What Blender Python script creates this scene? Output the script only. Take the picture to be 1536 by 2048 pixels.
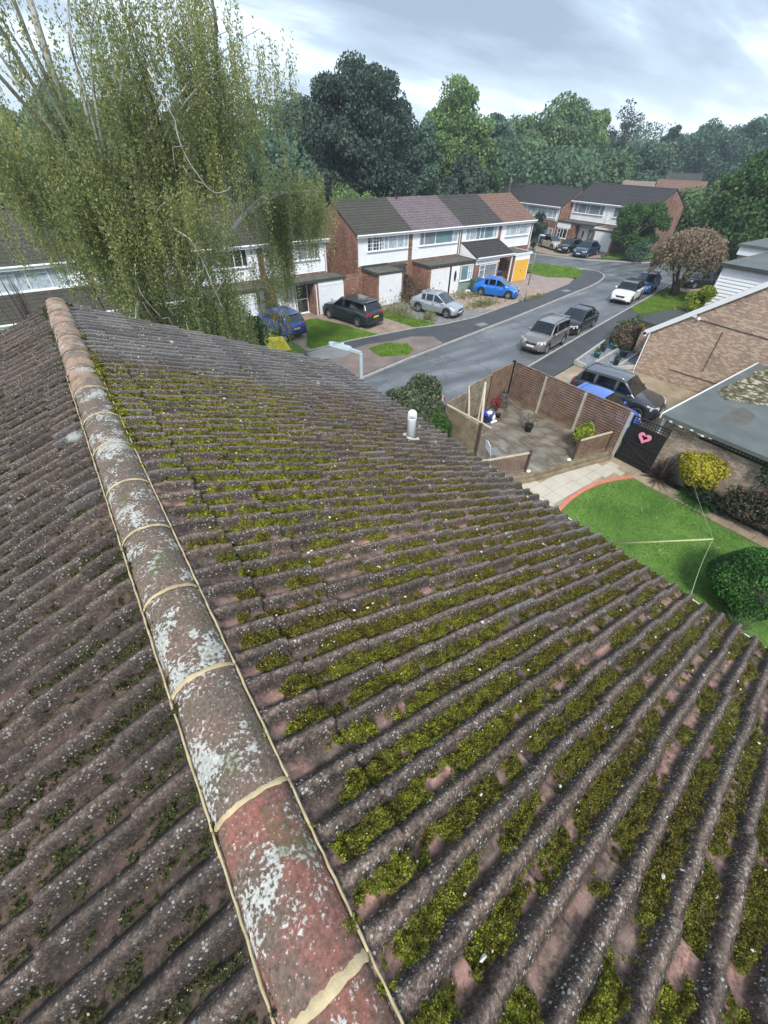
import bpy, math, random
import numpy as np
from mathutils import Vector, Matrix
R = math.radians
for _o in list(bpy.data.objects): bpy.data.objects.remove(_o)
SC = bpy.context.scene
COL = SC.collection
# ---------------------------------------------------------------- camera
CAMZ = 10.0
cam = bpy.data.cameras.new("camera"); camo = bpy.data.objects.new("camera", cam); COL.objects.link(camo)
pit, rol, yaw = R(42.0), R(1.551), R(36.558)
fw = Vector((math.sin(yaw)*math.cos(pit), math.cos(yaw)*math.cos(pit), -math.sin(pit)))
r0 = Vector((math.cos(yaw), -math.sin(yaw), 0)); u0 = r0.cross(fw)
rr = math.cos(rol)*r0 + math.sin(rol)*u0; uu = -math.sin(rol)*r0 + math.cos(rol)*u0
mw = Matrix((rr, uu, -fw)).transposed().to_4x4(); mw.translation = Vector((0, 0, CAMZ))
camo.matrix_world = mw
cam.sensor_fit = 'VERTICAL'; cam.sensor_height = 24.0; cam.lens = 24.0*810.49/2048
cam.clip_start = 0.05; cam.clip_end = 5000
SC.camera = camo
# ---------------------------------------------------------------- light
SUN_AZ, SUN_EL = R(215), R(48)       # compass azimuth (0 = +y, clockwise), elevation
w = bpy.data.worlds.new("World"); SC.world = w; w.use_nodes = True
nt = w.node_tree; N = nt.nodes; L = nt.links
for n in list(N): N.remove(n)
out = N.new('ShaderNodeOutputWorld'); bg = N.new('ShaderNodeBackground'); bg.inputs[1].default_value = 0.08
L.new(bg.outputs[0], out.inputs[0])
sky = N.new('ShaderNodeTexSky'); sky.sky_type = 'NISHITA'; sky.sun_disc = False
sky.sun_elevation = SUN_EL; sky.sun_rotation = SUN_AZ; sky.altitude = 50
tc = N.new('ShaderNodeTexCoord'); sep = N.new('ShaderNodeSeparateXYZ'); L.new(tc.outputs['Generated'], sep.inputs[0])
def wm(op, a, b=None):
    m = N.new('ShaderNodeMath'); m.operation = op
    for i, v in enumerate((a, b)):
        if v is None: continue
        if isinstance(v, (int, float)): m.inputs[i].default_value = v
        else: L.new(v, m.inputs[i])
    return m.outputs[0]
zz = wm('MAXIMUM', sep.outputs[2], 0.0); zd = wm('ADD', zz, 0.16)
cu = wm('DIVIDE', sep.outputs[0], zd); cv = wm('DIVIDE', sep.outputs[1], zd)
cmb = N.new('ShaderNodeCombineXYZ'); L.new(cu, cmb.inputs[0]); L.new(cv, cmb.inputs[1])
mp = N.new('ShaderNodeMapping'); mp.inputs['Rotation'].default_value = (0, 0, R(-35)); mp.inputs['Scale'].default_value = (0.9, 0.42, 1)
mp.inputs['Location'].default_value = (3.1, 1.4, 0)
mp.inputs['Rotation'].default_value = (0, 0, R(37)); mp.inputs['Scale'].default_value = (0.38, 0.95, 1)
L.new(cmb.outputs[0], mp.inputs[0])
nz = N.new('ShaderNodeTexNoise'); nz.inputs['Scale'].default_value = 1.0; nz.inputs['Detail'].default_value = 6
nz.inputs['Roughness'].default_value = 0.55; nz.inputs['Distortion'].default_value = 0.15; L.new(mp.outputs[0], nz.inputs['Vector'])
cr = N.new('ShaderNodeValToRGB'); L.new(nz.outputs['Fac'], cr.inputs[0])
e = cr.color_ramp.elements
e[0].position = 0.36; e[0].color = (2.0, 2.5, 3.2, 1); e[1].position = 0.63; e[1].color = (7.3, 8.2, 9.1, 1)
el = cr.color_ramp.elements.new(0.49); el.color = (3.2, 3.9, 4.8, 1)
# pale strip of thinner cloud low over the horizon
hz = N.new('ShaderNodeMapRange'); hz.inputs[1].default_value = 0.0; hz.inputs[2].default_value = 0.12
hz.inputs[3].default_value = 0.75; hz.inputs[4].default_value = 0.0; L.new(sep.outputs[2], hz.inputs[0])
mh = N.new('ShaderNodeMix'); mh.data_type = 'RGBA'; L.new(hz.outputs[0], mh.inputs[0]); L.new(cr.outputs[0], mh.inputs[6])
mh.inputs[7].default_value = (5.0, 5.9, 6.9, 1)
mx = N.new('ShaderNodeMix'); mx.data_type = 'RGBA'; mx.inputs[0].default_value = 0.9
L.new(sky.outputs[0], mx.inputs[6]); L.new(mh.outputs[2], mx.inputs[7]); L.new(mx.outputs[2], bg.inputs[0])
sl = bpy.data.lights.new("sun", 'SUN'); sl.energy = 1.5; sl.angle = R(11); sl.color = (1.0, 0.96, 0.9)
so = bpy.data.objects.new("sun", sl); COL.objects.link(so)
sd = Vector((math.sin(SUN_AZ)*math.cos(SUN_EL), math.cos(SUN_AZ)*math.cos(SUN_EL), math.sin(SUN_EL)))
so.rotation_euler = sd.to_track_quat('Z', 'Y').to_euler()
SC.view_settings.view_transform = 'Standard'; SC.view_settings.look = 'None'
SC.view_settings.exposure = 1.38; SC.view_settings.gamma = 1.0
SC.render.engine = 'CYCLES'; SC.cycles.volume_step_rate = 5; SC.cycles.max_bounces = 6
SC.cycles.volume_bounces = 0; SC.cycles.diffuse_bounces = 3; SC.cycles.transparent_max_bounces = 12
# ---------------------------------------------------------------- materials
def newmat(name):
    m = bpy.data.materials.new(name); m.use_nodes = True
    t = m.node_tree; b = t.nodes['Principled BSDF']
    return m, t, b
def node(t, typ, **kw):
    n = t.nodes.new('ShaderNode'+typ)
    for k, v in kw.items():
        if k in n.inputs: n.inputs[k].default_value = v
        else: setattr(n, k, v)
    return n
def ramp(t, fac, stops):
    c = t.nodes.new('ShaderNodeValToRGB'); t.links.new(fac, c.inputs[0]); e = c.color_ramp.elements
    e[0].position, e[0].color = stops[0][0], (*stops[0][1], 1)
    e[1].position, e[1].color = stops[-1][0], (*stops[-1][1], 1)
    for p, col in stops[1:-1]:
        k = e.new(p); k.color = (*col, 1)
    return c.outputs[0]
def mixc(t, fac, a, b, mode='MIX'):
    m = t.nodes.new('ShaderNodeMix'); m.data_type = 'RGBA'; m.blend_type = mode
    for i, v in ((0, fac), (6, a), (7, b)):
        if isinstance(v, tuple): m.inputs[i].default_value = (*v, 1) if len(v) == 3 else v
        elif isinstance(v, (int, float)): m.inputs[i].default_value = v
        else: t.links.new(v, m.inputs[i])
    return m.outputs[2]
def mth(t, op, a, b=0.5, clamp=False):
    m = t.nodes.new('ShaderNodeMath'); m.operation = op; m.use_clamp = clamp
    for i, v in ((0, a), (1, b)):
        if isinstance(v, (int, float)): m.inputs[i].default_value = v
        else: t.links.new(v, m.inputs[i])
    return m.outputs[0]
def geo_pos(t):
    return t.nodes.new('ShaderNodeNewGeometry').outputs['Position']
def bump(t, b, h, dist=0.01, strength=1.0):
    n = node(t, 'Bump'); n.inputs['Strength'].default_value = strength; n.inputs['Distance'].default_value = dist
    t.links.new(h, n.inputs['Height']); t.links.new(n.outputs[0], b.inputs['Normal'])
def dk(c, k): return tuple(v*k for v in c)
def plain(name, col, rough=0.6, var=0.18, scale=6.0, metallic=0.0, bmp=0.0, bscale=40, coat=0.0, alt=None, detail=5):
    m, t, b = newmat(name); p = geo_pos(t)
    n = node(t, 'TexNoise', Scale=scale, Detail=detail); n.inputs['Roughness'].default_value = 0.6; t.links.new(p, n.inputs['Vector'])
    c = ramp(t, n.outputs['Fac'], [(0.28, dk(col, 1-var)), (0.72, alt if alt else dk(col, 1+var))])
    t.links.new(c, b.inputs['Base Color']); b.inputs['Roughness'].default_value = rough
    b.inputs['Metallic'].default_value = metallic; b.inputs['Coat Weight'].default_value = coat; b.inputs['Coat Roughness'].default_value = 0.08
    if bmp:
        n2 = node(t, 'TexNoise', Scale=bscale, Detail=3); t.links.new(p, n2.inputs['Vector']); bump(t, b, n2.outputs['Fac'], bmp)
    return m
def wallcoord(t):
    s = node(t, 'SeparateXYZ'); t.links.new(geo_pos(t), s.inputs[0])
    c = node(t, 'CombineXYZ'); t.links.new(mth(t, 'ADD', s.outputs[0], s.outputs[1]), c.inputs[0]); t.links.new(s.outputs[2], c.inputs[1])
    return c.outputs[0]
def brick(name, c1, c2, mortar, dirt=0.35, bw=0.225, bh=0.075, ms=0.010, extra=None):
    m, t, b = newmat(name); v = wallcoord(t)
    br = node(t, 'TexBrick', Scale=1.0); br.inputs['Brick Width'].default_value = bw; br.inputs['Row Height'].default_value = bh
    br.inputs['Mortar Size'].default_value = ms; br.inputs['Color1'].default_value = (*c1, 1); br.inputs['Color2'].default_value = (*c2, 1)
    br.inputs['Mortar'].default_value = (*mortar, 1); br.inputs['Bias'].default_value = -0.1; t.links.new(v, br.inputs['Vector'])
    n = node(t, 'TexNoise', Scale=1.3, Detail=6); t.links.new(geo_pos(t), n.inputs['Vector'])
    n2 = node(t, 'TexNoise', Scale=11, Detail=3); t.links.new(geo_pos(t), n2.inputs['Vector'])
    c = mixc(t, 1.0, br.outputs['Color'], ramp(t, n.outputs['Fac'], [(0.3, (1-dirt,)*3), (0.65, (1.12,)*3)]), 'MULTIPLY')
    c = mixc(t, 1.0, c, ramp(t, n2.outputs['Fac'], [(0.3, (0.72,)*3), (0.7, (1.25,)*3)]), 'MULTIPLY')
    if extra:   # pale headers scattered through the wall
        br2 = node(t, 'TexBrick', Scale=1.0); br2.inputs['Brick Width'].default_value = bw; br2.inputs['Row Height'].default_value = bh
        br2.inputs['Mortar Size'].default_value = 0; br2.inputs['Color1'].default_value = (0, 0, 0, 1); br2.inputs['Color2'].default_value = (1, 1, 1, 1)
        t.links.new(v, br2.inputs['Vector'])
        f = mth(t, 'GREATER_THAN', br2.outputs['Color'], extra[0]); c = mixc(t, mth(t, 'MULTIPLY', f, mth(t, 'SUBTRACT', 1.0, br.outputs['Fac'])), c, extra[1])
    t.links.new(c, b.inputs['Base Color']); b.inputs['Roughness'].default_value = 0.9
    bump(t, b, mth(t, 'SUBTRACT', 1.0, br.outputs['Fac']), 0.006)
    return m
def foliage(name, stops, transl=0.35, clump=1.2, rough=0.55, yellow=None):
    m, t, b = newmat(name); g = t.nodes.new('ShaderNodeNewGeometry')
    n = node(t, 'TexNoise', Scale=clump, Detail=3); t.links.new(g.outputs['Position'], n.inputs['Vector'])
    f = mth(t, 'ADD', mth(t, 'MULTIPLY', g.outputs['Random Per Island'], 0.55), mth(t, 'MULTIPLY', mth(t, 'SUBTRACT', n.outputs['Fac'], 0.28), 1.1), True)
    c = ramp(t, f, stops)
    if yellow:
        c = mixc(t, mth(t, 'GREATER_THAN', g.outputs['Random Per Island'], 1-yellow[0]), c, yellow[1])
    b.inputs['Roughness'].default_value = rough; b.inputs['Specular IOR Level'].default_value = 0.3
    t.links.new(c, b.inputs['Base Color'])
    tr = t.nodes.new('ShaderNodeBsdfTranslucent'); t.links.new(c, tr.inputs[0])
    mxs = t.nodes.new('ShaderNodeMixShader'); mxs.inputs[0].default_value = transl
    t.links.new(b.outputs[0], mxs.inputs[1]); t.links.new(tr.outputs[0], mxs.inputs[2])
    t.links.new(mxs.outputs[0], t.nodes['Material Output'].inputs[0])
    return m
def rooftile(name, c1, c2, moss=0.0, mosscol=(0.07, 0.075, 0.03), band=0.0):
    m, t, b = newmat(name); p = geo_pos(t); v = wallcoord(t)
    s = node(t, 'SeparateXYZ'); t.links.new(p, s.inputs[0])
    n = node(t, 'TexNoise', Scale=9, Detail=5); t.links.new(p, n.inputs['Vector'])
    n1 = node(t, 'TexNoise', Scale=0.9, Detail=5); t.links.new(p, n1.inputs['Vector'])
    br = node(t, 'TexBrick', Scale=1.0); br.inputs['Brick Width'].default_value = 0.3; br.inputs['Row Height'].default_value = 0.145
    br.inputs['Mortar Size'].default_value = 0.004; br.inputs['Color1'].default_value = (*c1, 1); br.inputs['Color2'].default_value = (*c2, 1)
    br.inputs['Mortar'].default_value = (*dk(c1, 0.5), 1); t.links.new(v, br.inputs['Vector'])
    c = mixc(t, 1.0, br.outputs['Color'], ramp(t, n.outputs['Fac'], [(0.3, (0.6,)*3), (0.7, (1.4,)*3)]), 'MULTIPLY')
    if moss: c = mixc(t, ramp(t, n1.outputs['Fac'], [(0.45, (0,)*3), (0.7, (moss,)*3)]), c, mosscol)
    sp = node(t, 'TexVoronoi', Scale=5.0); t.links.new(p, sp.inputs['Vector'])
    c = mixc(t, mth(t, 'MULTIPLY', mth(t, 'LESS_THAN', sp.outputs['Distance'], 0.1), 0.45), c, (0.35, 0.36, 0.33))
    t.links.new(c, b.inputs['Base Color']); b.inputs['Roughness'].default_value = 0.85
    return m
MT = {}
MT['white'] = plain('white_paint', (0.78, 0.80, 0.82), 0.35, 0.06, 2.5)
MT['upvc'] = plain('white_plastic', (0.82, 0.84, 0.85), 0.25, 0.03, 4)
MT['clad'] = plain('white_cladding', (0.82, 0.84, 0.86), 0.4, 0.07, 1.2)
MT['brick'] = brick('red_brick', (0.30, 0.125, 0.075), (0.20, 0.085, 0.06), (0.27, 0.22, 0.18), extra=(0.93, (0.42, 0.27, 0.19)))
MT['brickpale'] = brick('pale_buff_brick', (0.43, 0.285, 0.20), (0.33, 0.215, 0.155), (0.38, 0.32, 0.26), 0.12, extra=(0.68, (0.56, 0.43, 0.32)))
MT['brickcream'] = brick('cream_brick', (0.42, 0.32, 0.24), (0.33, 0.25, 0.19), (0.30, 0.27, 0.23), 0.3, extra=(0.75, (0.52, 0.43, 0.34)))
MT['tile_brown'] = rooftile('brown_roof_tile', (0.062, 0.055, 0.047), (0.05, 0.045, 0.038), 0.55, (0.055, 0.06, 0.028))
MT['tile_purple'] = rooftile('purple_roof_tile', (0.16, 0.125, 0.135), (0.13, 0.10, 0.115))
MT['tile_dark'] = rooftile('dark_roof_tile', (0.058, 0.052, 0.05), (0.044, 0.04, 0.038), 0.3)
MT['tile_red'] = rooftile('red_brown_roof_tile', (0.20, 0.115, 0.085), (0.16, 0.095, 0.07))
MT['tile_black'] = rooftile('slate_black_roof_tile', (0.045, 0.04, 0.042), (0.035, 0.033, 0.036))
MT['tile_buff'] = rooftile('buff_roof_tile', (0.26, 0.2, 0.16), (0.22, 0.17, 0.14))
MT['felt'] = plain('mossy_roof_felt', (0.085, 0.08, 0.065), 0.9, 0.5, 3.0, alt=(0.15, 0.14, 0.115), bmp=0.01)
MT['feltgrey'] = plain('grey_roof_felt', (0.105, 0.122, 0.118), 0.7, 0.3, 0.8, bmp=0.004, bscale=60)
MT['fascia'] = plain('dark_fascia', (0.05, 0.055, 0.05), 0.7, 0.3)
MT['asphalt'] = plain('road_asphalt', (0.105, 0.115, 0.125), 0.4, 0.28, 0.35, bmp=0.006, bscale=160, detail=8)
def roadmat():
    m, t, b = newmat('worn_wet_asphalt'); p = geo_pos(t)
    mp = node(t, 'Mapping'); mp.inputs['Rotation'].default_value = (0, 0, R(-11)); mp.inputs['Scale'].default_value = (0.10, 0.55, 1); t.links.new(p, mp.inputs[0])
    a = node(t, 'TexNoise', Scale=1.6, Detail=7); t.links.new(mp.outputs[0], a.inputs['Vector']); a2 = node(t, 'TexNoise', Scale=0.45, Detail=8); a2.inputs['Roughness'].default_value = 0.7; t.links.new(p, a2.inputs['Vector'])
    a3 = node(t, 'TexNoise', Scale=38, Detail=4); t.links.new(p, a3.inputs['Vector'])
    c = ramp(t, a.outputs['Fac'], [(0.32, (0.075, 0.082, 0.09)), (0.5, (0.115, 0.124, 0.134)), (0.68, (0.18, 0.19, 0.20))])
    c = mixc(t, 1.0, c, ramp(t, a2.outputs['Fac'], [(0.35, (0.72,)*3), (0.68, (1.38,)*3)]), 'MULTIPLY'); c = mixc(t, 1.0, c, ramp(t, a3.outputs['Fac'], [(0.3, (0.8,)*3), (0.7, (1.2,)*3)]), 'MULTIPLY')
    cr_ = node(t, 'TexVoronoi', Scale=0.33); cr_.feature = 'DISTANCE_TO_EDGE'; n4 = node(t, 'TexNoise', Scale=1.5, Detail=4); t.links.new(p, n4.inputs['Vector'])
    va = t.nodes.new('ShaderNodeVectorMath'); va.operation = 'ADD'; t.links.new(p, va.inputs[0]); t.links.new(n4.outputs['Color'], va.inputs[1]); t.links.new(va.outputs[0], cr_.inputs['Vector'])
    c = mixc(t, mth(t, 'MULTIPLY', mth(t, 'LESS_THAN', cr_.outputs['Distance'], 0.008), 0.6), c, (0.03, 0.03, 0.032))
    t.links.new(c, b.inputs['Base Color']); t.links.new(ramp(t, a2.outputs['Fac'], [(0.35, (0.28,)*3), (0.65, (0.62,)*3)]), b.inputs['Roughness']); bump(t, b, a3.outputs['Fac'], 0.006); return m
MT['asphalt'] = roadmat()
MT['path'] = plain('pavement_asphalt', (0.055, 0.057, 0.062), 0.6, 0.25, 0.9, bmp=0.004, bscale=150, detail=8)
MT['patch'] = plain('worn_pavement', (0.17, 0.13, 0.115), 0.7, 0.3, 0.8, alt=(0.24, 0.19, 0.165), bmp=0.004, detail=9)
MT['patchgrey'] = plain('grey_pavement_patch', (0.20, 0.205, 0.205), 0.6, 0.15, 1.0, detail=8)
MT['kerb'] = plain('kerb_concrete', (0.36, 0.35, 0.33), 0.8, 0.25, 3)
MT['gravelbeige'] = plain('beige_gravel', (0.31, 0.235, 0.18), 0.9, 0.35, 1.4, bmp=0.03, bscale=60, detail=12)
MT['gravelpink'] = plain('pinkish_gravel', (0.36, 0.27, 0.215), 0.9, 0.3, 2.2, bmp=0.03, bscale=60, detail=12)
MT['gravelgrey'] = plain('grey_gravel', (0.22, 0.22, 0.215), 0.9, 0.35, 3, bmp=0.03, bscale=60, detail=12)
MT['blockpave'] = plain('pink_block_paving', (0.30, 0.235, 0.215), 0.8, 0.2, 1.5, bmp=0.006, bscale=30, detail=10)
MT['slate'] = plain('blue_slate_chips', (0.15, 0.17, 0.20), 0.6, 0.6, 8, bmp=0.05, bscale=18, alt=(0.34, 0.37, 0.41), detail=10)
MT['soil'] = plain('dark_soil', (0.04, 0.032, 0.025), 0.95, 0.4, 5, bmp=0.03)
MT['earth'] = plain('ground_earth', (0.06, 0.08, 0.04), 0.95, 0.4, 0.4)
MT['grass'] = plain('lawn_grass', (0.10, 0.20, 0.022), 0.9, 0.35, 1.1, alt=(0.17, 0.31, 0.035), bmp=0.05, bscale=50, detail=12)
MT['grassrich'] = plain('rich_lawn_grass', (0.09, 0.215, 0.025), 0.9, 0.35, 0.7, alt=(0.19, 0.33, 0.06), bmp=0.05, bscale=50, detail=12)
MT['concrete'] = plain('concrete', (0.42, 0.40, 0.36), 0.85, 0.18, 3, bmp=0.004)
MT['slab'] = plain('patio_slab', (0.50, 0.455, 0.375), 0.8, 0.12, 1.6, bmp=0.003, detail=9)
MT['slabdirty'] = plain('dirty_path_slab', (0.30, 0.235, 0.155), 0.85, 0.35, 1.3, alt=(0.46, 0.36, 0.25), bmp=0.004, detail=9)
MT['terracotta'] = plain('terracotta_edging', (0.55, 0.20, 0.13), 0.8, 0.15, 5)
MT['trellis'] = plain('brown_trellis_wood', (0.20, 0.12, 0.078), 0.85, 0.3, 3, alt=(0.34, 0.22, 0.15))
MT['trellisold'] = plain('weathered_trellis_wood', (0.21, 0.16, 0.10), 0.85, 0.35, 3, alt=(0.33, 0.27, 0.17))
MT['darkwood'] = plain('dark_wood', (0.075, 0.05, 0.036), 0.8, 0.4, 4)
MT['palewood'] = plain('pale_wood', (0.47, 0.40, 0.31), 0.8, 0.15, 4)
MT['black'] = plain('black_paint', (0.012, 0.012, 0.014), 0.5, 0.3)
MT['blackwood'] = plain('black_stained_boards', (0.008, 0.008, 0.009), 0.7, 0.5, 3)
MT['pot'] = plain('black_plastic_pot', (0.02, 0.022, 0.022), 0.45, 0.2)
MT['bluepot'] = plain('cobalt_glazed_pot', (0.02, 0.05, 0.36), 0.15, 0.2, coat=0.6)
MT['navypot'] = plain('navy_glazed_pot', (0.012, 0.015, 0.08), 0.2, 0.3, coat=0.5)
MT['tealpot'] = plain('teal_glazed_pot', (0.03, 0.17, 0.20), 0.2, 0.3, coat=0.5)
MT['stone'] = plain('dark_statue_stone', (0.07, 0.07, 0.062), 0.8, 0.4, 15)
MT['yellow'] = plain('yellow_sheet', (0.85, 0.68, 0.03), 0.4, 0.12, 6)
MT['yellowdoor'] = plain('yellow_door_paint', (0.80, 0.47, 0.06), 0.45, 0.05, 2)
MT['galv'] = plain('pale_blue_grey_lamp_paint', (0.42, 0.50, 0.55), 0.45, 0.1, 8)
MT['lampgrey'] = plain('grey_lamp_post', (0.25, 0.26, 0.26), 0.5, 0.15)
MT['barkbirch'] = plain('birch_bark', (0.42, 0.40, 0.36), 0.8, 0.5, 3.5, alt=(0.62, 0.60, 0.55), bmp=0.01)
MT['barkbirchdark'] = plain('rough_birch_trunk', (0.07, 0.055, 0.045), 0.9, 0.5, 4, alt=(0.26, 0.23, 0.2), bmp=0.02)
MT['bark'] = plain('dark_bark', (0.075, 0.06, 0.048), 0.9, 0.4, 4, bmp=0.02)
MT['twig'] = plain('pinkish_twigs', (0.27, 0.19, 0.15), 0.9, 0.35, 5)
MT['rubber'] = plain('tyre_rubber', (0.02, 0.02, 0.021), 0.75, 0.2)
MT['alloy'] = plain('alloy_rim', (0.5, 0.51, 0.52), 0.3, 0.1, metallic=0.7)
MT['alloydark'] = plain('dark_alloy_rim', (0.12, 0.12, 0.125), 0.3, 0.1, metallic=0.6)
MT['trim'] = plain('black_plastic_trim', (0.025, 0.026, 0.028), 0.55, 0.15)
MT['chrome'] = plain('silver_trim', (0.6, 0.61, 0.62), 0.22, 0.05, metallic=0.9)
MT['redlens'] = plain('red_lamp_lens', (0.35, 0.02, 0.02), 0.15, 0.1, coat=0.7)
MT['clearlens'] = plain('headlamp_lens', (0.55, 0.58, 0.60), 0.12, 0.1, coat=0.7)
MT['plate_y'] = plain('yellow_number_plate', (0.75, 0.56, 0.05), 0.4, 0.05)
MT['plate_w'] = plain('white_number_plate', (0.78, 0.78, 0.76), 0.4, 0.05)
MT['pink'] = plain('pink_woven_heart', (0.85, 0.28, 0.42), 0.7, 0.2, 30)
MT['mortar'] = plain('cream_ridge_mortar', (0.47, 0.385, 0.225), 0.85, 0.28, 22, bmp=0.0015, bscale=220)
MT['vent'] = plain('white_vent_plastic', (0.80, 0.83, 0.84), 0.35, 0.05, 8)
MT['curtain'] = plain('net_curtain', (0.66, 0.70, 0.72), 0.9, 0.3, 5)
MT['curtaingrey'] = plain('grey_curtain', (0.34, 0.36, 0.375), 0.9, 0.3, 4)
MT['curtainteal'] = plain('teal_blind', (0.25, 0.38, 0.40), 0.8, 0.15, 2)
MT['curtaindark'] = plain('dark_room', (0.025, 0.028, 0.032), 0.9, 0.5, 2)
MT['curtainred'] = plain('red_brown_curtain', (0.20, 0.06, 0.045), 0.9, 0.3, 4)
MT['bingreen'] = plain('green_bin_plastic', (0.03, 0.10, 0.05), 0.5, 0.1)
MT['binblue'] = plain('blue_bin_lid', (0.02, 0.08, 0.32), 0.5, 0.1)
MT['whitecloth'] = plain('white_cloth', (0.78, 0.80, 0.82), 0.8, 0.1)
MT['orange'] = plain('orange_sheet', (0.75, 0.20, 0.06), 0.6, 0.1)
MT['jointdirt'] = plain('joint_dirt', (0.14, 0.12, 0.085), 0.95, 0.3)
def glassmat(name, tint=(0.02, 0.025, 0.03), refl=0.35):
    m = bpy.data.materials.new(name); m.use_nodes = True; t = m.node_tree; t.nodes.clear()
    o = t.nodes.new('ShaderNodeOutputMaterial'); g = t.nodes.new('ShaderNodeBsdfGlossy'); g.inputs['Roughness'].default_value = 0.03
    g.inputs['Color'].default_value = (0.9, 0.95, 1, 1)
    tr = t.nodes.new('ShaderNodeBsdfTransparent'); tr.inputs[0].default_value = (*tint, 1)
    mx = t.nodes.new('ShaderNodeMixShader'); lw = t.nodes.new('ShaderNodeLayerWeight')
    f = mth(t, 'MULTIPLY_ADD', mth(t, 'POWER', lw.outputs[1], 3.5), 0.7); t.nodes[-1].inputs[2].default_value = refl
    t.links.new(f, mx.inputs[0]); t.links.new(tr.outputs[0], mx.inputs[1]); t.links.new(g.outputs[0], mx.inputs[2])
    t.links.new(mx.outputs[0], o.inputs[0]); return m
MT['pane'] = glassmat('window_glass', (0.93, 0.95, 0.96), 0.07)
MT['carglass'] = glassmat('car_glass', (0.20, 0.23, 0.24), 0.10)
def deckmat():
    m, t, b = newmat('wet_deck_boards'); p = geo_pos(t); s = node(t, 'SeparateXYZ'); t.links.new(p, s.inputs[0])
    n = node(t, 'TexNoise', Scale=0.9, Detail=7); t.links.new(p, n.inputs['Vector'])
    mp = node(t, 'Mapping'); mp.inputs['Scale'].default_value = (9, 0.6, 1); t.links.new(p, mp.inputs[0])
    n2 = node(t, 'TexNoise', Scale=2, Detail=5); t.links.new(mp.outputs[0], n2.inputs['Vector'])
    c = ramp(t, n.outputs['Fac'], [(0.36, (0.23, 0.21, 0.175)), (0.5, (0.135, 0.105, 0.072)), (0.68, (0.30, 0.28, 0.24))])
    c = mixc(t, 1.0, c, ramp(t, n2.outputs['Fac'], [(0.3, (0.65,)*3), (0.7, (1.35,)*3)]), 'MULTIPLY')
    t.links.new(c, b.inputs['Base Color']); b.inputs['Roughness'].default_value = 0.42
    return m
MT['deck'] = deckmat()
def carpaint(name, col, metallic=0.35):
    m, t, b = newmat(name); p = geo_pos(t)
    n = node(t, 'TexNoise', Scale=1.5, Detail=4); t.links.new(p, n.inputs['Vector'])
    t.links.new(ramp(t, n.outputs['Fac'], [(0.3, dk(col, 0.9)), (0.7, dk(col, 1.08))]), b.inputs['Base Color'])
    b.inputs['Metallic'].default_value = metallic; b.inputs['Roughness'].default_value = 0.35
    b.inputs['Coat Weight'].default_value = 0.9; b.inputs['Coat Roughness'].default_value = 0.04
    return m
# foliage
FO = {}
FO['birch'] = foliage('birch_leaves', [(0.0, (0.12, 0.165, 0.07)), (0.45, (0.26, 0.315, 0.125)), (1.0, (0.52, 0.53, 0.20))], 0.5, 0.35, yellow=(0.035, (0.45, 0.34, 0.07)))
FO['dark'] = foliage('dark_tree_leaves', [(0.0, (0.025, 0.045, 0.034)), (0.5, (0.055, 0.09, 0.066)), (1.0, (0.12, 0.165, 0.11))], 0.25, 0.4)
FO['mid'] = foliage('green_tree_leaves', [(0.0, (0.05, 0.095, 0.04)), (0.5, (0.12, 0.195, 0.085)), (1.0, (0.24, 0.345, 0.14))], 0.3, 0.3)
FO['light'] = foliage('pale_green_tree_leaves', [(0.0, (0.07, 0.13, 0.045)), (0.5, (0.17, 0.265, 0.09)), (1.0, (0.33, 0.45, 0.16))], 0.35, 0.3)
FO['blue'] = foliage('bluish_tree_leaves', [(0.0, (0.04, 0.08, 0.058)), (0.5, (0.09, 0.16, 0.105)), (1.0, (0.17, 0.265, 0.165))], 0.3, 0.25)
FO['bush'] = foliage('bush_leaves', [(0.0, (0.03, 0.07, 0.02)), (0.5, (0.06, 0.13, 0.03)), (1.0, (0.12, 0.21, 0.05))], 0.3, 1.5)
FO['greybush'] = foliage('grey_green_leaves', [(0.0, (0.05, 0.07, 0.04)), (0.5, (0.10, 0.135, 0.07)), (1.0, (0.24, 0.27, 0.17))], 0.3, 2.0)
FO['yellow'] = foliage('golden_leaves', [(0.0, (0.12, 0.14, 0.02)), (0.45, (0.36, 0.33, 0.03)), (1.0, (0.68, 0.58, 0.07))], 0.3, 3.0)
FO['lime'] = foliage('lime_leaves', [(0.0, (0.10, 0.15, 0.02)), (0.5, (0.23, 0.30, 0.03)), (1.0, (0.42, 0.48, 0.06))], 0.35, 2.5)
FO['topiary'] = foliage('topiary_leaves', [(0.0, (0.02, 0.065, 0.015)), (0.5, (0.045, 0.14, 0.025)), (1.0, (0.11, 0.26, 0.045))], 0.2, 3.0)
FO['brown'] = foliage('browning_leaves', [(0.0, (0.15, 0.115, 0.07)), (0.5, (0.29, 0.215, 0.14)), (1.0, (0.46, 0.34, 0.24))], 0.3, 0.5)
FO['hedgebrown'] = foliage('brown_hedge_leaves', [(0.0, (0.055, 0.04, 0.025)), (0.5, (0.115, 0.085, 0.05)), (1.0, (0.19, 0.15, 0.095))], 0.2, 1.5)
FO['purple'] = foliage('purple_strap_leaves', [(0.0, (0.04, 0.028, 0.026)), (0.5, (0.10, 0.07, 0.06)), (1.0, (0.22, 0.17, 0.14))], 0.2, 5)
FO['ivy'] = foliage('dark_ivy_leaves', [(0.0, (0.012, 0.022, 0.012)), (0.5, (0.03, 0.05, 0.025)), (1.0, (0.10, 0.13, 0.08))], 0.2, 3)
FO['rose'] = foliage('rose_bush_leaves', [(0.0, (0.03, 0.03, 0.015)), (0.5, (0.07, 0.075, 0.04)), (1.0, (0.16, 0.15, 0.10))], 0.2, 3, yellow=(0.012, (0.55, 0.05, 0.09)))
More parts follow.
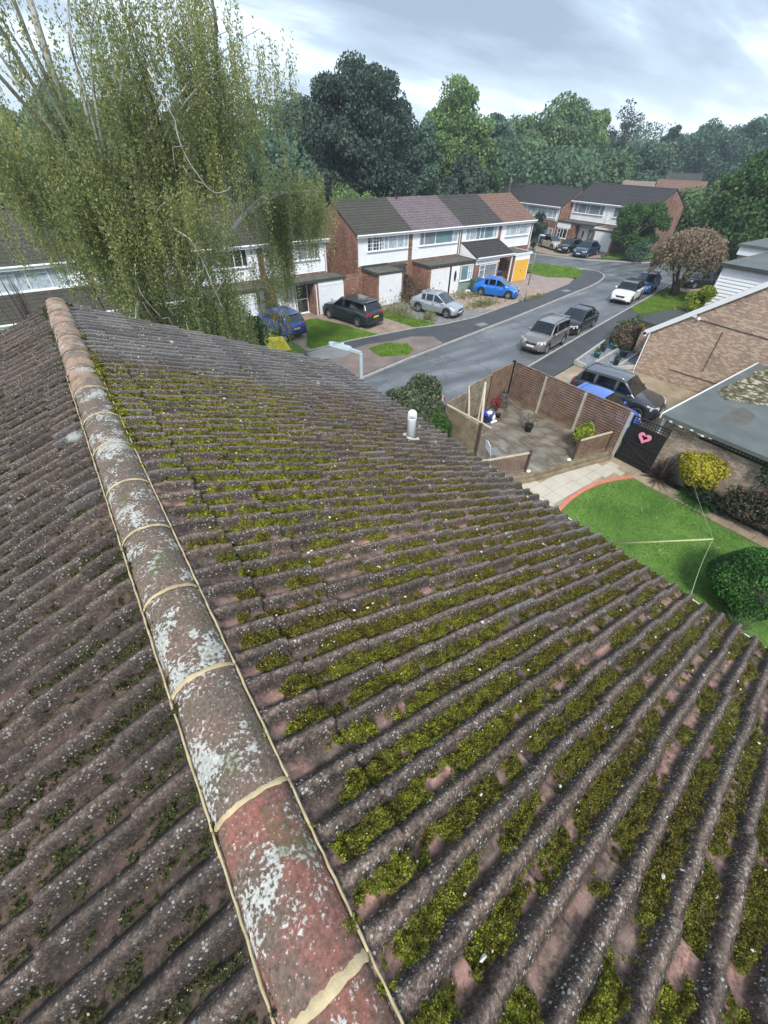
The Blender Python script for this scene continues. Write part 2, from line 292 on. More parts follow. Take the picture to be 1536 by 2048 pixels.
FO['weed'] = foliage('dry_weeds', [(0.0, (0.12, 0.14, 0.05)), (0.5, (0.24, 0.25, 0.10)), (1.0, (0.42, 0.40, 0.22))], 0.3, 2)
FO['blade'] = foliage('grass_blades', [(0.0, (0.06, 0.16, 0.018)), (0.5, (0.13, 0.30, 0.035)), (1.0, (0.28, 0.50, 0.10))], 0.3, 1.2, yellow=(0.006, (0.6, 0.6, 0.5)))
FO['bladeyel'] = foliage('yellowish_grass_blades', [(0.0, (0.09, 0.17, 0.02)), (0.5, (0.17, 0.29, 0.035)), (1.0, (0.30, 0.43, 0.08))], 0.3, 1.2)
FO['red'] = foliage('red_stems', [(0.0, (0.12, 0.02, 0.02)), (0.5, (0.28, 0.04, 0.05)), (1.0, (0.42, 0.10, 0.09))], 0.2, 3)
FO['tuft'] = foliage('pale_tuft_blades', [(0.0, (0.12, 0.19, 0.08)), (0.5, (0.22, 0.31, 0.14)), (1.0, (0.38, 0.46, 0.26))], 0.3, 3)
# ---------------------------------------------------------------- object helpers
def tag(o, label=None, cat=None, group=None, kind=None):
    if label: o['label'] = label
    if cat: o['category'] = cat
    if group: o['group'] = group
    if kind: o['kind'] = kind
    return o
def empty(name, loc, rz=0, label=None, cat=None, group=None):
    o = bpy.data.objects.new(name, None); COL.objects.link(o); o.location = loc; o.rotation_euler = (0, 0, rz)
    o.empty_display_size = 0.2
    return tag(o, label, cat, group)
def copy_tree(o, parent=None):
    c = o.copy(); COL.objects.link(c); c.parent = parent
    for ch in [x for x in bpy.data.objects if x.parent == o]: copy_tree(ch, c)
    return c
class MB:
    def __init__(s): s.v = []; s.f = []; s.m = []
    def add(s, vs, fs, mi=0):
        k = len(s.v); s.v += [tuple(p) for p in vs]; s.f += [tuple(i+k for i in f) for f in fs]; s.m += [mi]*len(fs); return s
    def box(s, x0, x1, y0, y1, z0, z1, mi=0):
        return s.add([(x0,y0,z0),(x1,y0,z0),(x1,y1,z0),(x0,y1,z0),(x0,y0,z1),(x1,y0,z1),(x1,y1,z1),(x0,y1,z1)],
                     [(0,3,2,1),(4,5,6,7),(0,1,5,4),(1,2,6,5),(2,3,7,6),(3,0,4,7)], mi)
    def prism(s, pts, z0, z1, mi=0):
        n = len(pts)
        a = sum(pts[i][0]*pts[(i+1)%n][1]-pts[(i+1)%n][0]*pts[i][1] for i in range(n))
        if a < 0: pts = pts[::-1]
        zz0 = z0 if isinstance(z0, (list, tuple)) else [z0]*n
        vs = [(x, y, z) for (x, y), z in zip(pts, zz0)] + [(x, y, z1) for x, y in pts]
        return s.add(vs, [tuple(range(n))[::-1], tuple(range(n, 2*n))] + [(i, (i+1)%n, n+(i+1)%n, n+i) for i in range(n)], mi)
    def extr(s, prof, axis, a0, a1, mi=0):
        # profile in the two other axes: axis 'x' -> (y,z); axis 'y' -> (x,z)
        n = len(prof)
        f = (lambda p, a: (a, p[0], p[1])) if axis == 'x' else (lambda p, a: (p[0], a, p[1]))
        vs = [f(p, a0) for p in prof] + [f(p, a1) for p in prof]
        return s.add(vs, [tuple(range(n))[::-1], tuple(range(n, 2*n))] + [(i, (i+1)%n, n+(i+1)%n, n+i) for i in range(n)], mi)
    def bar(s, p, q, w, h=None, mi=0, up=(0, 0, 1)):
        h = h or w; p = Vector(p); q = Vector(q); d = (q-p).normalized(); u = Vector(up)
        if abs(d.dot(u)) > 0.98: u = Vector((1, 0, 0))
        a = d.cross(u).normalized(); b = a.cross(d).normalized()
        vs = [c + a*sx*w/2 + b*sz*h/2 for c in (p, q) for sx, sz in ((-1,-1),(1,-1),(1,1),(-1,1))]
        return s.add(vs, [(0,3,2,1),(4,5,6,7),(0,1,5,4),(1,2,6,5),(2,3,7,6),(3,0,4,7)], mi)
    def tube(s, pts, rad, n=8, mi=0, caps=True):
        pts = [Vector(p) for p in pts]; m = len(pts)
        if isinstance(rad, (int, float)): rad = [rad]*m
        vs = []
        for i, p in enumerate(pts):
            d = (pts[min(i+1, m-1)]-pts[max(i-1, 0)]).normalized()
            u = Vector((0, 0, 1)) if abs(d.z) < 0.95 else Vector((0, 1, 0))
            a = d.cross(u).normalized(); b = a.cross(d).normalized()
            vs += [p + (a*math.cos(t)+b*math.sin(t))*rad[i] for t in [2*math.pi*k/n for k in range(n)]]
        fs = [(i*n+k, i*n+(k+1)%n, (i+1)*n+(k+1)%n, (i+1)*n+k) for i in range(m-1) for k in range(n)]
        if caps: fs += [tuple(range(n))[::-1], tuple(range((m-1)*n, m*n))]
        return s.add(vs, fs, mi)
    def lathe(s, prof, c=(0, 0, 0), n=20, axis='z', mi=0):
        vs = []
        for r, z in prof:
            for k in range(n):
                t = 2*math.pi*k/n; a, b = r*math.cos(t), r*math.sin(t)
                vs.append((c[0]+a, c[1]+b, c[2]+z) if axis == 'z' else (c[0]+a, c[1]+z, c[2]+b))
        fs = [(i*n+k, i*n+(k+1)%n, (i+1)*n+(k+1)%n, (i+1)*n+k) for i in range(len(prof)-1) for k in range(n)]
        if axis != 'z': fs = [f[::-1] for f in fs]
        return s.add(vs, fs, mi)
    def blob(s, c, r, n=10, mi=0):
        rx, ry, rz = r if isinstance(r, (tuple, list)) else (r, r, r); vs = []; m = n//2+1
        for i in range(m+1):
            ph = math.pi*i/m - math.pi/2
            for k in range(n):
                t = 2*math.pi*k/n
                vs.append((c[0]+rx*math.cos(ph)*math.cos(t), c[1]+ry*math.cos(ph)*math.sin(t), c[2]+rz*math.sin(ph)))
        fs = [(i*n+k, i*n+(k+1)%n, (i+1)*n+(k+1)%n, (i+1)*n+k) for i in range(m) for k in range(n)]
        return s.add(vs, fs, mi)
    def build(s, name, mat, parent=None, smooth=False, bevel=0):
        me = bpy.data.meshes.new(name); me.from_pydata(s.v, [], s.f)
        for m in (mat if isinstance(mat, (list, tuple)) else [mat]): me.materials.append(m)
        if any(s.m): me.polygons.foreach_set('material_index', s.m)
        if smooth: me.polygons.foreach_set('use_smooth', [True]*len(me.polygons))
        me.update()
        o = bpy.data.objects.new(name, me); COL.objects.link(o)
        if parent: o.parent = parent
        if bevel:
            b = o.modifiers.new('bevel', 'BEVEL'); b.width = bevel; b.segments = 2; b.limit_method = 'ANGLE'
        return o
def npmesh(name, V, F, mat, parent=None, smooth=False, attrs=None):
    V = np.ascontiguousarray(V, dtype=np.float32).reshape(-1, 3); F = np.ascontiguousarray(F, dtype=np.int32); k = F.shape[1]
    me = bpy.data.meshes.new(name); me.vertices.add(len(V)); me.vertices.foreach_set('co', V.ravel())
    me.loops.add(F.size); me.loops.foreach_set('vertex_index', F.ravel())
    me.polygons.add(len(F)); me.polygons.foreach_set('loop_start', np.arange(0, F.size, k, dtype=np.int32))
    me.polygons.foreach_set('loop_total', np.full(len(F), k, dtype=np.int32))
    if smooth: me.polygons.foreach_set('use_smooth', np.ones(len(F), dtype=bool))
    me.materials.append(mat)
    for an, av in (attrs or {}).items():
        a = me.attributes.new(an, 'FLOAT', 'POINT'); a.data.foreach_set('value', np.ascontiguousarray(av, dtype=np.float32).ravel())
    me.update(calc_edges=True)
    o = bpy.data.objects.new(name, me); COL.objects.link(o)
    if parent: o.parent = parent
    return o
def leafquads(P, size, rng, nrm=None, flat=0.5, aspect=1.5, hang=0.0):
    """quads of leaf size at points P; nrm biases their facing; hang>0 makes the long axis point down"""
    n = len(P); r = rng.normal(size=(n, 3)); r /= np.linalg.norm(r, axis=1)[:, None]
    if nrm is not None: r = r*(1-flat) + nrm*flat; r /= np.linalg.norm(r, axis=1)[:, None]+1e-9
    a = rng.normal(size=(n, 3)); a[:, 2] -= hang*2
    a -= (a*r).sum(1)[:, None]*r; a /= np.linalg.norm(a, axis=1)[:, None]+1e-9
    b = np.cross(r, a); s = (size*(0.6+0.8*rng.random(n)))[:, None]
    V = np.stack([P-a*s*aspect/2, P+b*s*0.5, P+a*s*aspect/2, P-b*s*0.5], 1)
    return V.reshape(-1, 3)
def quadF(n): return np.arange(n*4, dtype=np.int32).reshape(-1, 4)
# value noise
def _h(ix, iy, seed):
    n = (ix*374761393 + iy*668265263 + seed*1442695041) & 0xffffffff
    n = ((n ^ (n >> 13))*1274126177) & 0xffffffff
    return ((n ^ (n >> 16)) & 0xffff)/65535.0
def vnoise(x, y, seed=0):
    x = np.asarray(x, float); y = np.asarray(y, float)
    x, y = np.broadcast_arrays(x, y)
    ix = np.floor(x).astype(np.int64); iy = np.floor(y).astype(np.int64); fx = x-ix; fy = y-iy
    fx = fx*fx*(3-2*fx); fy = fy*fy*(3-2*fy)
    return (_h(ix, iy, seed)*(1-fx)+_h(ix+1, iy, seed)*fx)*(1-fy) + (_h(ix, iy+1, seed)*(1-fx)+_h(ix+1, iy+1, seed)*fx)*fy
def fbm(x, y, seed=0, o=4):
    s = 0; a = 0.5; t = 0
    for i in range(o): s = s + a*vnoise(x*2**i, y*2**i, seed+i*17); t += a; a *= 0.55
    return s/t
def sstep(a, b, x): t = np.clip((x-a)/(b-a), 0, 1); return t*t*(3-2*t)
# ================================================================ OWN HOUSE (roof the photo is taken from)
TH = R(22.5); AX, AZ = -0.11, 8.5
RP, RPH, GA = 0.1359, 0.046, 0.345
YEND = 6.76
def roofmat(name, side):
    m, t, b = newmat(name); g = t.nodes.new('ShaderNodeNewGeometry'); p = g.outputs['Position']
    def at(n): a = node(t, 'Attribute'); a.attribute_name = n; return a.outputs['Fac']
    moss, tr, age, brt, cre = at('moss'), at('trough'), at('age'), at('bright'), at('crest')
    def noise(s, d=4, r=0.6):
        n = node(t, 'TexNoise', Scale=s, Detail=d); n.inputs['Roughness'].default_value = r; t.links.new(p, n.inputs['Vector']); return n.outputs['Fac']
    nf, nm, nl = noise(90, 5, 0.7), noise(14, 5), noise(3, 4)
    nk = noise(42, 5, 0.75)
    roll = ramp(t, nf, [(0.3, (0.028, 0.020, 0.016)), (0.52, (0.088, 0.065, 0.052)), (0.72, (0.205, 0.165, 0.138))])
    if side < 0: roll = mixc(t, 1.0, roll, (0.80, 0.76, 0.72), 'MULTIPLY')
    roll = mixc(t, 1.0, roll, ramp(t, nk, [(0.34, (0.35,)*3), (0.48, (0.95,)*3), (0.68, (1.7,)*3)]), 'MULTIPLY')
    pink = ramp(t, nf, [(0.3, (0.25, 0.135, 0.11)), (0.7, (0.42, 0.25, 0.21))])
    grey = mixc(t, tr, ramp(t, nf, [(0.3, (0.055, 0.052, 0.052)), (0.7, (0.17, 0.165, 0.165))]), ramp(t, nf, [(0.3, (0.018, 0.016, 0.014)), (0.7, (0.075, 0.07, 0.062))]))  # lit roll tops put into the grey: rolls lighter, pans darker
    dirt = ramp(t, nm, [(0.35, (0.075, 0.058, 0.045)), (0.7, (0.19, 0.145, 0.115))])
    tf = mth(t, 'MULTIPLY', tr, ramp(t, nm, [(0.42, (0.25,)*3), (0.55, (1.0,)*3)]), True)
    if side < 0: dirt = ramp(t, nm, [(0.38, (0.012, 0.011, 0.007)), (0.6, (0.045, 0.036, 0.026)), (0.8, (0.15, 0.11, 0.09))])  # far darker trough tone here than the dirt of the other slope
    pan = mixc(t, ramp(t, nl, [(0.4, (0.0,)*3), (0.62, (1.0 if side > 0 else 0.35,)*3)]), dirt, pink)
    c = mixc(t, tf, roll, pan)
    c = mixc(t, age, c, grey)
    c = mixc(t, 1.0, c, ramp(t, cre, [(0.0, (0.58,)*3), (1.0, (1.5 if side > 0 else 1.25,)*3)]), 'MULTIPLY')  # lit crests and shaded flanks put into the tile colour
    c = mixc(t, 1.0, c, ramp(t, at('tone'), [(0.0, (0.74, 0.73, 0.72)), (0.5, (1.0, 0.98, 0.96)), (1.0, (1.25, 1.20, 1.16))]), 'MULTIPLY')
    # lichen: crusty pale specks, denser on the rolls
    vo = node(t, 'TexVoronoi', Scale=62.0); t.links.new(p, vo.inputs['Vector'])
    sp = mth(t, 'LESS_THAN', vo.outputs['Distance'], mth(t, 'MULTIPLY_ADD', nm, 0.55)); t.nodes[-2].inputs[2].default_value = -0.06
    m2 = t.nodes[-2]
    vo2 = node(t, 'TexVoronoi', Scale=150.0); t.links.new(p, vo2.inputs['Vector'])
    sp2 = mth(t, 'LESS_THAN', vo2.outputs['Distance'], 0.2)
    lic = mth(t, 'MULTIPLY', mth(t, 'MAXIMUM', sp, mth(t, 'MULTIPLY', sp2, 0.6)), ramp(t, noise(7, 4, 0.65), [(0.40, (0.18,)*3), (0.56, (1.0,)*3)]), True)
    lic = mth(t, 'MULTIPLY', lic, mth(t, 'SUBTRACT', 1.15, mth(t, 'MULTIPLY', tr, 0.85)), True)
    c = mixc(t, mth(t, 'MULTIPLY', lic, 0.72 if side > 0 else 0.5), c, (0.46, 0.47, 0.44))
    # big pale patches of crustose lichen
    nb = noise(4.2, 6, 0.72)
    c = mixc(t, mth(t, 'MULTIPLY', ramp(t, nb, [(0.64, (0,)*3), (0.70, (0.7,)*3)]), mth(t, 'SUBTRACT', 1.0, tr), True), c, (0.42, 0.45, 0.43))
    # moss colour
    nq = noise(48, 4, 0.75); nf = mth(t, 'ADD', mth(t, 'MULTIPLY', nf, 0.5), mth(t, 'MULTIPLY', nq, 0.5))
    mo = mixc(t, ramp(t, noise(34, 3), [(0.42, (0,)*3), (0.6, (1,)*3)]), ramp(t, nf, [(0.36, (0.014, 0.010, 0.004)), (0.5, (0.07, 0.052, 0.016)), (0.64, (0.21, 0.16, 0.055))]), ramp(t, nf, [(0.36, (0.010, 0.013, 0.003)), (0.5, (0.060, 0.066, 0.010)), (0.64, (0.19, 0.19, 0.035))]))
    mb = ramp(t, nf, [(0.36, (0.03, 0.045, 0.004)), (0.5, (0.12, 0.155, 0.010)), (0.64, (0.34, 0.36, 0.03))])
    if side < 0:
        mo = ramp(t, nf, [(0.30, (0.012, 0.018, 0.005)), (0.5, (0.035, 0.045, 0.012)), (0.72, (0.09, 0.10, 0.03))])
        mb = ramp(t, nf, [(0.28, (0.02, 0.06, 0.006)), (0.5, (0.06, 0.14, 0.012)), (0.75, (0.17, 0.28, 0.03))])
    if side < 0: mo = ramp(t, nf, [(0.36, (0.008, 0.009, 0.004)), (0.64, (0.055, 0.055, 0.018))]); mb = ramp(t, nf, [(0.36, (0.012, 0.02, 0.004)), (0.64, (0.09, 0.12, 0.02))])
    br = mth(t, 'MULTIPLY', brt, ramp(t, noise(11, 3), [(0.38, (0.15,)*3), (0.62, (1.0,)*3)]), True)
    mc = mixc(t, br, mo, mb)
    fl = node(t, 'TexVoronoi', Scale=48.0); t.links.new(p, fl.inputs['Vector'])
    mc = mixc(t, mth(t, 'LESS_THAN', fl.outputs['Distance'], 0.10), mc, (0.5, 0.44, 0.26))
    edge = mth(t, 'MULTIPLY', moss, ramp(t, nf, [(0.3, (0.75,)*3), (0.6, (1.3,)*3)]), True)
    c = mixc(t, ramp(t, edge, [(0.2, (0,)*3), (0.7, (1,)*3)]), c, mc)
    t.links.new(c, b.inputs['Base Color']); b.inputs['Roughness'].default_value = 0.8
    b.inputs['Specular IOR Level'].default_value = 0.35
    bump(t, b, mth(t, 'ADD', nf, mth(t, 'MULTIPLY', sp, 0.5)), 0.006, 0.9)
    return m
def roof_slope(side, s_end, y0, y1, name, parent):
    ys = np.concatenate([np.arange(y0, -1.1, 0.014), np.arange(-1.1, 1.2, 0.0052), np.arange(1.2, 3.2, 0.0075), np.arange(3.2, y1, 0.011), [y1]])
    ss = np.concatenate([np.arange(0.05, 1.9, 0.0062), np.arange(1.9, s_end, 0.009), [s_end]])
    S, Y = np.meshgrid(ss, ys, indexing='ij')
    S0 = S; Sw = S + 0.004*(fbm(S*3, Y*3, 5)-.5)
    ph = 0.038 if side > 0 else 0.02
    yw = Y + 0.010*(fbm(S*1.3, Y*1.1, 9, 3)-.5)
    k = (yw-ph)/RP; row = np.floor(Sw/GA); fr = Sw/GA-row; ti = np.floor((k+0.5)/2)
    k = k + 0.085*(_h(ti.astype(np.int64), row.astype(np.int64), 79)-.5) + 0.05*(_h(ti.astype(np.int64)*0, row.astype(np.int64), 80)-.5); ki = np.round(k); d = np.abs(k-ki)
    rnd = _h(ti.astype(np.int64), row.astype(np.int64), 77); rnd2 = _h(ti.astype(np.int64), row.astype(np.int64), 78)
    roll = np.where(d < 0.275, np.cos(np.pi/2*np.clip(d/0.275, 0, 1)), 0)**0.8
    bed = sstep(0.11, 0.185, S + 0.03*(vnoise(Y*9, 0*Y, 71)-.5)); roll = roll*bed + 0.55*(1-bed)
    h = RPH*roll + 0.025*fr**1.1 + 0.008*(rnd-.5) + 0.020*(rnd2-.5)*(fr-.5) - 0.012
    trough = sstep(0.22, 0.34, d)
    # tile joints: a thin groove at each course end and at each side lap
    h -= 0.003*np.exp(-((fr-0.012)/0.020)**2)
    jl = (k+0.5)/2-np.floor((k+0.5)/2); h += 0.005*sstep(0.30, 0.27, d)*(np.mod(ki, 2) == 0)
    jj = np.abs((k+0.5)/2-np.round((k+0.5)/2))
    # moss
    kk = np.floor(k)   # trough index
    if side > 0:
        dens = 0.515 + 0*S + 0.12*sstep(2.0, 1.2, S)*sstep(1.6, 2.6, Y)*sstep(4.9, 4.3, Y)
        dens += 0.09*np.exp(-((S-1.0)/0.9)**2)*(Y < 4.6) + 0.05*sstep(2.2, 0.2, Y)
        dens -= 0.22*sstep(4.35, 5.1, Y + 0.35*(fbm(S*1.2, Y*1.2, 31)-.5)*2)
        dens -= 0.035*sstep(1.8, 0.8, Y); dens -= 0.20*sstep(2.6, 4.0, S)*sstep(1.5, 3.5, Y); dens -= 0.05*sstep(3.2, 4.05, S)
        dens -= 0.30*sstep(0.34, 0.14, S)*(0.6+0.8*vnoise(Y*3, 0*Y, 4))*sstep(3.2, 2.0, Y)
        dens += 0.30*(fbm(S*1.1, Y*1.4, 21, 3)-.5)
    else:
        dens = 0.43 + 0.40*(fbm(S*1.1, Y*1.1, 22, 3)-.5) + 0.16*sstep(2.5, 6.0, Y)
    pn = 0.34*vnoise(S*4.6 + 13.7*kk, kk*3.31, 41) + 0.46*vnoise(S*10.5+5.1*kk, Y*13, 42) + 0.20*vnoise(S*44, Y*44, 43)
    if side < 0: pn = 0.30*vnoise(S*4.5 + 13.7*kk, kk*3.31, 41) + 0.25*vnoise(S*17+5.1*kk, Y*30, 42) + 0.45*vnoise(S*55, Y*75, 43)
    msk = sstep(1-dens-0.04, 1-dens+0.05, pn)
    mm = msk*sstep(0.20 if side > 0 else 0.27, 0.31 if side > 0 else 0.36, d + 0.16*(vnoise(S*45, Y*45, 44)-.5))
    fine = vnoise(S*95, Y*95, 45); med = vnoise(S*38, Y*38, 46)
    h += mm*(0.006 + 0.016*np.sqrt(np.clip((pn-(1-dens))/0.3, 0, 1)) + 0.020*(med-.5) + 0.018*(fine-.5))
    # tiny mossy crusts on the rolls and small bumps of grit
    cr = sstep(0.70, 0.8, vnoise(S*70, Y*70, 51)*0.6+0.4*vnoise(S*9, Y*9, 52))*(d < 0.3)
    h += 0.0035*cr + 0.0018*(fbm(S*60, Y*60, 53, 2)-.5)
    bright = np.clip(0.10 + 1.0*(fbm(S*1.5, Y*1.7, 61, 3)-.42), 0, 1)
    if side > 0:
        bright = np.clip(bright + 0.85*sstep(2.3, 0.9, S)*sstep(0.9, 2.6, Y)*sstep(4.9, 4.3, Y) + 0.55*sstep(1.4, 0.2, S)*sstep(1.6, -0.2, Y) + 0.15*sstep(1.2, 0.0, Y) - 0.28*sstep(2.0, 3.6, S), 0, 1)
        age = sstep(4.3, 5.1, Y + 0.5*(fbm(S*1.2, Y*1.2, 31)-.5)*2)*0.9 + 0.35*sstep(2.9, 3.9, S)*(Y > 1)
    else:
        bright = np.clip(bright - 0.1, 0, 1); age = 0.05 + 0.2*fbm(S, Y, 33)
    age = np.clip(age + 0.45*(rnd > 0.95), 0, 1)
    X = AX + side*(S*math.cos(TH) + h*math.sin(TH)); Z = AZ - S*math.sin(TH) + h*math.cos(TH) - 0.012
    V = np.stack([X, Y, Z], -1).reshape(-1, 3); ns, ny = S.shape
    i = np.arange(ns-1)[:, None]*ny + np.arange(ny-1)[None, :]
    F = np.stack([i, i+ny, i+ny+1, i+1] if side > 0 else [i, i+1, i+ny+1, i+ny], -1).reshape(-1, 4)
    # turned-down front edge of the tiles at the eaves
    lo = (ns-1)*ny + np.arange(ny); V2 = V[lo].copy(); V2[:, 2] -= 0.018+np.maximum(h[-1], 0); V2[:, 0] -= side*0.006
    nb = len(V); j = np.arange(ny-1)
    F2 = np.stack([lo[j], nb+j, nb+j+1, lo[j]+1] if side > 0 else [lo[j], lo[j]+1, nb+j+1, nb+j], -1)
    # and at the verge
    ve = np.arange(ns)*ny + ny-1; V3 = V[ve].copy(); V3[:, 2] -= 0.05; nb3 = nb+ny; q = np.arange(ns-1)
    F3 = np.stack([ve[q], ve[q]+ny, nb3+q+1, nb3+q] if side > 0 else [ve[q], nb3+q, nb3+q+1, ve[q]+ny], -1)
    ex = np.zeros(ny+ns)
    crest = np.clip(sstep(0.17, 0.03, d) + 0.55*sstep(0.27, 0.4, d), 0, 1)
    tone = 0.5 + 0.5*(_h(ti.astype(np.int64), row.astype(np.int64), 91)-.5)*2 - 0.35*np.exp(-((fr-0.0)/0.03)**2) + 0.25*sstep(0.90, 0.99, fr)
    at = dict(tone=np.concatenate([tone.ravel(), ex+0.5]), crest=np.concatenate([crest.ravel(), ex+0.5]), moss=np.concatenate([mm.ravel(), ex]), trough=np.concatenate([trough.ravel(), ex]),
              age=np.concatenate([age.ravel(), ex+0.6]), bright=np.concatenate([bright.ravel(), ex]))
    o = npmesh(name, np.concatenate([V, V2, V3]), np.concatenate([F, F2, F3]), roofmat('mossy_roof_tiles' if side > 0 else 'mossy_roof_tiles_shaded_slope', side), parent, True, at)  # left slope's copy is darker: its shade is put into the colours
    # fibrous moss tufts growing out of the cushions
    pr = (mm.ravel()*(Y.ravel() > -1.4))*(0.25 + np.clip((2.2-np.abs(S-1.2))*0.2, 0, 1).ravel() + 0.6*(Y.ravel() < 2.6) + 0.6*(Y.ravel() < 1.2)); pr = pr*np.gradient(ys)[None, :].repeat(ns, 0).ravel()
    rg_ = np.random.default_rng(50+side); nt_ = 620000 if side > 0 else 150000
    ix = rg_.choice(len(pr), nt_, p=pr/pr.sum()); P = V[ix] + rg_.normal(size=(nt_, 3))*0.003
    up = np.array([side*math.sin(TH), 0, math.cos(TH)]); P = P + up*rg_.uniform(0.0, 0.006, nt_)[:, None]
    Q = leafquads(P, 0.0040+0.0016*np.clip(P[:, 1], 0, 4), rg_, None, 0, 1.9)
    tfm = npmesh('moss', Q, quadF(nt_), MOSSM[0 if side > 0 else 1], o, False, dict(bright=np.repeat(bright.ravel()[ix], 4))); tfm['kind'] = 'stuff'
    return o
def mossmat(name, lo, hi):
    m, t, b = newmat(name); g = t.nodes.new('ShaderNodeNewGeometry'); a = node(t, 'Attribute'); a.attribute_name = 'bright'
    n = node(t, 'TexNoise', Scale=16, Detail=4); t.links.new(g.outputs['Position'], n.inputs['Vector'])
    f = mth(t, 'ADD', mth(t, 'MULTIPLY', g.outputs['Random Per Island'], 0.6), mth(t, 'MULTIPLY', mth(t, 'SUBTRACT', n.outputs['Fac'], 0.3), 1.0), True)
    br = mth(t, 'MULTIPLY', a.outputs['Fac'], ramp(t, n.outputs['Fac'], [(0.4, (0.1,)*3), (0.6, (1.0,)*3)]), True)
    c = mixc(t, br, ramp(t, f, lo), ramp(t, f, hi))
    c = mixc(t, mth(t, 'GREATER_THAN', g.outputs['Random Per Island'], 0.988), c, (0.45, 0.38, 0.2))
    t.links.new(c, b.inputs['Base Color']); b.inputs['Roughness'].default_value = 0.8; b.inputs['Specular IOR Level'].default_value = 0.2; return m
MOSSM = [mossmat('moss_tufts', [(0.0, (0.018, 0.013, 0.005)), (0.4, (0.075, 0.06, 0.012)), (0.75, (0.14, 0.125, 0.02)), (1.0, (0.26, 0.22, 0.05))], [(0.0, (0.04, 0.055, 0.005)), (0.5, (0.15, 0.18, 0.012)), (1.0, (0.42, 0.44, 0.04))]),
         mossmat('shaded_moss_tufts', [(0.0, (0.012, 0.012, 0.006)), (0.5, (0.045, 0.048, 0.015)), (1.0, (0.12, 0.12, 0.05))], [(0.0, (0.02, 0.04, 0.005)), (0.5, (0.07, 0.12, 0.012)), (1.0, (0.20, 0.28, 0.03))])]  # darker copy of the tufts, with the slope's shade put into the colour
house = empty('house', (0, 0, 0), 0, 'house under the camera with mossy ribbed tile roof and lichen-spotted ridge', 'house')
r1 = roof_slope(1, 4.15, -3.2, YEND, 'roof_slope', house); r1['label'] = 'ribbed tile slope with bright moss in its troughs'
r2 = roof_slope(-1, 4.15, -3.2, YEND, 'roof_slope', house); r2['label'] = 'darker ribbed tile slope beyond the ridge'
def ridgemat(name, red, lich):
    m, t, b = newmat(name); g = t.nodes.new('ShaderNodeNewGeometry'); p = g.outputs['Position']
    def noise(s, d=4, r=0.6):
        n = node(t, 'TexNoise', Scale=s, Detail=d); n.inputs['Roughness'].default_value = r; t.links.new(p, n.inputs['Vector']); return n.outputs['Fac']
    n1, n2, n3 = noise(80, 4), noise(7, 6, 0.7), noise(24, 5, 0.7)
    base = ramp(t, n1, [(0.3, dk(red, 0.62)), (0.7, dk(red, 1.35))])
    c = mixc(t, ramp(t, n2, [(0.42, (0,)*3), (0.60, (0.85,)*3)]), base, ramp(t, n1, [(0.3, (0.055, 0.048, 0.036)), (0.7, (0.17, 0.145, 0.11))]))
    lf = mth(t, 'ADD', mth(t, 'MULTIPLY', noise(5.5, 3), 0.68), mth(t, 'MULTIPLY', n3, 0.44))
    lf = mth(t, 'ADD', lf, mth(t, 'MULTIPLY', mth(t, 'SUBTRACT', n1, 0.5), 0.5))
    c = mixc(t, ramp(t, lf, [(0.62-lich, (0,)*3), (0.66-lich, (0.9,)*3)]), c, ramp(t, n1, [(0.3, (0.24, 0.245, 0.22)), (0.7, (0.58, 0.59, 0.54))]))
    vo = node(t, 'TexVoronoi', Scale=70.0); t.links.new(p, vo.inputs['Vector'])
    c = mixc(t, mth(t, 'MULTIPLY', mth(t, 'LESS_THAN', vo.outputs['Distance'], 0.16), 0.6), c, (0.50, 0.48, 0.42))
    c = mixc(t, ramp(t, noise(5.2, 5), [(0.6, (0,)*3), (0.68, (0.55,)*3)]), c, (0.09, 0.095, 0.03))
    t.links.new(c, b.inputs['Base Color']); b.inputs['Roughness'].default_value = 0.85
    bump(t, b, mth(t, 'ADD', n1, mth(t, 'MULTIPLY', n3, 0.6)), 0.004, 0.8); return m
RMs = [ridgemat('red_lichened_ridge_clay', (0.26, 0.105, 0.08), 0.0), ridgemat('brown_lichened_ridge_clay', (0.17, 0.115, 0.088), 0.028), ridgemat('old_pinkish_ridge_clay', (0.36, 0.235, 0.165), -0.035)]
JY = [-3.27, -2.80, -2.33, -1.86, -1.39, -0.92, -0.45, 0.02, 0.49, 0.965, 1.43, 1.90, 2.37, 2.86, 3.33, 3.85, 4.32, 4.80, 5.28, 5.75, 6.25, 6.86]
RZ, RC, RR, RK = 8.445, -0.118, 0.121, 0.76
rng = np.random.default_rng(3)
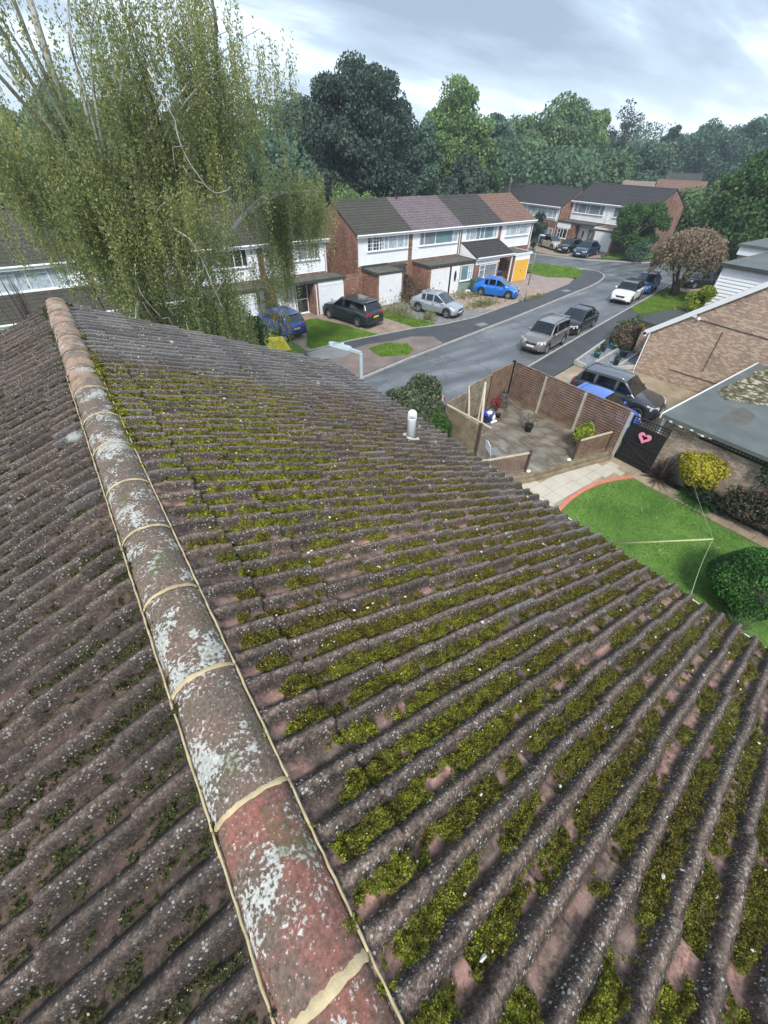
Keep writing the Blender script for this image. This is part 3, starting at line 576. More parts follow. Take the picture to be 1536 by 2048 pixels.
for i in range(len(JY)-1):
    ya, yb = JY[i]+0.004, JY[i+1]-0.004; na, nl = 48, 56
    T_, Yg = np.meshgrid(np.linspace(-0.12, math.pi+0.12, na), np.linspace(ya, yb, nl), indexing='ij')
    rad = RR - 0.004*(Yg-ya)/(yb-ya) + 0.003*(fbm(T_*3, Yg*8, 7, 3)-.5) + 0.0022*(vnoise(T_*22, Yg*60, 8)-.5) + 0.003*(rng.random()-.5)
    sag = 0.003*(rng.random()-.5)
    X = RC + rad*np.cos(T_) + 0.003*(rng.random()-.5); Z = RZ + rad*np.sin(T_)*RK + sag
    V = np.stack([X, Yg, Z], -1).reshape(-1, 3)
    q = np.arange(na-1)[:, None]*nl + np.arange(nl-1)[None, :]; F = np.stack([q, q+1, q+nl+1, q+nl], -1).reshape(-1, 4)[:, ::-1]
    # end caps so that the tile reads as a solid piece
    caps = []
    for col in (0, nl-1):
        ring = np.arange(na)*nl+col; c0 = len(V); V = np.concatenate([V, np.array([[RC, ya if col == 0 else yb, RZ]])])
        for a in range(na-1): caps.append((ring[a], ring[a+1], c0, c0))
    rt = npmesh('ridge_tile', V, F, RMs[0] if i < 8 else (RMs[1] if i < 15 else RMs[2]), house, True)
    mb = MB()
    mb.v = [tuple(v) for v in V]; mb.f = [tuple(int(x) for x in c[:3]) for c in caps]; mb.m = [0]*len(mb.f)
    e = mb.build('tile_end', RMs[1], rt)
    # bedding joint at the near end of the tile
    y = JY[i]; fresh = y < 4.0
    wd = (0.013 if y < 0.3 else 0.009) if fresh else 0.006
    T2, W2 = np.meshgrid(np.linspace(-0.1, math.pi+0.1, 40), np.linspace(-1, 1, 5), indexing='ij')
    jag = 0.005*(vnoise(T2*6, 0*T2+i*9.1, 12)-.5) if fresh else 0
    YY = y + jag + W2*wd*(0.8+0.5*vnoise(T2*9, 0*T2+i*3.7, 13))
    RR2 = RR + (0.0026 if fresh else 0.0012)*(1-W2**2*0.9) + 0.0012*(vnoise(T2*14, W2*3+i, 14)-.5)
    V = np.stack([RC+RR2*np.cos(T2), YY, RZ+(RR2*np.sin(T2)-(RR2-RR)*np.sin(T2))*RK+(RR2-RR)*np.sin(T2)], -1).reshape(-1, 3)
    q = np.arange(39)[:, None]*5 + np.arange(4)[None, :]; F = np.stack([q+5, q+6, q+1, q], -1).reshape(-1, 4)[:, ::-1]
    npmesh('mortar_joint', V, F, MT['mortar'] if fresh else MT['jointdirt'], rt, True)
    # thin pointing bead along both long edges
    if fresh:
        mb = MB()
        for sd_ in (1, -1):
            pts = [(RC+sd_*(RR-0.001+0.003*random.Random(i*7+k).random()), y+(JY[i+1]-y)*k/14, RZ+0.036-0.006*random.Random(i*9+k).random()) for k in range(15)]
            mb.tube(pts, [0.0030+0.0022*random.Random(i*5+k+sd_).random() for k in range(15)], 6)
        mb.build('mortar_bead', MT['mortar'], rt, True)
# walls, soffit, gutter under the roof
ez = AZ-4.15*math.sin(TH); exx = AX+4.15*math.cos(TH)
def zro(x): return AZ-abs(x-AX)*math.tan(TH)-0.05
mb = MB(); mb.extr([(3.35, -0.1), (3.35, zro(3.35)), (AX, zro(AX)), (-3.57, zro(-3.57)), (-3.57, -0.1)], 'y', -12, 6.62); mb.build('wall', MT['brickcream'], house)
mb = MB(); mb.box(3.35, 3.64, -12, 6.72, ez-0.10, ez-0.08); mb.box(3.64, 3.665, -12, 6.74, ez-0.16, ez-0.02); mb.build('soffit', MT['upvc'], house)
mb = MB(); n = 9; prof = [(3.735+0.052*math.cos(t), ez-0.05+0.052*math.sin(t)) for t in [math.pi+math.pi*k/n for k in range(n+1)]]
prof += [(3.735+0.047*math.cos(t), ez-0.05+0.047*math.sin(t)) for t in [2*math.pi-math.pi*k/n for k in range(n+1)]]
mb.extr(prof, 'y', -3.0, 6.74); mb.build('gutter', MT['upvc'], house)
mb = MB(); mb.extr([(x, zro(x)+0.03) for x in (3.6, AX, -3.8)] + [(x, zro(x)-0.05) for x in (-3.8, AX, 3.6)], 'y', 6.62, 6.72); mb.build('verge_board', MT['jointdirt'], house)
# vent pipe
vp = Vector((2.945, 3.44, 0)); vz = AZ-(vp.x-AX)*math.tan(TH)
mb = MB(); mb.lathe([(0.0, -0.05), (0.056, -0.05), (0.056, 0.27), (0.058, 0.275), (0.058, 0.285), (0.052, 0.287)], (vp.x, vp.y, vz), 28); vent = mb.build('vent_pipe', MT['vent'], house, True)
mb = MB(); mb.lathe([(0.044, 0.28), (0.044, 0.33), (0.0, 0.33)], (vp.x, vp.y, vz), 24); mb.build('vent_core', MT['black'], vent)
mb = MB()
for k in range(22):
    t = 2*math.pi*k/22; mb.bar((vp.x+0.052*math.cos(t), vp.y+0.052*math.sin(t), vz+0.275), (vp.x+0.052*math.cos(t), vp.y+0.052*math.sin(t), vz+0.335), 0.007, 0.007)
mb.lathe([(0.056, 0.332), (0.057, 0.338), (0.054, 0.352), (0.044, 0.368), (0.028, 0.38), (0.0, 0.385)], (vp.x, vp.y, vz), 28); mb.build('vent_cap', MT['vent'], vent, True)
mb = MB()
for k in range(26):
    t = 2*math.pi*k/26; rd = 0.075+0.02*random.Random(k).random(); dx, dy = rd*math.cos(t), rd*math.sin(t)
    mb.blob((vp.x+dx, vp.y+dy, vz-dx*math.tan(TH)+0.012), (0.018+0.014*random.Random(k+3).random(), 0.02, 0.014), 7)
mb.build('vent_mortar', plain('white_flashing_mortar', (0.5, 0.49, 0.46), 0.9, 0.3, 20), vent, True)
# loose bits on the tiles
def roof_pt(s, y, side=1, up=0.0):
    return np.stack([AX+side*(s*math.cos(TH)+up*math.sin(TH)), y, AZ-s*math.sin(TH)+up*math.cos(TH)], -1)
rng = np.random.default_rng(11); n = 620
ys = rng.uniform(-1.2, 6.6, n)**1.0; s = rng.uniform(0.25, 4.0, n); k = np.round((ys-0.038)/RP) + (rng.random(n) < 0.45)*0.5
ys = 0.038 + k*RP + rng.normal(size=n)*0.012; ondome = (k == np.round(k))
up = np.where(ondome, 0.030, 0.018)
mb = MB()
for i in range(n):
    c = roof_pt(s[i], ys[i], 1, up[i]); rd = rng.uniform(0.004, 0.011)*(1.9 if rng.random() < 0.10 else 1)*(0.85 if ys[i] < 1 else 1.0)
    m = 7; a0 = rng.random()*6; el = rng.uniform(0.5, 1)
    ring = []
    for q in range(m):
        t = a0+2*math.pi*q/m; rj = rd*rng.uniform(0.6, 1.2); du, dv = rj*math.cos(t), rj*math.sin(t)*el
        ring.append(roof_pt(s[i]+du, ys[i]+dv, 1, up[i]-0.004 - (abs(dv)*0.5 if ondome[i] else 0)))
    mb.add([roof_pt(s[i], ys[i], 1, up[i]+0.004)] + ring, [(0, q+1, (q+1) % m+1) for q in range(m)])
deb = mb.build('roof_debris', plain('pale_lichen_flakes', (0.62, 0.61, 0.56), 0.9, 0.3, 30))
tag(deb, 'pale flakes of lichen and droppings scattered over the mossy roof tiles', kind='stuff')
# ================================================================ GROUND, ROADS
def sheet(name, pts, z, mat, th=0.12, kind='structure', label=None, subdiv=False):
    mb = MB(); mb.prism(pts, z-th, z); o = mb.build(name, mat); o['kind'] = kind
    if label: o['label'] = label
    return o
mb = MB(); mb.add([(-900, -900, -0.25), (900, -900, -0.25), (900, 900, -0.25), (-900, 900, -0.25)], [(0, 1, 2, 3)]); mb.build('ground', MT['earth'])['kind'] = 'structure'
KN = [(-30, 11.8), (-10, 15.2), (5, 17.7), (12.3, 19.05), (16.2, 19.85), (23.9, 21.15), (28.1, 21.85), (34, 22.95), (39.35, 24.0), (43, 24.65), (45.7, 25.35), (48, 26.2), (49.4, 27.2), (50.2, 28.5), (49.9, 29.9), (48.9, 31.6), (47.2, 34.8), (46.0, 38.5), (46.0, 60)]
KS = [(-30, 5.2), (-10, 8.6), (5, 11.3), (12, 12.9), (21.6, 14.75), (29.5, 16.4), (39.0, 18.3), (49.5, 20.4), (56, 21.8), (64, 23.2), (80, 24)]
KF = [(51.5, 60), (51.8, 40), (53.2, 36.5), (55.1, 32.9), (57.1, 31.1), (58.8, 28.9), (62.6, 27.2), (70, 27.3), (80, 28)]
sheet('road', KN + KF + KS[::-1], -0.02, MT['asphalt'], 0.2)
def kerbline(pts, name, w=0.13, h=0.09):
    mb = MB(); P = [Vector((x, y, 0)) for x, y in pts]
    n = len(P); nr = []
    for i in range(n):
        d = (P[min(i+1, n-1)]-P[max(i-1, 0)]).normalized(); nr.append(Vector((-d.y, d.x, 0)))
    for i in range(n-1):
        a, b = P[i], P[i+1]; L_ = (b-a).length; m = max(1, int(L_/0.92))
        for k in range(m):
            p, q = a.lerp(b, k/m), a.lerp(b, (k+0.985)/m); na = nr[i].lerp(nr[i+1], k/m); nb_ = nr[i].lerp(nr[i+1], (k+1)/m)
            vs = [p-na*w/2, q-nb_*w/2, q+nb_*w/2, p+na*w/2]
            mb.add([(v.x, v.y, -0.1) for v in vs]+[(v.x, v.y, h) for v in vs], [(4, 5, 6, 7), (0, 1, 5, 4), (1, 2, 6, 5), (2, 3, 7, 6), (3, 0, 4, 7)])
    o = mb.build(name, MT['kerb']); o['kind'] = 'structure'; return o
kerbline(KN, 'kerb'); kerbline(KS, 'kerb'); kerbline(KF, 'kerb')
# north side: everything sits at z = 0.07
ZN = 0.07
PB = [(-30, 16.5), (-10, 19.5), (5, 22.5), (11.5, 24.3), (14.9, 24.45), (17.3, 24.3), (20.5, 24.1), (22.6, 23.6), (26.1, 23.6), (28.9, 24.1), (32.8, 24.8), (37.9, 25.5), (42.5, 26.5), (44.8, 27.5), (47.5, 28.6)]
KNin = KN[:14]
sheet('pavement', KNin + [(49.2, 29.8), (48.7, 29.4)] + PB[::-1], ZN-0.004, MT['path'])
sheet('pavement', [(55, 60), (53.1, 40), (54.6, 37), (56.5, 33.6), (58.2, 31.9), (60, 30), (63, 28.6), (80, 29.2)] + KF[::-1][:-1] + [(51.9, 60)], ZN-0.004, MT['path'])
sheet('verge_ground', PB[:4] + [(11.5, 30), (-30, 30)], ZN-0.03, MT['grass'])
sheet('front_gardens', PB[3:12] + [(38.0, 32.6), (11.5, 32.6)], ZN-0.012, MT['gravelbeige'])
sheet('worn_pavement', [(11.9, 19.2), (16.2, 20.02), (20.0, 20.7), (20.3, 22.0), (19.0, 22.9), (17.3, 22.9), (15.5, 23.3), (13.2, 23.0), (10.5, 21.6), (9.5, 18.8)], ZN, MT['patch'])
sheet('grey_patch', [(11.2, 22.8), (13.0, 22.2), (14.3, 22.8), (14.2, 24.1), (12.6, 24.3), (11.3, 24.1)], ZN+0.004, MT['patchgrey'])
def lawn(name, pts, z, mat, bmat, n, label, hh=0.05, seed=1):
    o = sheet(name, pts, z, mat)
    rng = np.random.default_rng(seed); P = np.array(pts); mn, mx_ = P.min(0), P.max(0); Q = rng.uniform(mn, mx_, (n*3, 2))
    ins = np.zeros(len(Q), bool); m = len(P)
    for i in range(m):
        a, b = P[i], P[(i+1) % m]; c = ((a[1] > Q[:, 1]) != (b[1] > Q[:, 1])) & (Q[:, 0] < (b[0]-a[0])*(Q[:, 1]-a[1])/(b[1]-a[1]+1e-12)+a[0]); ins ^= c
    Q = Q[ins][:n]; Q = np.c_[Q, np.full(len(Q), z)]
    t = rng.uniform(0, 2*np.pi, len(Q)); hgt = hh*rng.uniform(0.5, 1.4, len(Q))*(0.6+0.8*fbm(Q[:, 0]*1.5, Q[:, 1]*1.5, 3)); w_ = hh*rng.uniform(0.12, 0.3, len(Q))
    dx = np.stack([np.cos(t), np.sin(t), 0*t], 1); ln = rng.normal(size=(len(Q), 2))*0.5
    top = Q + np.c_[ln*hgt[:, None], hgt]
    V = np.stack([Q-dx*w_[:, None], Q+dx*w_[:, None], top+dx*w_[:, None]*0.2, top-dx*w_[:, None]*0.2], 1)
    g = npmesh('grass', V, quadF(len(Q)), bmat); tag(g, label, kind='stuff')
    return o
lawn('lawn', [(11.9, 24.45), (14.9, 24.55), (17.2, 24.4), (16.2, 27.5), (15.2, 29.9), (13.9, 30.0), (13.0, 27.2), (11.9, 25.2)], ZN, MT['grass'], FO['bladeyel'], 16000, 'green lawn between the two driveways of the tree-hidden terrace', 0.07, 1)
lawn('lawn', [(20.4, 24.15), (22.3, 24.1), (21.7, 25.6), (21.2, 27.2), (20.5, 29.4), (19.6, 29.6), (19.9, 27.0)], ZN, MT['grass'], FO['bladeyel'], 7000, 'narrow grass strip beside the silver car', 0.10, 2)
lawn('lawn', [(15.0, 21.0), (16.6, 20.25), (17.5, 20.9), (17.8, 21.9), (16.6, 22.7), (15.1, 22.55)], ZN+0.008, MT['grass'], FO['bladeyel'], 6000, 'small grass island in the pavement', 0.08, 3)
lawn('lawn', [(42.6, 29.4), (44.3, 28.3), (46.3, 27.9), (48.6, 29.2), (49.3, 30.6), (48.6, 32.9), (47.0, 35.0), (43.5, 33.4), (42.6, 31.5)], ZN, MT['grass'], FO['bladeyel'], 9000, 'green corner lawn beside the yellow garage', 0.09, 4)
sheet('gravel_drive', [(22.3, 23.75), (26.0, 23.75), (28.9, 24.25), (26.4, 26.2), (26.2, 30.0), (21.6, 30.0), (21.8, 26.2)], ZN-0.004, MT['gravelgrey'])
sheet('gravel_drive', [(29.0, 24.28), (32.8, 24.95), (37.9, 25.62), (37.4, 30.2), (27.0, 30.2), (26.6, 26.4)], ZN-0.004, MT['gravelpink'])
sheet('paved_drive', [(37.9, 25.62), (42.4, 26.6), (44.6, 27.5), (44.1, 28.3), (42.6, 29.3), (42.4, 31.5), (41, 32.4), (37.3, 32.4), (37.4, 30.2)], ZN-0.0, MT['blockpave'])
for x, y in ((25.2, 22.1), (39.6, 24.9), (12.9, 23.6)):
    mb = MB(); mb.box(x-0.45, x+0.45, y-0.3, y+0.3, ZN-0.05, ZN+0.006); o = mb.build('manhole_cover', MT['patchgrey']); o.rotation_euler = (0, 0, 0)
    tag(o, {25.2: 'pale rectangular cover in the dark pavement in front of the silver car', 39.6: 'pale rectangular cover in the pavement near the paved drive', 12.9: 'pale cover in the pavement by the blue car drive'}[x], 'cover')
# edging kerb lines along the back of the pavement
mb = MB()
for i in range(3, 12):
    mb.bar((PB[i][0], PB[i][1]+0.03, ZN+0.01), (PB[i+1][0], PB[i+1][1]+0.03, ZN+0.01), 0.07, 0.06)
mb.build('path_edging', MT['kerb'])['kind'] = 'structure'
sheet('terrace_forecourt', [(53.4, 37.5), (55.3, 33.5), (57.6, 32.6), (63.5, 33.2), (63.5, 43), (61.5, 46), (53.4, 46)], ZN, MT['gravelbeige'])
lawn('lawn', [(57.6, 32.7), (59.0, 31.4), (61, 30.1), (67, 29), (80, 30), (80, 34), (58.6, 33.4)], ZN, MT['grass'], FO['bladeyel'], 7000, 'rough grass under the round bush before the far terrace', 0.12, 5)
# south side of the road
ZS = 0.07
PS = [(-30, 3.7), (-10, 7.0), (5, 9.8), (12, 11.4), (17.5, 12.35), (21.6, 12.95), (24.5, 13.5), (30, 14.7), (35, 16.0), (38.2, 16.9), (47, 18.5)]
sheet('pavement', KS[:7] + [(42, 18.9), (42, 17.6)] + PS[:10][::-1], ZS-0.004, MT['path'])
sheet('near_ground', PS[:6] + [(21.6, -14), (-30, -14)], 0.0-0.02, MT['soil'])
sheet('right_ground', PS[5:] + [(80, 22), (80, -14), (21.6, -14)], ZS-0.06, MT['earth'])
lawn('lawn', [(38.6, 17.1), (42.3, 16.4), (46.2, 16.0), (49.4, 17.7), (49.0, 20.1), (43.0, 18.9), (39.4, 18.2)], ZS, MT['grass'], FO['bladeyel'], 12000, 'grass verge around the brown-leaved tree', 0.08, 6)
sheet('dirt_drive', [(46.2, 15.9), (58, 15.0), (62, 19), (56, 21.6), (49.6, 20.2), (49.4, 17.6)], ZS-0.01, MT['gravelpink'])
sheet('concrete_drive', [(18.2, 12.35), (21.6, 12.9), (24.5, 13.35), (24.6, 11.9), (26.9, 10.9), (26.9, 5.1), (17.3, 5.1)], ZS-0.002, plain('wet_concrete_drive', (0.30, 0.235, 0.15), 0.5, 0.35, 0.9, alt=(0.44, 0.36, 0.25), detail=9))
# raised slate bed
sheet('slate_bed', [(24.6, 13.35), (24.5, 12.0), (27.0, 10.95), (31.5, 11.6), (31.5, 14.9), (29.6, 14.5)], 0.24, MT['slate'], 0.3)
mb = MB()
for a, b in (((24.5, 13.4), (29.6, 14.55)), ((24.55, 13.4), (24.45, 12.0)), ((24.45, 12.0), (27.0, 10.95)), ((24.9, 12.5), (29.3, 13.2)), ((26.2, 11.5), (29.5, 12.0))):
    mb.bar((a[0], a[1], 0.22), (b[0], b[1], 0.22), 0.12, 0.24)
mb.build('bed_edging', MT['concrete'])['kind'] = 'structure'
# own garden
sheet('patio', [(4.2, 9.2), (9.0, 8.45), (12.4, 7.1), (14.6, 6.7), (16.9, 6.2), (17.4, 6.1), (17.2, 4.9), (16.3, 4.9), (15.1, 5.35), (13.9, 5.45), (12.0, 5.3), (4.2, 4.9)], 0.012, MT['slabdirty'])
mb = MB(); rg = random.Random(4)
for i in range(-8, 12):
    for j in range(6):
        x0 = 9.6+i*0.645; yb = 4.9+(0.0 if x0 < 14 else -0.1); y0 = yb+j*0.645-0.06
        x1, y1 = x0+0.632, y0+0.632; cx, cy = (x0+x1)/2, (y0+y1)/2
        top = 7.95-(cx-10.4)*0.275-0.12; low = (5.62 if cx > 12.3 else 5.45) - (0.0 if cx < 15.4 else (cx-15.4)*0.45)
        if cy > top or cx > 16.9: continue
        y0c, y1c = max(y0, low), min(y1, top+0.12)
        if y1c-y0c < 0.12: continue
        h = 0.03+rg.random()*0.004
        mb.box(x0, x1, y0c, y1c, -0.02, h)
mb.build('patio_slabs', MT['slab'])['kind'] = 'structure'
mb = MB(); arc = [(11.2, 5.06), (12.1, 5.30), (13.0, 5.46), (13.9, 5.50), (14.6, 5.45), (15.2, 5.32), (15.8, 5.12), (16.35, 4.88)]
for i in range(len(arc)-1):
    a, b = Vector((*arc[i], 0)), Vector((*arc[i+1], 0)); m = 4
    for k in range(m):
        p, q = a.lerp(b, k/m), a.lerp(b, (k+0.96)/m); mb.bar((p.x, p.y, 0.02), (q.x, q.y, 0.02), 0.15, 0.075)
mb.build('brick_edging', MT['terracotta'])['kind'] = 'structure'
lawn('lawn', [(5, 4.9), (11.2, 4.98), (12.1, 5.22), (13.0, 5.38), (13.9, 5.42), (14.6, 5.37), (15.2, 5.24), (15.8, 5.04), (16.33, 4.8), (16.33, -6), (5, -6)], 0.0, MT['grassrich'], FO['blade'], 90000, 'bright green mown garden lawn', 0.045, 7)
mb = MB(); y = 5.6; rg = random.Random(8)
while y > -6:
    l = rg.uniform(0.55, 0.95); mb.box(16.38+rg.uniform(-.02, .02), 17.06, y-l, y-0.012, -0.05, 0.03+rg.random()*0.008); y -= l
mb.build('slab_path', MT['slabdirty'])['kind'] = 'structure'
# deck
dk_ = [(9.0, 8.50), (12.5, 7.22), (14.8, 6.74), (16.82, 6.30), (16.82, 12.25), (11.0, 11.2), (9.0, 10.9)]
mb = MB()
x = 9.0; lo = lambda x: np.interp(x, [9.0, 12.5, 14.8, 16.82], [8.50, 7.22, 6.74, 6.30])+0.03; hi = lambda x: np.interp(x, [9, 11.0, 16.82], [10.9, 11.15, 12.2])
while x < 16.8:
    mb.prism([(x, lo(x)), (x+0.118, lo(x+0.118)), (x+0.118, hi(x+0.118)), (x, hi(x))], 0.30, 0.352); x += 0.132
deck = mb.build('deck', MT['deck'])
mb = MB()
for i in range(3):
    a, b = dk_[i], dk_[i+1]; mb.bar((a[0], a[1]-0.03, 0.175), (b[0], b[1]-0.03, 0.175), 0.06, 0.35)
    mb.bar((a[0], a[1]-0.16, 0.10), (b[0], b[1]-0.16, 0.10), 0.10, 0.16)
mb.build('deck_fascia', MT['trellisold'], deck)
tag(deck, 'wet grey-brown timber deck inside the trellis fences', 'deck')
# ================================================================ HOUSES
def window(parent, x0, x1, z0, z1, y, curtain='curtain', mull=(), trans=(), sill=True, lattice=None, axis='y', s=-1, fr=0.055):
    """window on the plane y (front towards s); mull = x fractions of mullions, trans = (x fraction from, to, z fraction) bars"""
    mb = MB(); d0, d1 = sorted((y+s*0.0, y+s*0.055))
    def bx(m, a0, a1, b0, b1, c0, c1):
        if axis == 'y': m.box(a0, a1, b0, b1, c0, c1)
        else: m.box(b0, b1, a0, a1, c0, c1)
    bx(mb, x0, x1, d0, d1, z1-fr, z1); bx(mb, x0, x1, d0, d1, z0, z0+fr)
    bx(mb, x0, x0+fr, d0, d1, z0+fr, z1-fr); bx(mb, x1-fr, x1, d0, d1, z0+fr, z1-fr)
    W = x1-x0; H_ = z1-z0
    for f in mull: bx(mb, x0+W*f-fr*0.5, x0+W*f+fr*0.5, d0+0.004, d1-0.004, z0+fr, z1-fr)
    for a, b, zf in trans: bx(mb, x0+W*a+fr*0.5, x0+W*b-fr*0.5, d0+0.006, d1-0.006, z0+H_*zf-fr*0.4, z0+H_*zf+fr*0.4)
    if lattice:
        a, b, nx, nz = lattice
        for i in range(1, nx): bx(mb, x0+W*(a+(b-a)*i/nx)-0.014, x0+W*(a+(b-a)*i/nx)+0.014, d0+0.01, d1-0.01, z0+fr, z1-fr)
        for i in range(1, nz): bx(mb, x0+W*a, x0+W*b, d0+0.012, d1-0.012, z0+H_*i/nz-0.014, z0+H_*i/nz+0.014)
    f = mb.build('window', MT['upvc'], parent)
    mb = MB(); g0, g1 = sorted((y+s*0.018, y+s*0.024)); bx(mb, x0+fr, x1-fr, g0, g1, z0+fr, z1-fr); mb.build('pane', MT['pane'], f)
    cs = curtain if isinstance(curtain, (list, tuple)) else [(0, 1, curtain)]
    for a, b, c in cs:
        mb = MB(); u0, u1 = x0+fr*0.6+(W-fr*1.2)*a, x0+fr*0.6+(W-fr*1.2)*b; m = max(4, int((u1-u0)/0.05)); vs = []
        for i in range(m+1):
            u = u0+(u1-u0)*i/m; dd = y+s*(0.008+0.004*math.sin(i*2.1))
            for z in (z0+fr*0.6, z1-fr*0.6): vs.append((u, dd, z) if axis == 'y' else (dd, u, z))
        mb.add(vs, [(2*i, 2*i+2, 2*i+3, 2*i+1) for i in range(m)]); mb.build('curtain', MT[c], f)
    if sill:
        mb = MB(); a, b = sorted((y, y+s*0.12)); bx(mb, x0-0.04, x1+0.04, a, b, z0-0.05, z0-0.003); mb.build('sill', MT['upvc'], f)
    return f
def cladding(parent, x0, x1, z0, z1, y, bh=0.15, mat='clad'):
    mb = MB(); n = max(1, round((z1-z0)/bh)); h = (z1-z0)/n; rg = random.Random(int(x0*10))
    for i in range(n):
        za, zb = z0+i*h, z0+(i+1)*h
        mb.add([(x0, y-0.028, za), (x1, y-0.028, za), (x1, y-0.006, zb), (x0, y-0.006, zb), (x0, y, za), (x1, y, za), (x0, y, zb), (x1, y, zb)],
               [(0, 1, 2, 3), (0, 4, 5, 1), (0, 3, 6, 4), (1, 5, 7, 2)])
    return mb.build('cladding', MT[mat], parent)
def pitched(parent, x0, x1, yf, ze, yr, zr, yb, mat, over=0.28, course=0.33, name='roof', cap=True):
    """tiled gable roof with real stepped courses; front eave at yf, ridge yr, back eave yb"""
    mb = MB(); rg = random.Random(int(x0*7)+3)
    for sgn, ya, in ((1, yf), (-1, yb)):
        L_ = math.hypot(yr-ya, zr-ze); n = max(2, int(L_/course)); dy, dz = (yr-ya)/n, (zr-ze)/n
        for i in range(n):
            y0_, z0_ = ya+dy*i, ze+dz*i; y1_, z1_ = ya+dy*(i+1), ze+dz*(i+1); t = 0.032+0.012*rg.random()
            vs = [(x0, y0_, z0_+t), (x1, y0_, z0_+t), (x1, y1_+dy*0.02, z1_+0.008), (x0, y1_+dy*0.02, z1_+0.008), (x0, y0_, z0_-0.06), (x1, y0_, z0_-0.06), (x1, y1_, z1_-0.08), (x0, y1_, z1_-0.08)]
            fs = [(0, 1, 2, 3), (4, 5, 1, 0), (4, 7, 6, 5), (0, 3, 7, 4), (1, 5, 6, 2)]
            mb.add(vs, fs if sgn > 0 else [f[::-1] for f in fs])
    if cap:
        m = int((x1-x0)/0.45)+1; w_ = (x1-x0)/m
        for i in range(m):
            mb.extr([(yr-0.14, zr-0.035), (yr-0.09, zr+0.035), (yr, zr+0.07), (yr+0.09, zr+0.035), (yr+0.14, zr-0.035)], 'x', x0+i*w_, x0+(i+0.97)*w_)
    return mb.build(name, MT[mat], parent)
def leanto(parent, x0, x1, y0, z0, y1, z1, mat, name='porch_roof'):
    mb = MB(); L_ = math.hypot(y1-y0, z1-z0); n = max(2, int(L_/0.33)); dy, dz = (y1-y0)/n, (z1-z0)/n
    for i in range(n):
        a, b, c, d = y0+dy*i, z0+dz*i, y0+dy*(i+1), z0+dz*(i+1)
        mb.add([(x0, a, b+0.04), (x1, a, b+0.04), (x1, c, d+0.008), (x0, c, d+0.008), (x0, a, b-0.05), (x1, a, b-0.05), (x1, c, d-0.07), (x0, c, d-0.07)],
               [(0, 1, 2, 3), (4, 5, 1, 0), (4, 7, 6, 5), (0, 3, 7, 4), (1, 5, 6, 2)])
    return mb.build(name, MT[mat], parent)
def flatroof(parent, x0, x1, y0, y1, z, edge='fascia', name='flat_roof'):
    mb = MB(); mb.box(x0, x1, y0, y1, z-0.16, z-0.02); f = mb.build(name, MT[edge], parent)
    mb = MB(); mb.box(x0+0.06, x1-0.06, y0+0.06, y1, z-0.02, z-0.004); mb.build('felt', MT['felt'], f)
    mb = MB()
    for a in ((x0, x0+0.06, y0, y1), (x1-0.06, x1, y0, y1), (x0+0.06, x1-0.06, y0, y0+0.06)): mb.box(*a, z-0.02, z+0.03)
    mb.build('trim', MT[edge], f); return f
def garage_door(parent, x0, x1, z0, z1, y, mat='white', ribs=7, vertical=False):
    mb = MB(); mb.box(x0, x1, y-0.03, y, z0, z1)
    n = ribs; h = (z1-z0)/n
    for i in range(n):
        if vertical: mb.box(x0+(x1-x0)*i/n+0.02, x0+(x1-x0)*(i+1)/n-0.02, y-0.042, y-0.03, z0+0.03, z1-0.03)
        else: mb.box(x0+0.03, x1-0.03, y-0.045, y-0.03, z0+i*h+0.018, z0+(i+1)*h-0.018)
    d = mb.build('garage_door', MT[mat], parent)
    mb = MB(); mb.box((x0+x1)/2-0.05, (x0+x1)/2+0.05, y-0.075, y-0.045, z0+(z1-z0)*0.47, z0+(z1-z0)*0.51); mb.build('handle', MT['trim'], d)
    mb = MB(); mb.box(x0-0.06, x0, y-0.06, y+0.01, z0, z1+0.06); mb.box(x1, x1+0.06, y-0.06, y+0.01, z0, z1+0.06); mb.box(x0, x1, y-0.06, y+0.01, z1, z1+0.06); mb.build('frame', MT['upvc'], d)
    return d
def front_door(parent, x0, x1, z0, z1, y, mat='upvc', glass='oval'):
    mb = MB(); mb.box(x0, x1, y-0.05, y, z0, z1); d = mb.build('front_door', MT[mat], parent)
    mb = MB()
    if glass == 'oval':
        cx, cz = (x0+x1)/2, z0+(z1-z0)*0.66; n = 16; rx, rz = (x1-x0)*0.17, (z1-z0)*0.21
        mb.add([(cx+rx*math.cos(2*math.pi*k/n), y-0.055, cz+rz*math.sin(2*math.pi*k/n)) for k in range(n)], [tuple(range(n))[::-1]])
    else: mb.box(x0+0.12, x1-0.12, y-0.056, y-0.05, z0+0.15, z0+0.95); mb.box(x0+0.12, x1-0.12, y-0.056, y-0.05, z0+1.05, z1-0.15)
    mb.build('door_glass', MT['curtaindark'], d)
    mb = MB(); mb.box(x0+0.3, x1-0.3, y-0.06, y-0.05, z0+0.95, z0+1.0); mb.box(x1-0.12, x1-0.08, y-0.09, y-0.05, z0+0.98, z0+1.1); mb.build('handle', MT['chrome'], d)
    mb = MB(); mb.box(x0-0.07, x0, y-0.04, y+0.01, z0, z1+0.07); mb.box(x1, x1+0.07, y-0.04, y+0.01, z0, z1+0.07); mb.box(x0, x1, y-0.04, y+0.01, z1, z1+0.07); mb.build('frame', MT['upvc'], d)
    return d
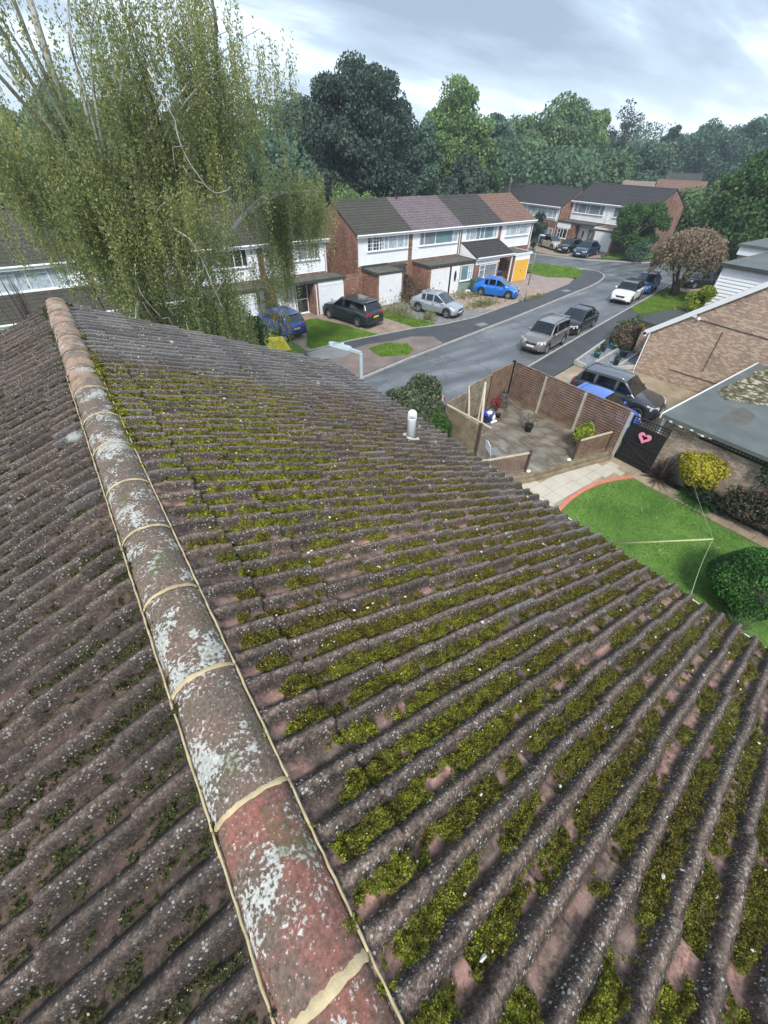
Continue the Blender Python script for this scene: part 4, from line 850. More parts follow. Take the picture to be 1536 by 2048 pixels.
def gutter(parent, x0, x1, y, z, pipe=None, pz=0.0, mat='upvc'):
    mb = MB(); mb.box(x0, x1, y-0.02, y+0.02, z-0.22, z-0.02); mb.tube([(x0, y-0.07, z-0.045), (x1, y-0.07, z-0.045)], 0.055, 8)
    g = mb.build('gutter', MT[mat], parent)
    if pipe is not None:
        mb = MB(); mb.tube([(pipe, y-0.05, z-0.08), (pipe, y+0.20, z-0.3), (pipe, y+0.22, z-0.4), (pipe, y+0.22, pz)], 0.036, 8); mb.build('downpipe', MT[mat], parent)
def terrace_shell(name, loc, rz, w, d, ze, zr, rmat, label, wallm='brick', gl=False, gr=False, group='houses of the terraces', over=0.3, clad='clad', cz0=2.62, gaps=0.22, base=0.0):
    h = empty(name, loc, rz, label, 'house', group)
    mb = MB(); mb.extr([(0, base-0.3), (0, ze-0.03), (d/2, zr-0.09), (d, ze-0.03), (d, base-0.3)], 'x', 0.0, w-0.004)
    mb.build('wall', MT[wallm], h)
    pitched(h, -(0.08 if gl else 0), w-0.004+(0.08 if gr else 0), -over, ze-over*(zr-ze)/(d/2), d/2, zr, d+over, rmat)
    if clad: cladding(h, gaps, w-gaps, cz0, ze-0.1, -0.004)
    return h
D7 = 7.4
def front_box(h, x0, x1, y0, z1, wallm='brick', z0=-0.2, name='extension'):
    mb = MB(); mb.box(x0, x1, y0, -0.002, z0, z1); return mb.build(name, MT[wallm], h)
TY = 32.3; GB = ZN
# --- terrace B, four units
b1 = terrace_shell('house', (20.5, TY, 0), 0, 5.5, D7, 4.95, 6.70, 'tile_brown', 'end terrace house with mossy brown roof and bare red brick gable', gl=True, cz0=2.66)
window(b1, 1.0, 5.2, 3.62, 4.68, -0.03, [(0, .33, 'curtaindark'), (.33, .42, 'curtain'), (.42, 1, 'curtain')], (0.12, 0.29, 0.40, 0.5, 0.72, 0.9), ((0.5, 0.9, 0.68), (.12, .29, .68)), lattice=(0.02, 0.40, 6, 4))
gutter(b1, -0.1, 5.5, -0.32, 4.83, 0.12, 2.6)
front_box(b1, 0.5, 3.12, -2.25, 2.34); flatroof(b1, 0.42, 3.2, -2.32, -0.0, 2.5)
mb = MB(); mb.box(0.42, 3.1, -0.08, -0.035, 2.48, 2.68); mb.build('flashing', MT['fascia'], b1)
garage_door(b1, 0.72, 2.85, GB, 2.30, -2.255, 'white', 8)
mb = MB(); mb.box(3.3, 4.9, -0.5, -0.03, 2.38, 2.5); mb.build('canopy', MT['fascia'], b1)
window(b1, 3.4, 4.75, 1.1, 2.3, -0.01, 'curtaingrey', (0.5,), ((0, .5, .5), (.5, 1, .5)))
b2 = terrace_shell('house', (26.0, TY, 0), 0, 5.85, D7, 4.95, 6.69, 'tile_purple', 'terrace house with purple-grey roof, white boards and long flat-roofed front', cz0=2.66)
window(b2, 0.95, 5.5, 3.62, 4.68, -0.03, [(0, .12, 'curtaingrey'), (.12, .4, 'curtaingrey'), (.4, .88, 'curtainteal'), (.88, 1, 'curtain')], (0.12, 0.40, 0.86), ())
gutter(b2, 0, 5.85, -0.32, 4.83, 5.75, 2.6)
front_box(b2, 0.42, 5.9, -2.25, 2.34); flatroof(b2, 0.35, 6.0, -2.33, 0, 2.5)
garage_door(b2, 0.72, 2.75, GB, 2.15, -2.255, 'white', 5)
mb = MB(); mb.box(2.85, 3.0, -2.33, -2.25, 0, 2.3); mb.build('door_post', MT['black'], b2)
front_door(b2, 3.1, 4.0, GB, 2.15, -2.255)
window(b2, 4.2, 5.75, 0.95, 2.2, -2.255, [(0, .6, 'curtainteal'), (.6, 1, 'curtain')], (0.62, 0.8), ((.62, 1, .55),))
mb = MB(); mb.box(4.15, 5.8, -2.275, -2.255, GB, 0.93); mb.build('green_panel', plain('sage_panel', (0.24, 0.32, 0.28), 0.7), b2)
mb = MB(); mb.tube([(1.0, 3.55, 6.5), (1.0, 3.55, 7.05)], 0.07, 10); mb.lathe([(0.0, 0.24), (0.11, 0.2), (0.11, 0.05), (0.07, 0)], (1.0, 3.55, 7.0), 10); mb.build('flue', MT['black'], b2)
b3 = terrace_shell('house', (31.85, TY, 0), 0, 5.3, D7, 4.95, 6.68, 'tile_dark', 'terrace house with dark roof and lean-to tiled porch on a white post', cz0=2.9)
window(b3, 0.65, 4.85, 3.62, 4.68, -0.03, [(0, .3, 'curtain'), (.3, .45, 'curtaingrey'), (.45, .9, 'curtainteal'), (.9, 1, 'curtain')], (0.13, 0.32, 0.45, 0.58, 0.88), ((.13, .32, .72),))
gutter(b3, 0, 5.3, -0.32, 4.83)
leanto(b3, 0.15, 5.15, -2.45, 2.62, -0.02, 3.55, 'tile_black')
mb = MB(); mb.add([(0.15, -2.35, 2.52), (0.15, -0.03, 2.52), (0.15, -0.03, 3.5), (0.17, -2.35, 2.52), (0.17, -0.03, 2.52), (0.17, -0.03, 3.5)], [(0, 1, 2), (3, 5, 4), (0, 3, 4, 1), (0, 2, 5, 3)]); mb.build('porch_cheek', MT['clad'], b3)
front_box(b3, 0.17, 3.4, -2.25, 2.56); gutter(b3, 0.15, 5.15, -2.46, 2.66)
mb = MB(); mb.box(0.17, 3.4, -2.27, -2.25, 2.05, 2.5); mb.build('panel', MT['clad'], b3)
window(b3, 0.75, 3.1, 0.9, 2.0, -2.26, 'curtaingrey', (0.3,), ((0, .3, .62),))
mb = MB(); mb.box(4.95, 5.05, -2.4, -2.3, 0, 2.55); mb.build('porch_post', MT['upvc'], b3)
front_door(b3, 3.75, 4.65, GB, 2.15, -0.01, 'curtainred', 'panel')
b4 = terrace_shell('house', (37.15, TY, 0), 0, 4.85, D7, 4.95, 6.66, 'tile_red', 'end terrace house with red-brown roof and bright yellow garage door', gr=True, cz0=2.66)
window(b4, 0.85, 4.35, 3.62, 4.68, -0.03, 'curtain', (0.14, 0.44, 0.56, 0.92), ((.14, .44, .7), (.56, .92, .7)))
gutter(b4, 0, 4.95, -0.32, 4.83, 4.75, 2.0)
front_box(b4, 0.3, 2.75, -2.2, 2.34); flatroof(b4, 0.22, 2.83, -2.28, 0, 2.5, 'white')
mb = MB(); mb.box(0.42, 2.6, -2.225, -2.2, 1.95, 2.34); mb.build('panel', MT['clad'], b4)
garage_door(b4, 0.5, 2.5, GB, 1.93, -2.205, 'yellowdoor', 14)
mb = MB(); mb.tube([(4.6, 3.7, 6.6), (4.6, 3.7, 8.3)], 0.022, 6)
for k in range(7): mb.bar((4.25, 3.45+k*0.1, 8.2), (4.95, 3.45+k*0.1, 8.2), 0.014)
mb.bar((4.6, 3.35, 8.2), (4.6, 4.15, 8.2), 0.02); mb.build('aerial', MT['lampgrey'], b4)
# climbing cactus-like trellis ornament on the end wall
mb = MB()
for k in range(9): mb.tube([(4.86, 0.6+0.12*(k % 2), 2.0+0.22*k), (4.98, 0.45+0.1*(k % 3), 2.15+0.22*k), (4.9, 0.25, 2.3+0.22*k)], 0.035, 6)
mb.build('wall_ornament', plain('pale_wall_ornament', (0.5, 0.42, 0.36)), b4)
# --- terrace A, units under the birch
la = ['terrace house beyond the left edge, at the end of the row', 'terrace house at the left edge with tiled lower roof and wide white window',
      'terrace house almost hidden behind the birch trunk', 'terrace house behind the birch with dark curtained upper window',
      'terrace house behind the birch with white boards and a garage beside the black car']
AXs = [-9.06, -3.7, 1.66, 7.02, 12.4]
for i, ax in enumerate(AXs):
    a = terrace_shell('house', (ax, TY-0.02, 0), 0, 5.36, D7, 4.95, 6.80, 'tile_brown', la[i], gl=(i == 0), gr=(i == 4), cz0=2.66)
    i -= 1
    cur = ['curtain', 'curtain', [(0, .25, 'curtaindark'), (.25, .45, 'curtainteal'), (.45, .6, 'curtainred'), (.6, 1, 'curtaindark')], [(0, .6, 'curtain'), (.6, 1, 'curtaingrey')]][i]
    window(a, 0.4, 4.4 if i != 3 else 4.7, 3.55, 4.65, -0.03, cur, (0.12, 0.38, 0.5, 0.76, 0.9), ((.12, .38, .75), (.5, .76, .75)))
    gutter(a, -0.05 if i == -1 else 0, 5.36 if i < 3 else 5.45, -0.32, 4.83, 5.2 if i == 3 else None, 2.6)
    if i < 2:
        leanto(a, 0.0, 5.3, -2.3, 2.55, -0.02, 3.5, 'tile_brown'); gutter(a, 0, 5.3, -2.32, 2.6)
        front_box(a, 0.0, 5.3, -2.0, 2.5); window(a, 0.3, 2.0, 0.9, 2.2, -2.01, 'curtaindark', (0.5,)); front_door(a, 2.6, 3.5, GB, 2.2, -2.01, 'curtaindark', 'panel')
        window(a, 3.55, 4.9, GB+.1, 2.2, -2.01, 'curtaindark', (0.5,))
    elif i == 2:
        front_box(a, 1.4, 4.1, -1.7, 2.34); flatroof(a, 0.2, 5.1, -1.8, 0, 2.5)
        garage_door(a, 1.6, 3.9, GB, 2.2, -1.705, 'white', 6); front_door(a, 4.25, 5.1, GB, 2.15, -0.02)
    else:
        front_box(a, 3.2, 5.9, -1.6, 2.34); flatroof(a, 0.3, 6.0, -1.7, 0, 2.5)
        garage_door(a, 3.62, 5.7, GB, 2.02, -1.605, 'white', 6)
        mb = MB(); mb.box(3.55, 5.76, -1.625, -1.605, 2.1, 2.34); mb.build('panel', MT['clad'], a)
        mb = MB(); mb.tube([(3.35, -1.66, 2.2), (3.35, -1.66, 0)], 0.04, 8); mb.build('downpipe', MT['upvc'], a)
        window(a, 2.1, 3.1, GB+0.02, 2.3, -0.6, 'curtaindark', (), ((0, 1, .45),)); mb = MB(); mb.box(0.5, 3.15, -0.595, -0.002, 0, 2.34); mb.build('extension', MT['brick'], a)
        garage_door(a, 0.6, 1.95, GB, 2.2, -0.6, 'white', 6)
# brick wall joining the two terraces
mb = MB(); mb.box(18.42, 20.5, 32.0, 32.25, -0.2, 2.2); o = mb.build('garden_wall', MT['brick']); tag(o, 'short brick wall between the two white terraces', 'wall')
# --- terrace C (facing the cul-de-sac)
c1 = terrace_shell('house', (61.5, 63.0, 0), R(-90), 20.0, 7.4, 4.35, 6.2, 'tile_black', 'far dark-roofed house row with a white front behind the yellow-garage house', gr=True, group='far houses across the bend')
window(c1, 14.2, 19.4, 2.9, 4.1, -0.03, 'curtain', (0.12, 0.35, 0.47, 0.7, 0.88), ((.12, .35, .7), (.47, .88, .7))); gutter(c1, 0, 20.0, -0.32, 4.25, 19.8, 0)
window(c1, 17.2, 19.4, 0.5, 1.7, -0.01, 'curtaingrey', (0.7,)); window(c1, 6, 11, 2.9, 4.1, -0.03, 'curtain', (0.3, 0.6))
c2 = terrace_shell('house', (63.6, 42.95, 0), R(-90), 11.8, 7.4, 5.05, 6.82, 'tile_black', 'far pale-boarded house with oval-glass front door behind the parked cars', wallm='brick', gr=True, group='far houses across the bend', cz0=2.85)
window(c2, 0.5, 5.2, 3.65, 4.85, -0.03, 'curtaingrey', (0.14, 0.42, 0.52, 0.86), ()); gutter(c2, 0, 11.8, -0.32, 4.95, 5.85, 2.8)
window(c2, 6.6, 10.6, 3.65, 4.85, -0.03, 'curtaingrey', (0.3, 0.7))
front_box(c2, 0.1, 3.0, -2.4, 2.6); flatroof(c2, 0.0, 5.7, -2.5, 0, 2.78, 'fascia')
mb = MB(); mb.box(0.1, 2.3, -2.425, -2.4, 2.0, 2.6); mb.build('panel', MT['clad'], c2)
window(c2, 0.4, 2.0, 0.8, 1.95, -2.41, 'curtaindark', (0.3, 0.6), ((0, .3, .5),))
front_box(c2, 3.0, 5.6, -1.2, 2.6, 'upvc', name='porch'); front_door(c2, 3.3, 4.2, 0.1, 2.2, -1.21)
window(c2, 4.45, 5.5, 0.4, 2.2, -1.21, 'curtaingrey', (0.5,)); front_box(c2, 6.0, 9.0, -2.3, 2.45); flatroof(c2, 5.9, 9.1, -2.4, 0, 2.62, 'white')
garage_door(c2, 6.3, 8.7, 0.1, 2.15, -2.305, 'white', 5)
# --- farther houses
def far_house(x, y, rz, w_, d, ze, zr, rmat, label, wallm='brick'):
    h = terrace_shell('house', (x, y, 0), rz, w_, d, ze, zr, rmat, label, wallm=wallm, clad=None, gl=True, gr=True, group='distant houses beyond the far terrace')
    gutter(h, 0, w_, -0.32, ze-0.1)
    for a in (0.12, 0.58): window(h, w_*a, w_*(a+0.3), ze-1.5, ze-0.35, -0.02, 'curtain', (0.5,))
    return h
far_house(88, 50.5, R(-62), 5.2, 7.5, 4.9, 6.3, 'tile_buff', 'distant house with long pale buff roof')
far_house(98, 49.5, R(-64), 8.2, 8.5, 4.2, 6.4, 'tile_red', 'distant house with red-brown roof and brick gable')
far_house(131, 68, R(-64), 11, 9, 4.4, 6.6, 'tile_dark', 'distant house with a dark roof rising behind the red-brown one')
far_house(108, 43.5, R(-64), 6, 8.5, 4.6, 6.5, 'tile_dark', 'distant grey-roofed house half hidden by the big right-hand tree')
# ---------------------------------------------------------------- bungalow on the right
def onwall(z): return z
bg_ = empty('bungalow', (27, 10.8, 0), 0, 'pale brick bungalow end with white barge board at the right edge', 'house')
RSL = 0.772; HY = 4.9
yR = -HY; zE = 2.50; zR_ = zE+HY*RSL
mb = MB(); mb.extr([(0, -0.3), (0, zE), (-HY, zR_), (-2*HY, zE), (-2*HY, -0.3)], 'x', 0.0, 13.0); mb.build('wall', MT['brickpale'], bg_)
mb = MB()
def slopepiece(m, x0, x1, off0, off1, s=1):
    a = (0.35, zE-0.35*RSL); b = (-HY, zR_)
    if s < 0: a = (-2*HY-0.35, zE-0.35*RSL)
    m.add([(x, p[0], p[1]+o) for x in (x0, x1) for p, o in ((a, off0), (b, off0), (b, off1), (a, off1))],
          [(0, 1, 2, 3), (4, 7, 6, 5), (0, 4, 5, 1), (1, 5, 6, 2), (2, 6, 7, 3), (3, 7, 4, 0)])
for s_ in (1, -1): slopepiece(mb, -0.12, 13.1, 0.06, 0.16, s_)
mb.build('roof', MT['tile_dark'], bg_)
mb = MB()
for s_ in (1, -1): slopepiece(mb, -0.17, -0.125, -0.16, 0.15, s_)
mb.box(-0.17, 0.1, 0.18, 0.36, zE-0.42, zE-0.22); mb.build('barge_board', MT['upvc'], bg_)
mb = MB(); mb.tube([(-0.04, 0.05, 0), (-0.04, 0.05, zE-0.1)], 0.035, 8); mb.build('downpipe', MT['upvc'], bg_)
mb = MB(); mb.bar((-0.02, -2.07, 3.52), (-0.02, -5.6, 3.45), 0.02, 0.035); mb.build('cable', MT['darkwood'], bg_); mb = MB(); mb.bar((-0.02, -3.34, 3.28), (-0.02, -3.41, 1.2), 0.02, 0.03)
mb.build('cable', MT['darkwood'], bg_); mb = MB(); mb.bar((-0.02, -1.8, 0.75), (-0.02, -4.4, 0.84), 0.02, 0.03)
mb.build('cable', MT['darkwood'], bg_)
mb = MB(); mb.blob((-0.05, -2.0, 3.56), 0.09, 8); mb.box(-0.14, 0, -1.85, -1.6, 3.6, 3.72); mb.build('security_lamp', MT['upvc'], bg_)
# low dark porch roof beyond the bungalow corner
mb = MB(); mb.box(28.9, 37.5, 11.5, 12.5, 2.1, 2.26); pr = mb.build('roof', MT['feltgrey'])
mb2 = MB(); mb2.box(29.2, 37.3, 11.6, 12.3, -0.1, 2.1)
po = empty('car_port', (0, 0, 0), 0, 'low flat dark-roofed porch just beyond the bungalow barge board', 'porch'); pr.parent = po; pr.data.materials[0] = MT['fascia']; mb2.build('wall', MT['brickpale'], po)
# white boarded building beyond, with grey flat roof
wb = empty('house', (36.0, 11.75, 0), 0, 'white boarded building with grey flat roof above the bungalow', 'house')
mb = MB(); mb.box(0, 12, -8, 0, -0.2, 4.66); mb.build('wall', MT['brickpale'], wb)
mb = MB(); n = 17
for i in range(n):
    za, zb = 1.2+i*0.2, 1.2+(i+1)*0.2
    mb.add([(-0.05, 0, za), (-0.05, -8, za), (-0.012, -8, zb), (-0.012, 0, zb), (0, 0, za), (0, -8, za)], [(0, 3, 2, 1), (0, 1, 5, 4)])
mb.box(-0.08, 0.0, 0.0, 0.06, 1.0, 4.62); mb.build('cladding', MT['clad'], wb)
flatroof(wb, -0.3, 12.2, -8.2, 0.3, 4.82, 'fascia'); bpy.data.objects
for o in [x for x in bpy.data.objects if x.name.startswith('felt') and x.parent and x.parent.parent == wb]: o.data.materials[0] = MT['feltgrey']
wb2 = empty('house', (43.5, 13.7, 0), 0, 'farther white-fronted flat-roofed building at the right edge', 'house')
mb = MB(); mb.box(0, 10, -9, 0, -0.2, 4.4); mb.build('wall', MT['brickcream'], wb2)
mb = MB(); mb.box(-0.15, 10.2, -9.1, 0.15, 4.4, 4.95); mb.build('fascia', MT['white'], wb2)
mb = MB(); mb.box(-0.3, 10.3, -9.2, 0.3, 4.95, 5.1); mb.build('roof', MT['feltgrey'], wb2)
# ---------------------------------------------------------------- neighbour's garage (flat roof at right)
ng = empty('garage', (17.55, 5.1, 0), 0, 'neighbour\'s pale brick garage with wet grey flat roof and mossy gravel patch', 'garage')
mb = MB(); mb.box(0.0, 8.6, -13, 0, -0.2, 2.36); mb.build('wall', MT['brickcream'], ng)
mb = MB(); mb.box(-0.32, 8.8, -13.2, 0.12, 2.36, 2.5); rf = mb.build('flat_roof', MT['feltgrey'], ng)
def mosspatch():
    m, t, b = newmat('mossy_roof_gravel'); p = geo_pos(t)
    n = node(t, 'TexNoise', Scale=5, Detail=5); t.links.new(p, n.inputs['Vector'])
    n2 = node(t, 'TexNoise', Scale=1.6, Detail=5); t.links.new(p, n2.inputs['Vector'])
    c = ramp(t, n.outputs['Fac'], [(0.40, (0.04, 0.04, 0.018)), (0.53, (0.12, 0.11, 0.055)), (0.62, (0.42, 0.38, 0.28))])
    t.links.new(c, b.inputs['Base Color']); b.inputs['Roughness'].default_value = 0.9; bump(t, b, n.outputs['Fac'], 0.02); return m
rngp = random.Random(5); pts = []
base = [(3.7, -0.2), (6.5, -0.22), (8.6, -0.25), (8.6, -3.4), (6.2, -3.0), (4.7, -2.4), (3.7, -1.6), (3.2, -0.7)]
for i in range(len(base)):
    a, b = base[i], base[(i+1) % len(base)]
    for k in range(6):
        f = k/6; pts.append((a[0]+(b[0]-a[0])*f+rngp.uniform(-.09, .09), min(a[1]+(b[1]-a[1])*f+rngp.uniform(-.09, .09), -0.12)))
mb = MB(); mb.prism(pts, 2.49, 2.508); mb.build('mossy_gravel', mosspatch(), rf)
mb = MB(); mb.prism([(2.0+0.95*math.cos(t)*(1+.15*math.sin(3*t)), -1.7+0.5*math.sin(t)*(1+.2*math.cos(2*t))) for t in [i*math.pi/12 for i in range(24)]], 2.49, 2.5025)
mb.build('damp_stain', plain('damp_brown_stain', (0.10, 0.095, 0.08), 0.5, 0.3, 2), rf)
mb = MB(); mb.box(-0.36, 8.84, 0.12, 0.16, 2.34, 2.55); mb.box(-0.05, 0.02, -0.02, 0.1, 0, 2.3)
mb.build('fascia', MT['upvc'], ng)
mb = MB()
for k in range(14): mb.blob((-0.25+0.04*math.sin(k*2.2), 0.0-k*0.13, 2.33+0.02*math.sin(k)), (0.07, 0.09, 0.05), 7)
mb.build('mortar_fillet', plain('white_fillet', (0.55, 0.54, 0.52), 0.9, 0.4, 12), ng)
# ================================================================ FENCES, GARDEN
def trellis(parent, p, q, z0, z1, mat='trellis', pitch=0.112, bw=0.060, vp=0.105, name='trellis_panel', zq=None):
    """square trellis between ground points p and q; horizontal battens on the near side"""
    p, q = Vector((*p, 0)), Vector((*q, 0)); d = (q-p).normalized(); nrm = Vector((-d.y, d.x, 0)); L_ = (q-p).length
    mb = MB(); dm = 1 if mat == 'trellis' else 0; z = z0+bw
    while z < z1-bw*0.5: mb.bar(p+Vector((0, 0, z))+nrm*0.012, q+Vector((0, 0, z))+nrm*0.012, 0.016, bw); z += pitch
    k = vp*0.6
    while k < L_: mb.bar(p+d*k+Vector((0, 0, z0)), p+d*k+Vector((0, 0, z1)), 0.084 if dm else (0.03 if mat == 'black' else 0.045), 0.014, dm, up=d.cross(Vector((0,0,1)))); k += vp  # wide rear battens coloured dark to put shade into the holes
    pn = mb.build(name, [MT[mat], MT['darkwood']], parent)
    mb = MB()
    for z in (z0, z1): mb.bar(p+Vector((0, 0, z)), q+Vector((0, 0, z)), 0.06, 0.04)
    for e_ in (p+d*0.02, q-d*0.02): mb.bar(e_+Vector((0, 0, z0)), e_+Vector((0, 0, z1)), 0.05, 0.045)
    mb.build('panel_frame', MT[mat], pn); return pn
EF = [(16.92, 12.25), (16.92, 10.35), (16.95, 8.28), (16.98, 6.18)]
ef = empty('fence', (0, 0, 0), 0, 'brown trellis fence on concrete posts between the deck and the drive', 'fence')
for i in range(3):
    trellis(ef, (EF[i+1][0], EF[i+1][1]+0.06), (EF[i][0], EF[i][1]-0.06), 0.42, 2.27)
    mb = MB(); mb.box(EF[i+1][0]-0.05, EF[i+1][0]+0.05, EF[i+1][1]-0.05, EF[i+1][1]+0.05, -0.1, 2.18); mb.build('concrete_post', MT['concrete'], ef)
    mb = MB(); mb.box(EF[i][0]-0.025, EF[i][0]+0.025, EF[i+1][1]+0.05, EF[i][1]-0.05, 0.0, 0.38); mb.build('gravel_board', MT['trellisold'], ef)
nf_ = empty('fence', (0, 0, 0), 0, 'trellis fence along the road behind the deck, meeting the corner post', 'fence')
NFp = [(16.72, 12.22), (14.9, 11.92), (13.15, 11.6), (11.45, 11.28)]
for i in range(3):
    trellis(nf_, NFp[i], NFp[i+1], 0.42, [2.27, 2.2, 1.95][i], 'trellis' if i == 0 else 'trellisold')
    mb = MB(); mb.box(NFp[i+1][0]-0.04, NFp[i+1][0]+0.04, NFp[i+1][1]-0.04, NFp[i+1][1]+0.04, 0, 2.15 if i < 2 else 1.9); mb.build('post', MT['darkwood'], nf_)
mb = MB(); mb.box(16.74, 16.86, 12.18, 12.3, 0, 2.36); mb.build('corner_post', MT['black'], nf_)
wf = empty('fence', (0, 0, 0), 0, 'weathered trellis screen facing the roof at the near end of the deck', 'fence')
trellis(wf, (11.55, 9.35), (11.55, 11.2), 0.35, 1.84, 'trellisold', 0.085, 0.05, 0.09)
mb = MB(); mb.box(11.5, 11.6, 9.22, 9.32, 0, 1.95); mb.build('post', MT['darkwood'], wf)
mb = MB(); mb.bar((11.55, 11.25, 1.9), (11.75, 8.9, 1.86), 0.09, 0.04); mb.build('top_rail', MT['palewood'], wf)
def pole(name, a, b, w_, label):
    mb = MB(); mb.bar(a, b, w_, w_*0.7); o = mb.build(name, MT['palewood']); tag(o, label, 'timber post', 'pale timbers standing in the deck corner'); return o
pole('timber_post', (12.05, 10.35, 1.35), (12.3, 10.9, 2.72), 0.07, 'shorter pale upright timber above the near trellis screen')
pole('timber_post', (11.72, 9.35, 1.45), (12.75, 10.45, 2.9), 0.08, 'longer leaning pale timber above the near trellis screen')
pole('timber_post', (13.3, 10.9, 0.4), (13.9, 11.4, 2.3), 0.05, 'thin leaning pole against the road-side trellis')
def balustrade(p, q, z0, z1, label, posts=(0, 1)):
    e_ = empty('balustrade', (0, 0, 0), 0, label, 'railing', 'deck railings')
    P, Q = Vector((*p, 0)), Vector((*q, 0)); d = (Q-P).normalized(); L_ = (Q-P).length
    mb = MB(); n = int(L_/0.115)
    for k in range(1, n): c = P+d*L_*k/n; mb.bar(c+Vector((0, 0, z0+0.08)), c+Vector((0, 0, z1-0.03)), 0.042, 0.042, up=(1, 0, 0))
    mb.build('spindle_row', MT['trellis'], e_)
    mb = MB(); mb.bar(P+Vector((0, 0, z1)), Q+Vector((0, 0, z1)), 0.08, 0.045); mb.build('hand_rail', MT['palewood'], e_)
    mb = MB(); mb.bar(P+Vector((0, 0, z0+0.07)), Q+Vector((0, 0, z0+0.07)), 0.06, 0.045); mb.build('bottom_rail', MT['trellis'], e_)
    for f in posts:
        c = P.lerp(Q, f); mb = MB(); mb.box(c.x-0.05, c.x+0.05, c.y-0.05, c.y+0.05, 0.3, z1+0.09); mb.build('post', MT['darkwood'], e_)
balustrade((12.52, 7.40), (9.6, 8.35), 0.35, 1.25, 'deck railing ending at a dark post beside the roof edge', (0,))
balustrade((14.9, 6.85), (16.75, 6.48), 0.35, 1.25, 'short deck railing beside the lime shrub')
# lights on the deck edge (pale caps)
for i, (x, y) in enumerate(((12.62, 7.30), (14.72, 6.88))):
    mb = MB(); mb.blob((x, y, 0.385), (0.11, 0.09, 0.045), 10); tag(mb.build('stone', plain('white_stone', (0.7, 0.68, 0.62))), ['white stone at the foot of the long railing post', 'white stone at the foot of the short railing post'][i], 'stone')
# gate
gt = empty('gate', (17.12, 5.35, 0), 0, 'black boarded garden gate with a pink heart and trellis top', 'gate')
mb = MB()
for k in range(10): mb.box(-0.02, 0.02, -0.73+k*0.15, -0.59+k*0.15, 0.05, 1.72)
mb.build('boards', MT['blackwood'], gt)
mb = MB(); mb.box(-0.06, -0.02, -0.74, 0.77, 0.3, 0.4); mb.box(-0.06, -0.02, -0.74, 0.77, 1.0, 1.08); mb.bar((-0.04, -0.7, 0.4), (-0.04, 0.7, 1.0), 0.03, 0.1); mb.build('brace', MT['black'], gt)
trellis(gt, (0.0, 0.77), (0.0, -0.74), 1.74, 2.08, 'black', 0.1, 0.025, 0.11)
mb = MB(); n = 28; vo = []; vi = []
for k in range(n):
    t = 2*math.pi*k/n; hx = 16*math.sin(t)**3/17; hz = (13*math.cos(t)-5*math.cos(2*t)-2*math.cos(3*t)-math.cos(4*t))/17
    vo.append((hx*0.27, hz*0.27)); vi.append((hx*0.13, hz*0.13+0.01))
vs = [(-0.10, -a, 1.42+b) for a, b in vo]+[(-0.10, -a, 1.42+b) for a, b in vi]+[(-0.06, -a, 1.42+b) for a, b in vo]+[(-0.06, -a, 1.42+b) for a, b in vi]
fs = []
for k in range(n):
    j = (k+1) % n; fs += [(k, j, n+j, n+k), (2*n+k, 3*n+k, 3*n+j, 2*n+j), (k, 2*n+k, 2*n+j, j), (n+k, n+j, 3*n+j, 3*n+k)]
mb.add(vs, fs); mb.build('heart', MT['pink'], gt)
wt = empty('wall_trellis', (0, 0, 0), 0, 'black trellis strip along the top of the neighbour\'s garage wall', 'trellis')
trellis(wt, (17.42, 3.75), (17.42, -7), 2.12, 2.42, 'black', 0.1, 0.03, 0.12)
# pots, statue, chair
def potplant(x, y, z, r, h, mat, label, taper=0.75, name='plant_pot', cat='plant pot', soil=True, group=None):
    e_ = empty(name, (x, y, z), 0, label, cat, group)
    mb = MB(); mb.lathe([(0, 0), (r*taper, 0), (r*0.95, h*0.85), (r*1.05, h*0.87), (r*1.05, h), (r*0.92, h), (r*0.9, h*0.85), (0, h*0.85)], (0, 0, 0), 18); mb.build('pot', MT[mat], e_, True)
    return e_
def leafball(parent, c, r, n, size, mat, seed, name='foliage', aspect=1.6, flat=0.4, hang=0.0, shell=0.45, lump=0.35, zmin=None, nseg=9):
    rng = np.random.default_rng(seed); d = rng.normal(size=(n, 3)); d /= np.linalg.norm(d, axis=1)[:, None]
    cl = rng.normal(size=(nseg, 3)); cl /= np.linalg.norm(cl, axis=1)[:, None]; bump_ = np.exp(((d@cl.T)-1)*7).max(1)
    rad = (shell+(1-shell)*rng.random(n)**0.45)*(1-lump+lump*1.3*bump_)
    P = d*rad[:, None]*np.array(r)[None, :] + np.array(c)[None, :]
    if zmin is not None: P[:, 2] = np.maximum(P[:, 2], zmin+0.02*rng.random(n))
    return npmesh(name, leafquads(P, size, rng, d, flat, aspect, hang), quadF(n), FO[mat], parent)
def strands(parent, base, n, ln, spread, mat, seed, name='foliage', w_=0.03, droop=0.6, up=1.0, seg=5, brad=0.05):
    rng = np.random.default_rng(seed); V = []; F = []
    for i in range(n):
        t = rng.uniform(0, 2*np.pi); el = rng.uniform(0.25, 1.0); L_ = ln*rng.uniform(0.6, 1.1)
        dx = np.array([math.cos(t), math.sin(t), 0])*spread*(1.15-el); side = np.array([-math.sin(t), math.cos(t), 0])
        p = np.array(base, float)+dx/max(spread, 1e-3)*brad*rng.random(); k0 = len(V)
        for s_ in range(seg+1):
            f = s_/seg; q = p+dx*L_*f + np.array([0, 0, 1])*(L_*up*el*f - droop*L_*(1-el)*f*f*1.2); ww = w_*(1-f*0.9)*0.5
            V += [q-side*ww, q+side*ww]
        F += [(k0+2*a, k0+2*a+1, k0+2*a+3, k0+2*a+2) for a in range(seg)]
    return npmesh(name, np.array(V), np.array(F), FO[mat], parent)
pt = potplant(15.15, 9.42, 0.352, 0.19, 0.34, 'pot', 'black pot with a bare twiggy shrub in the middle of the deck')
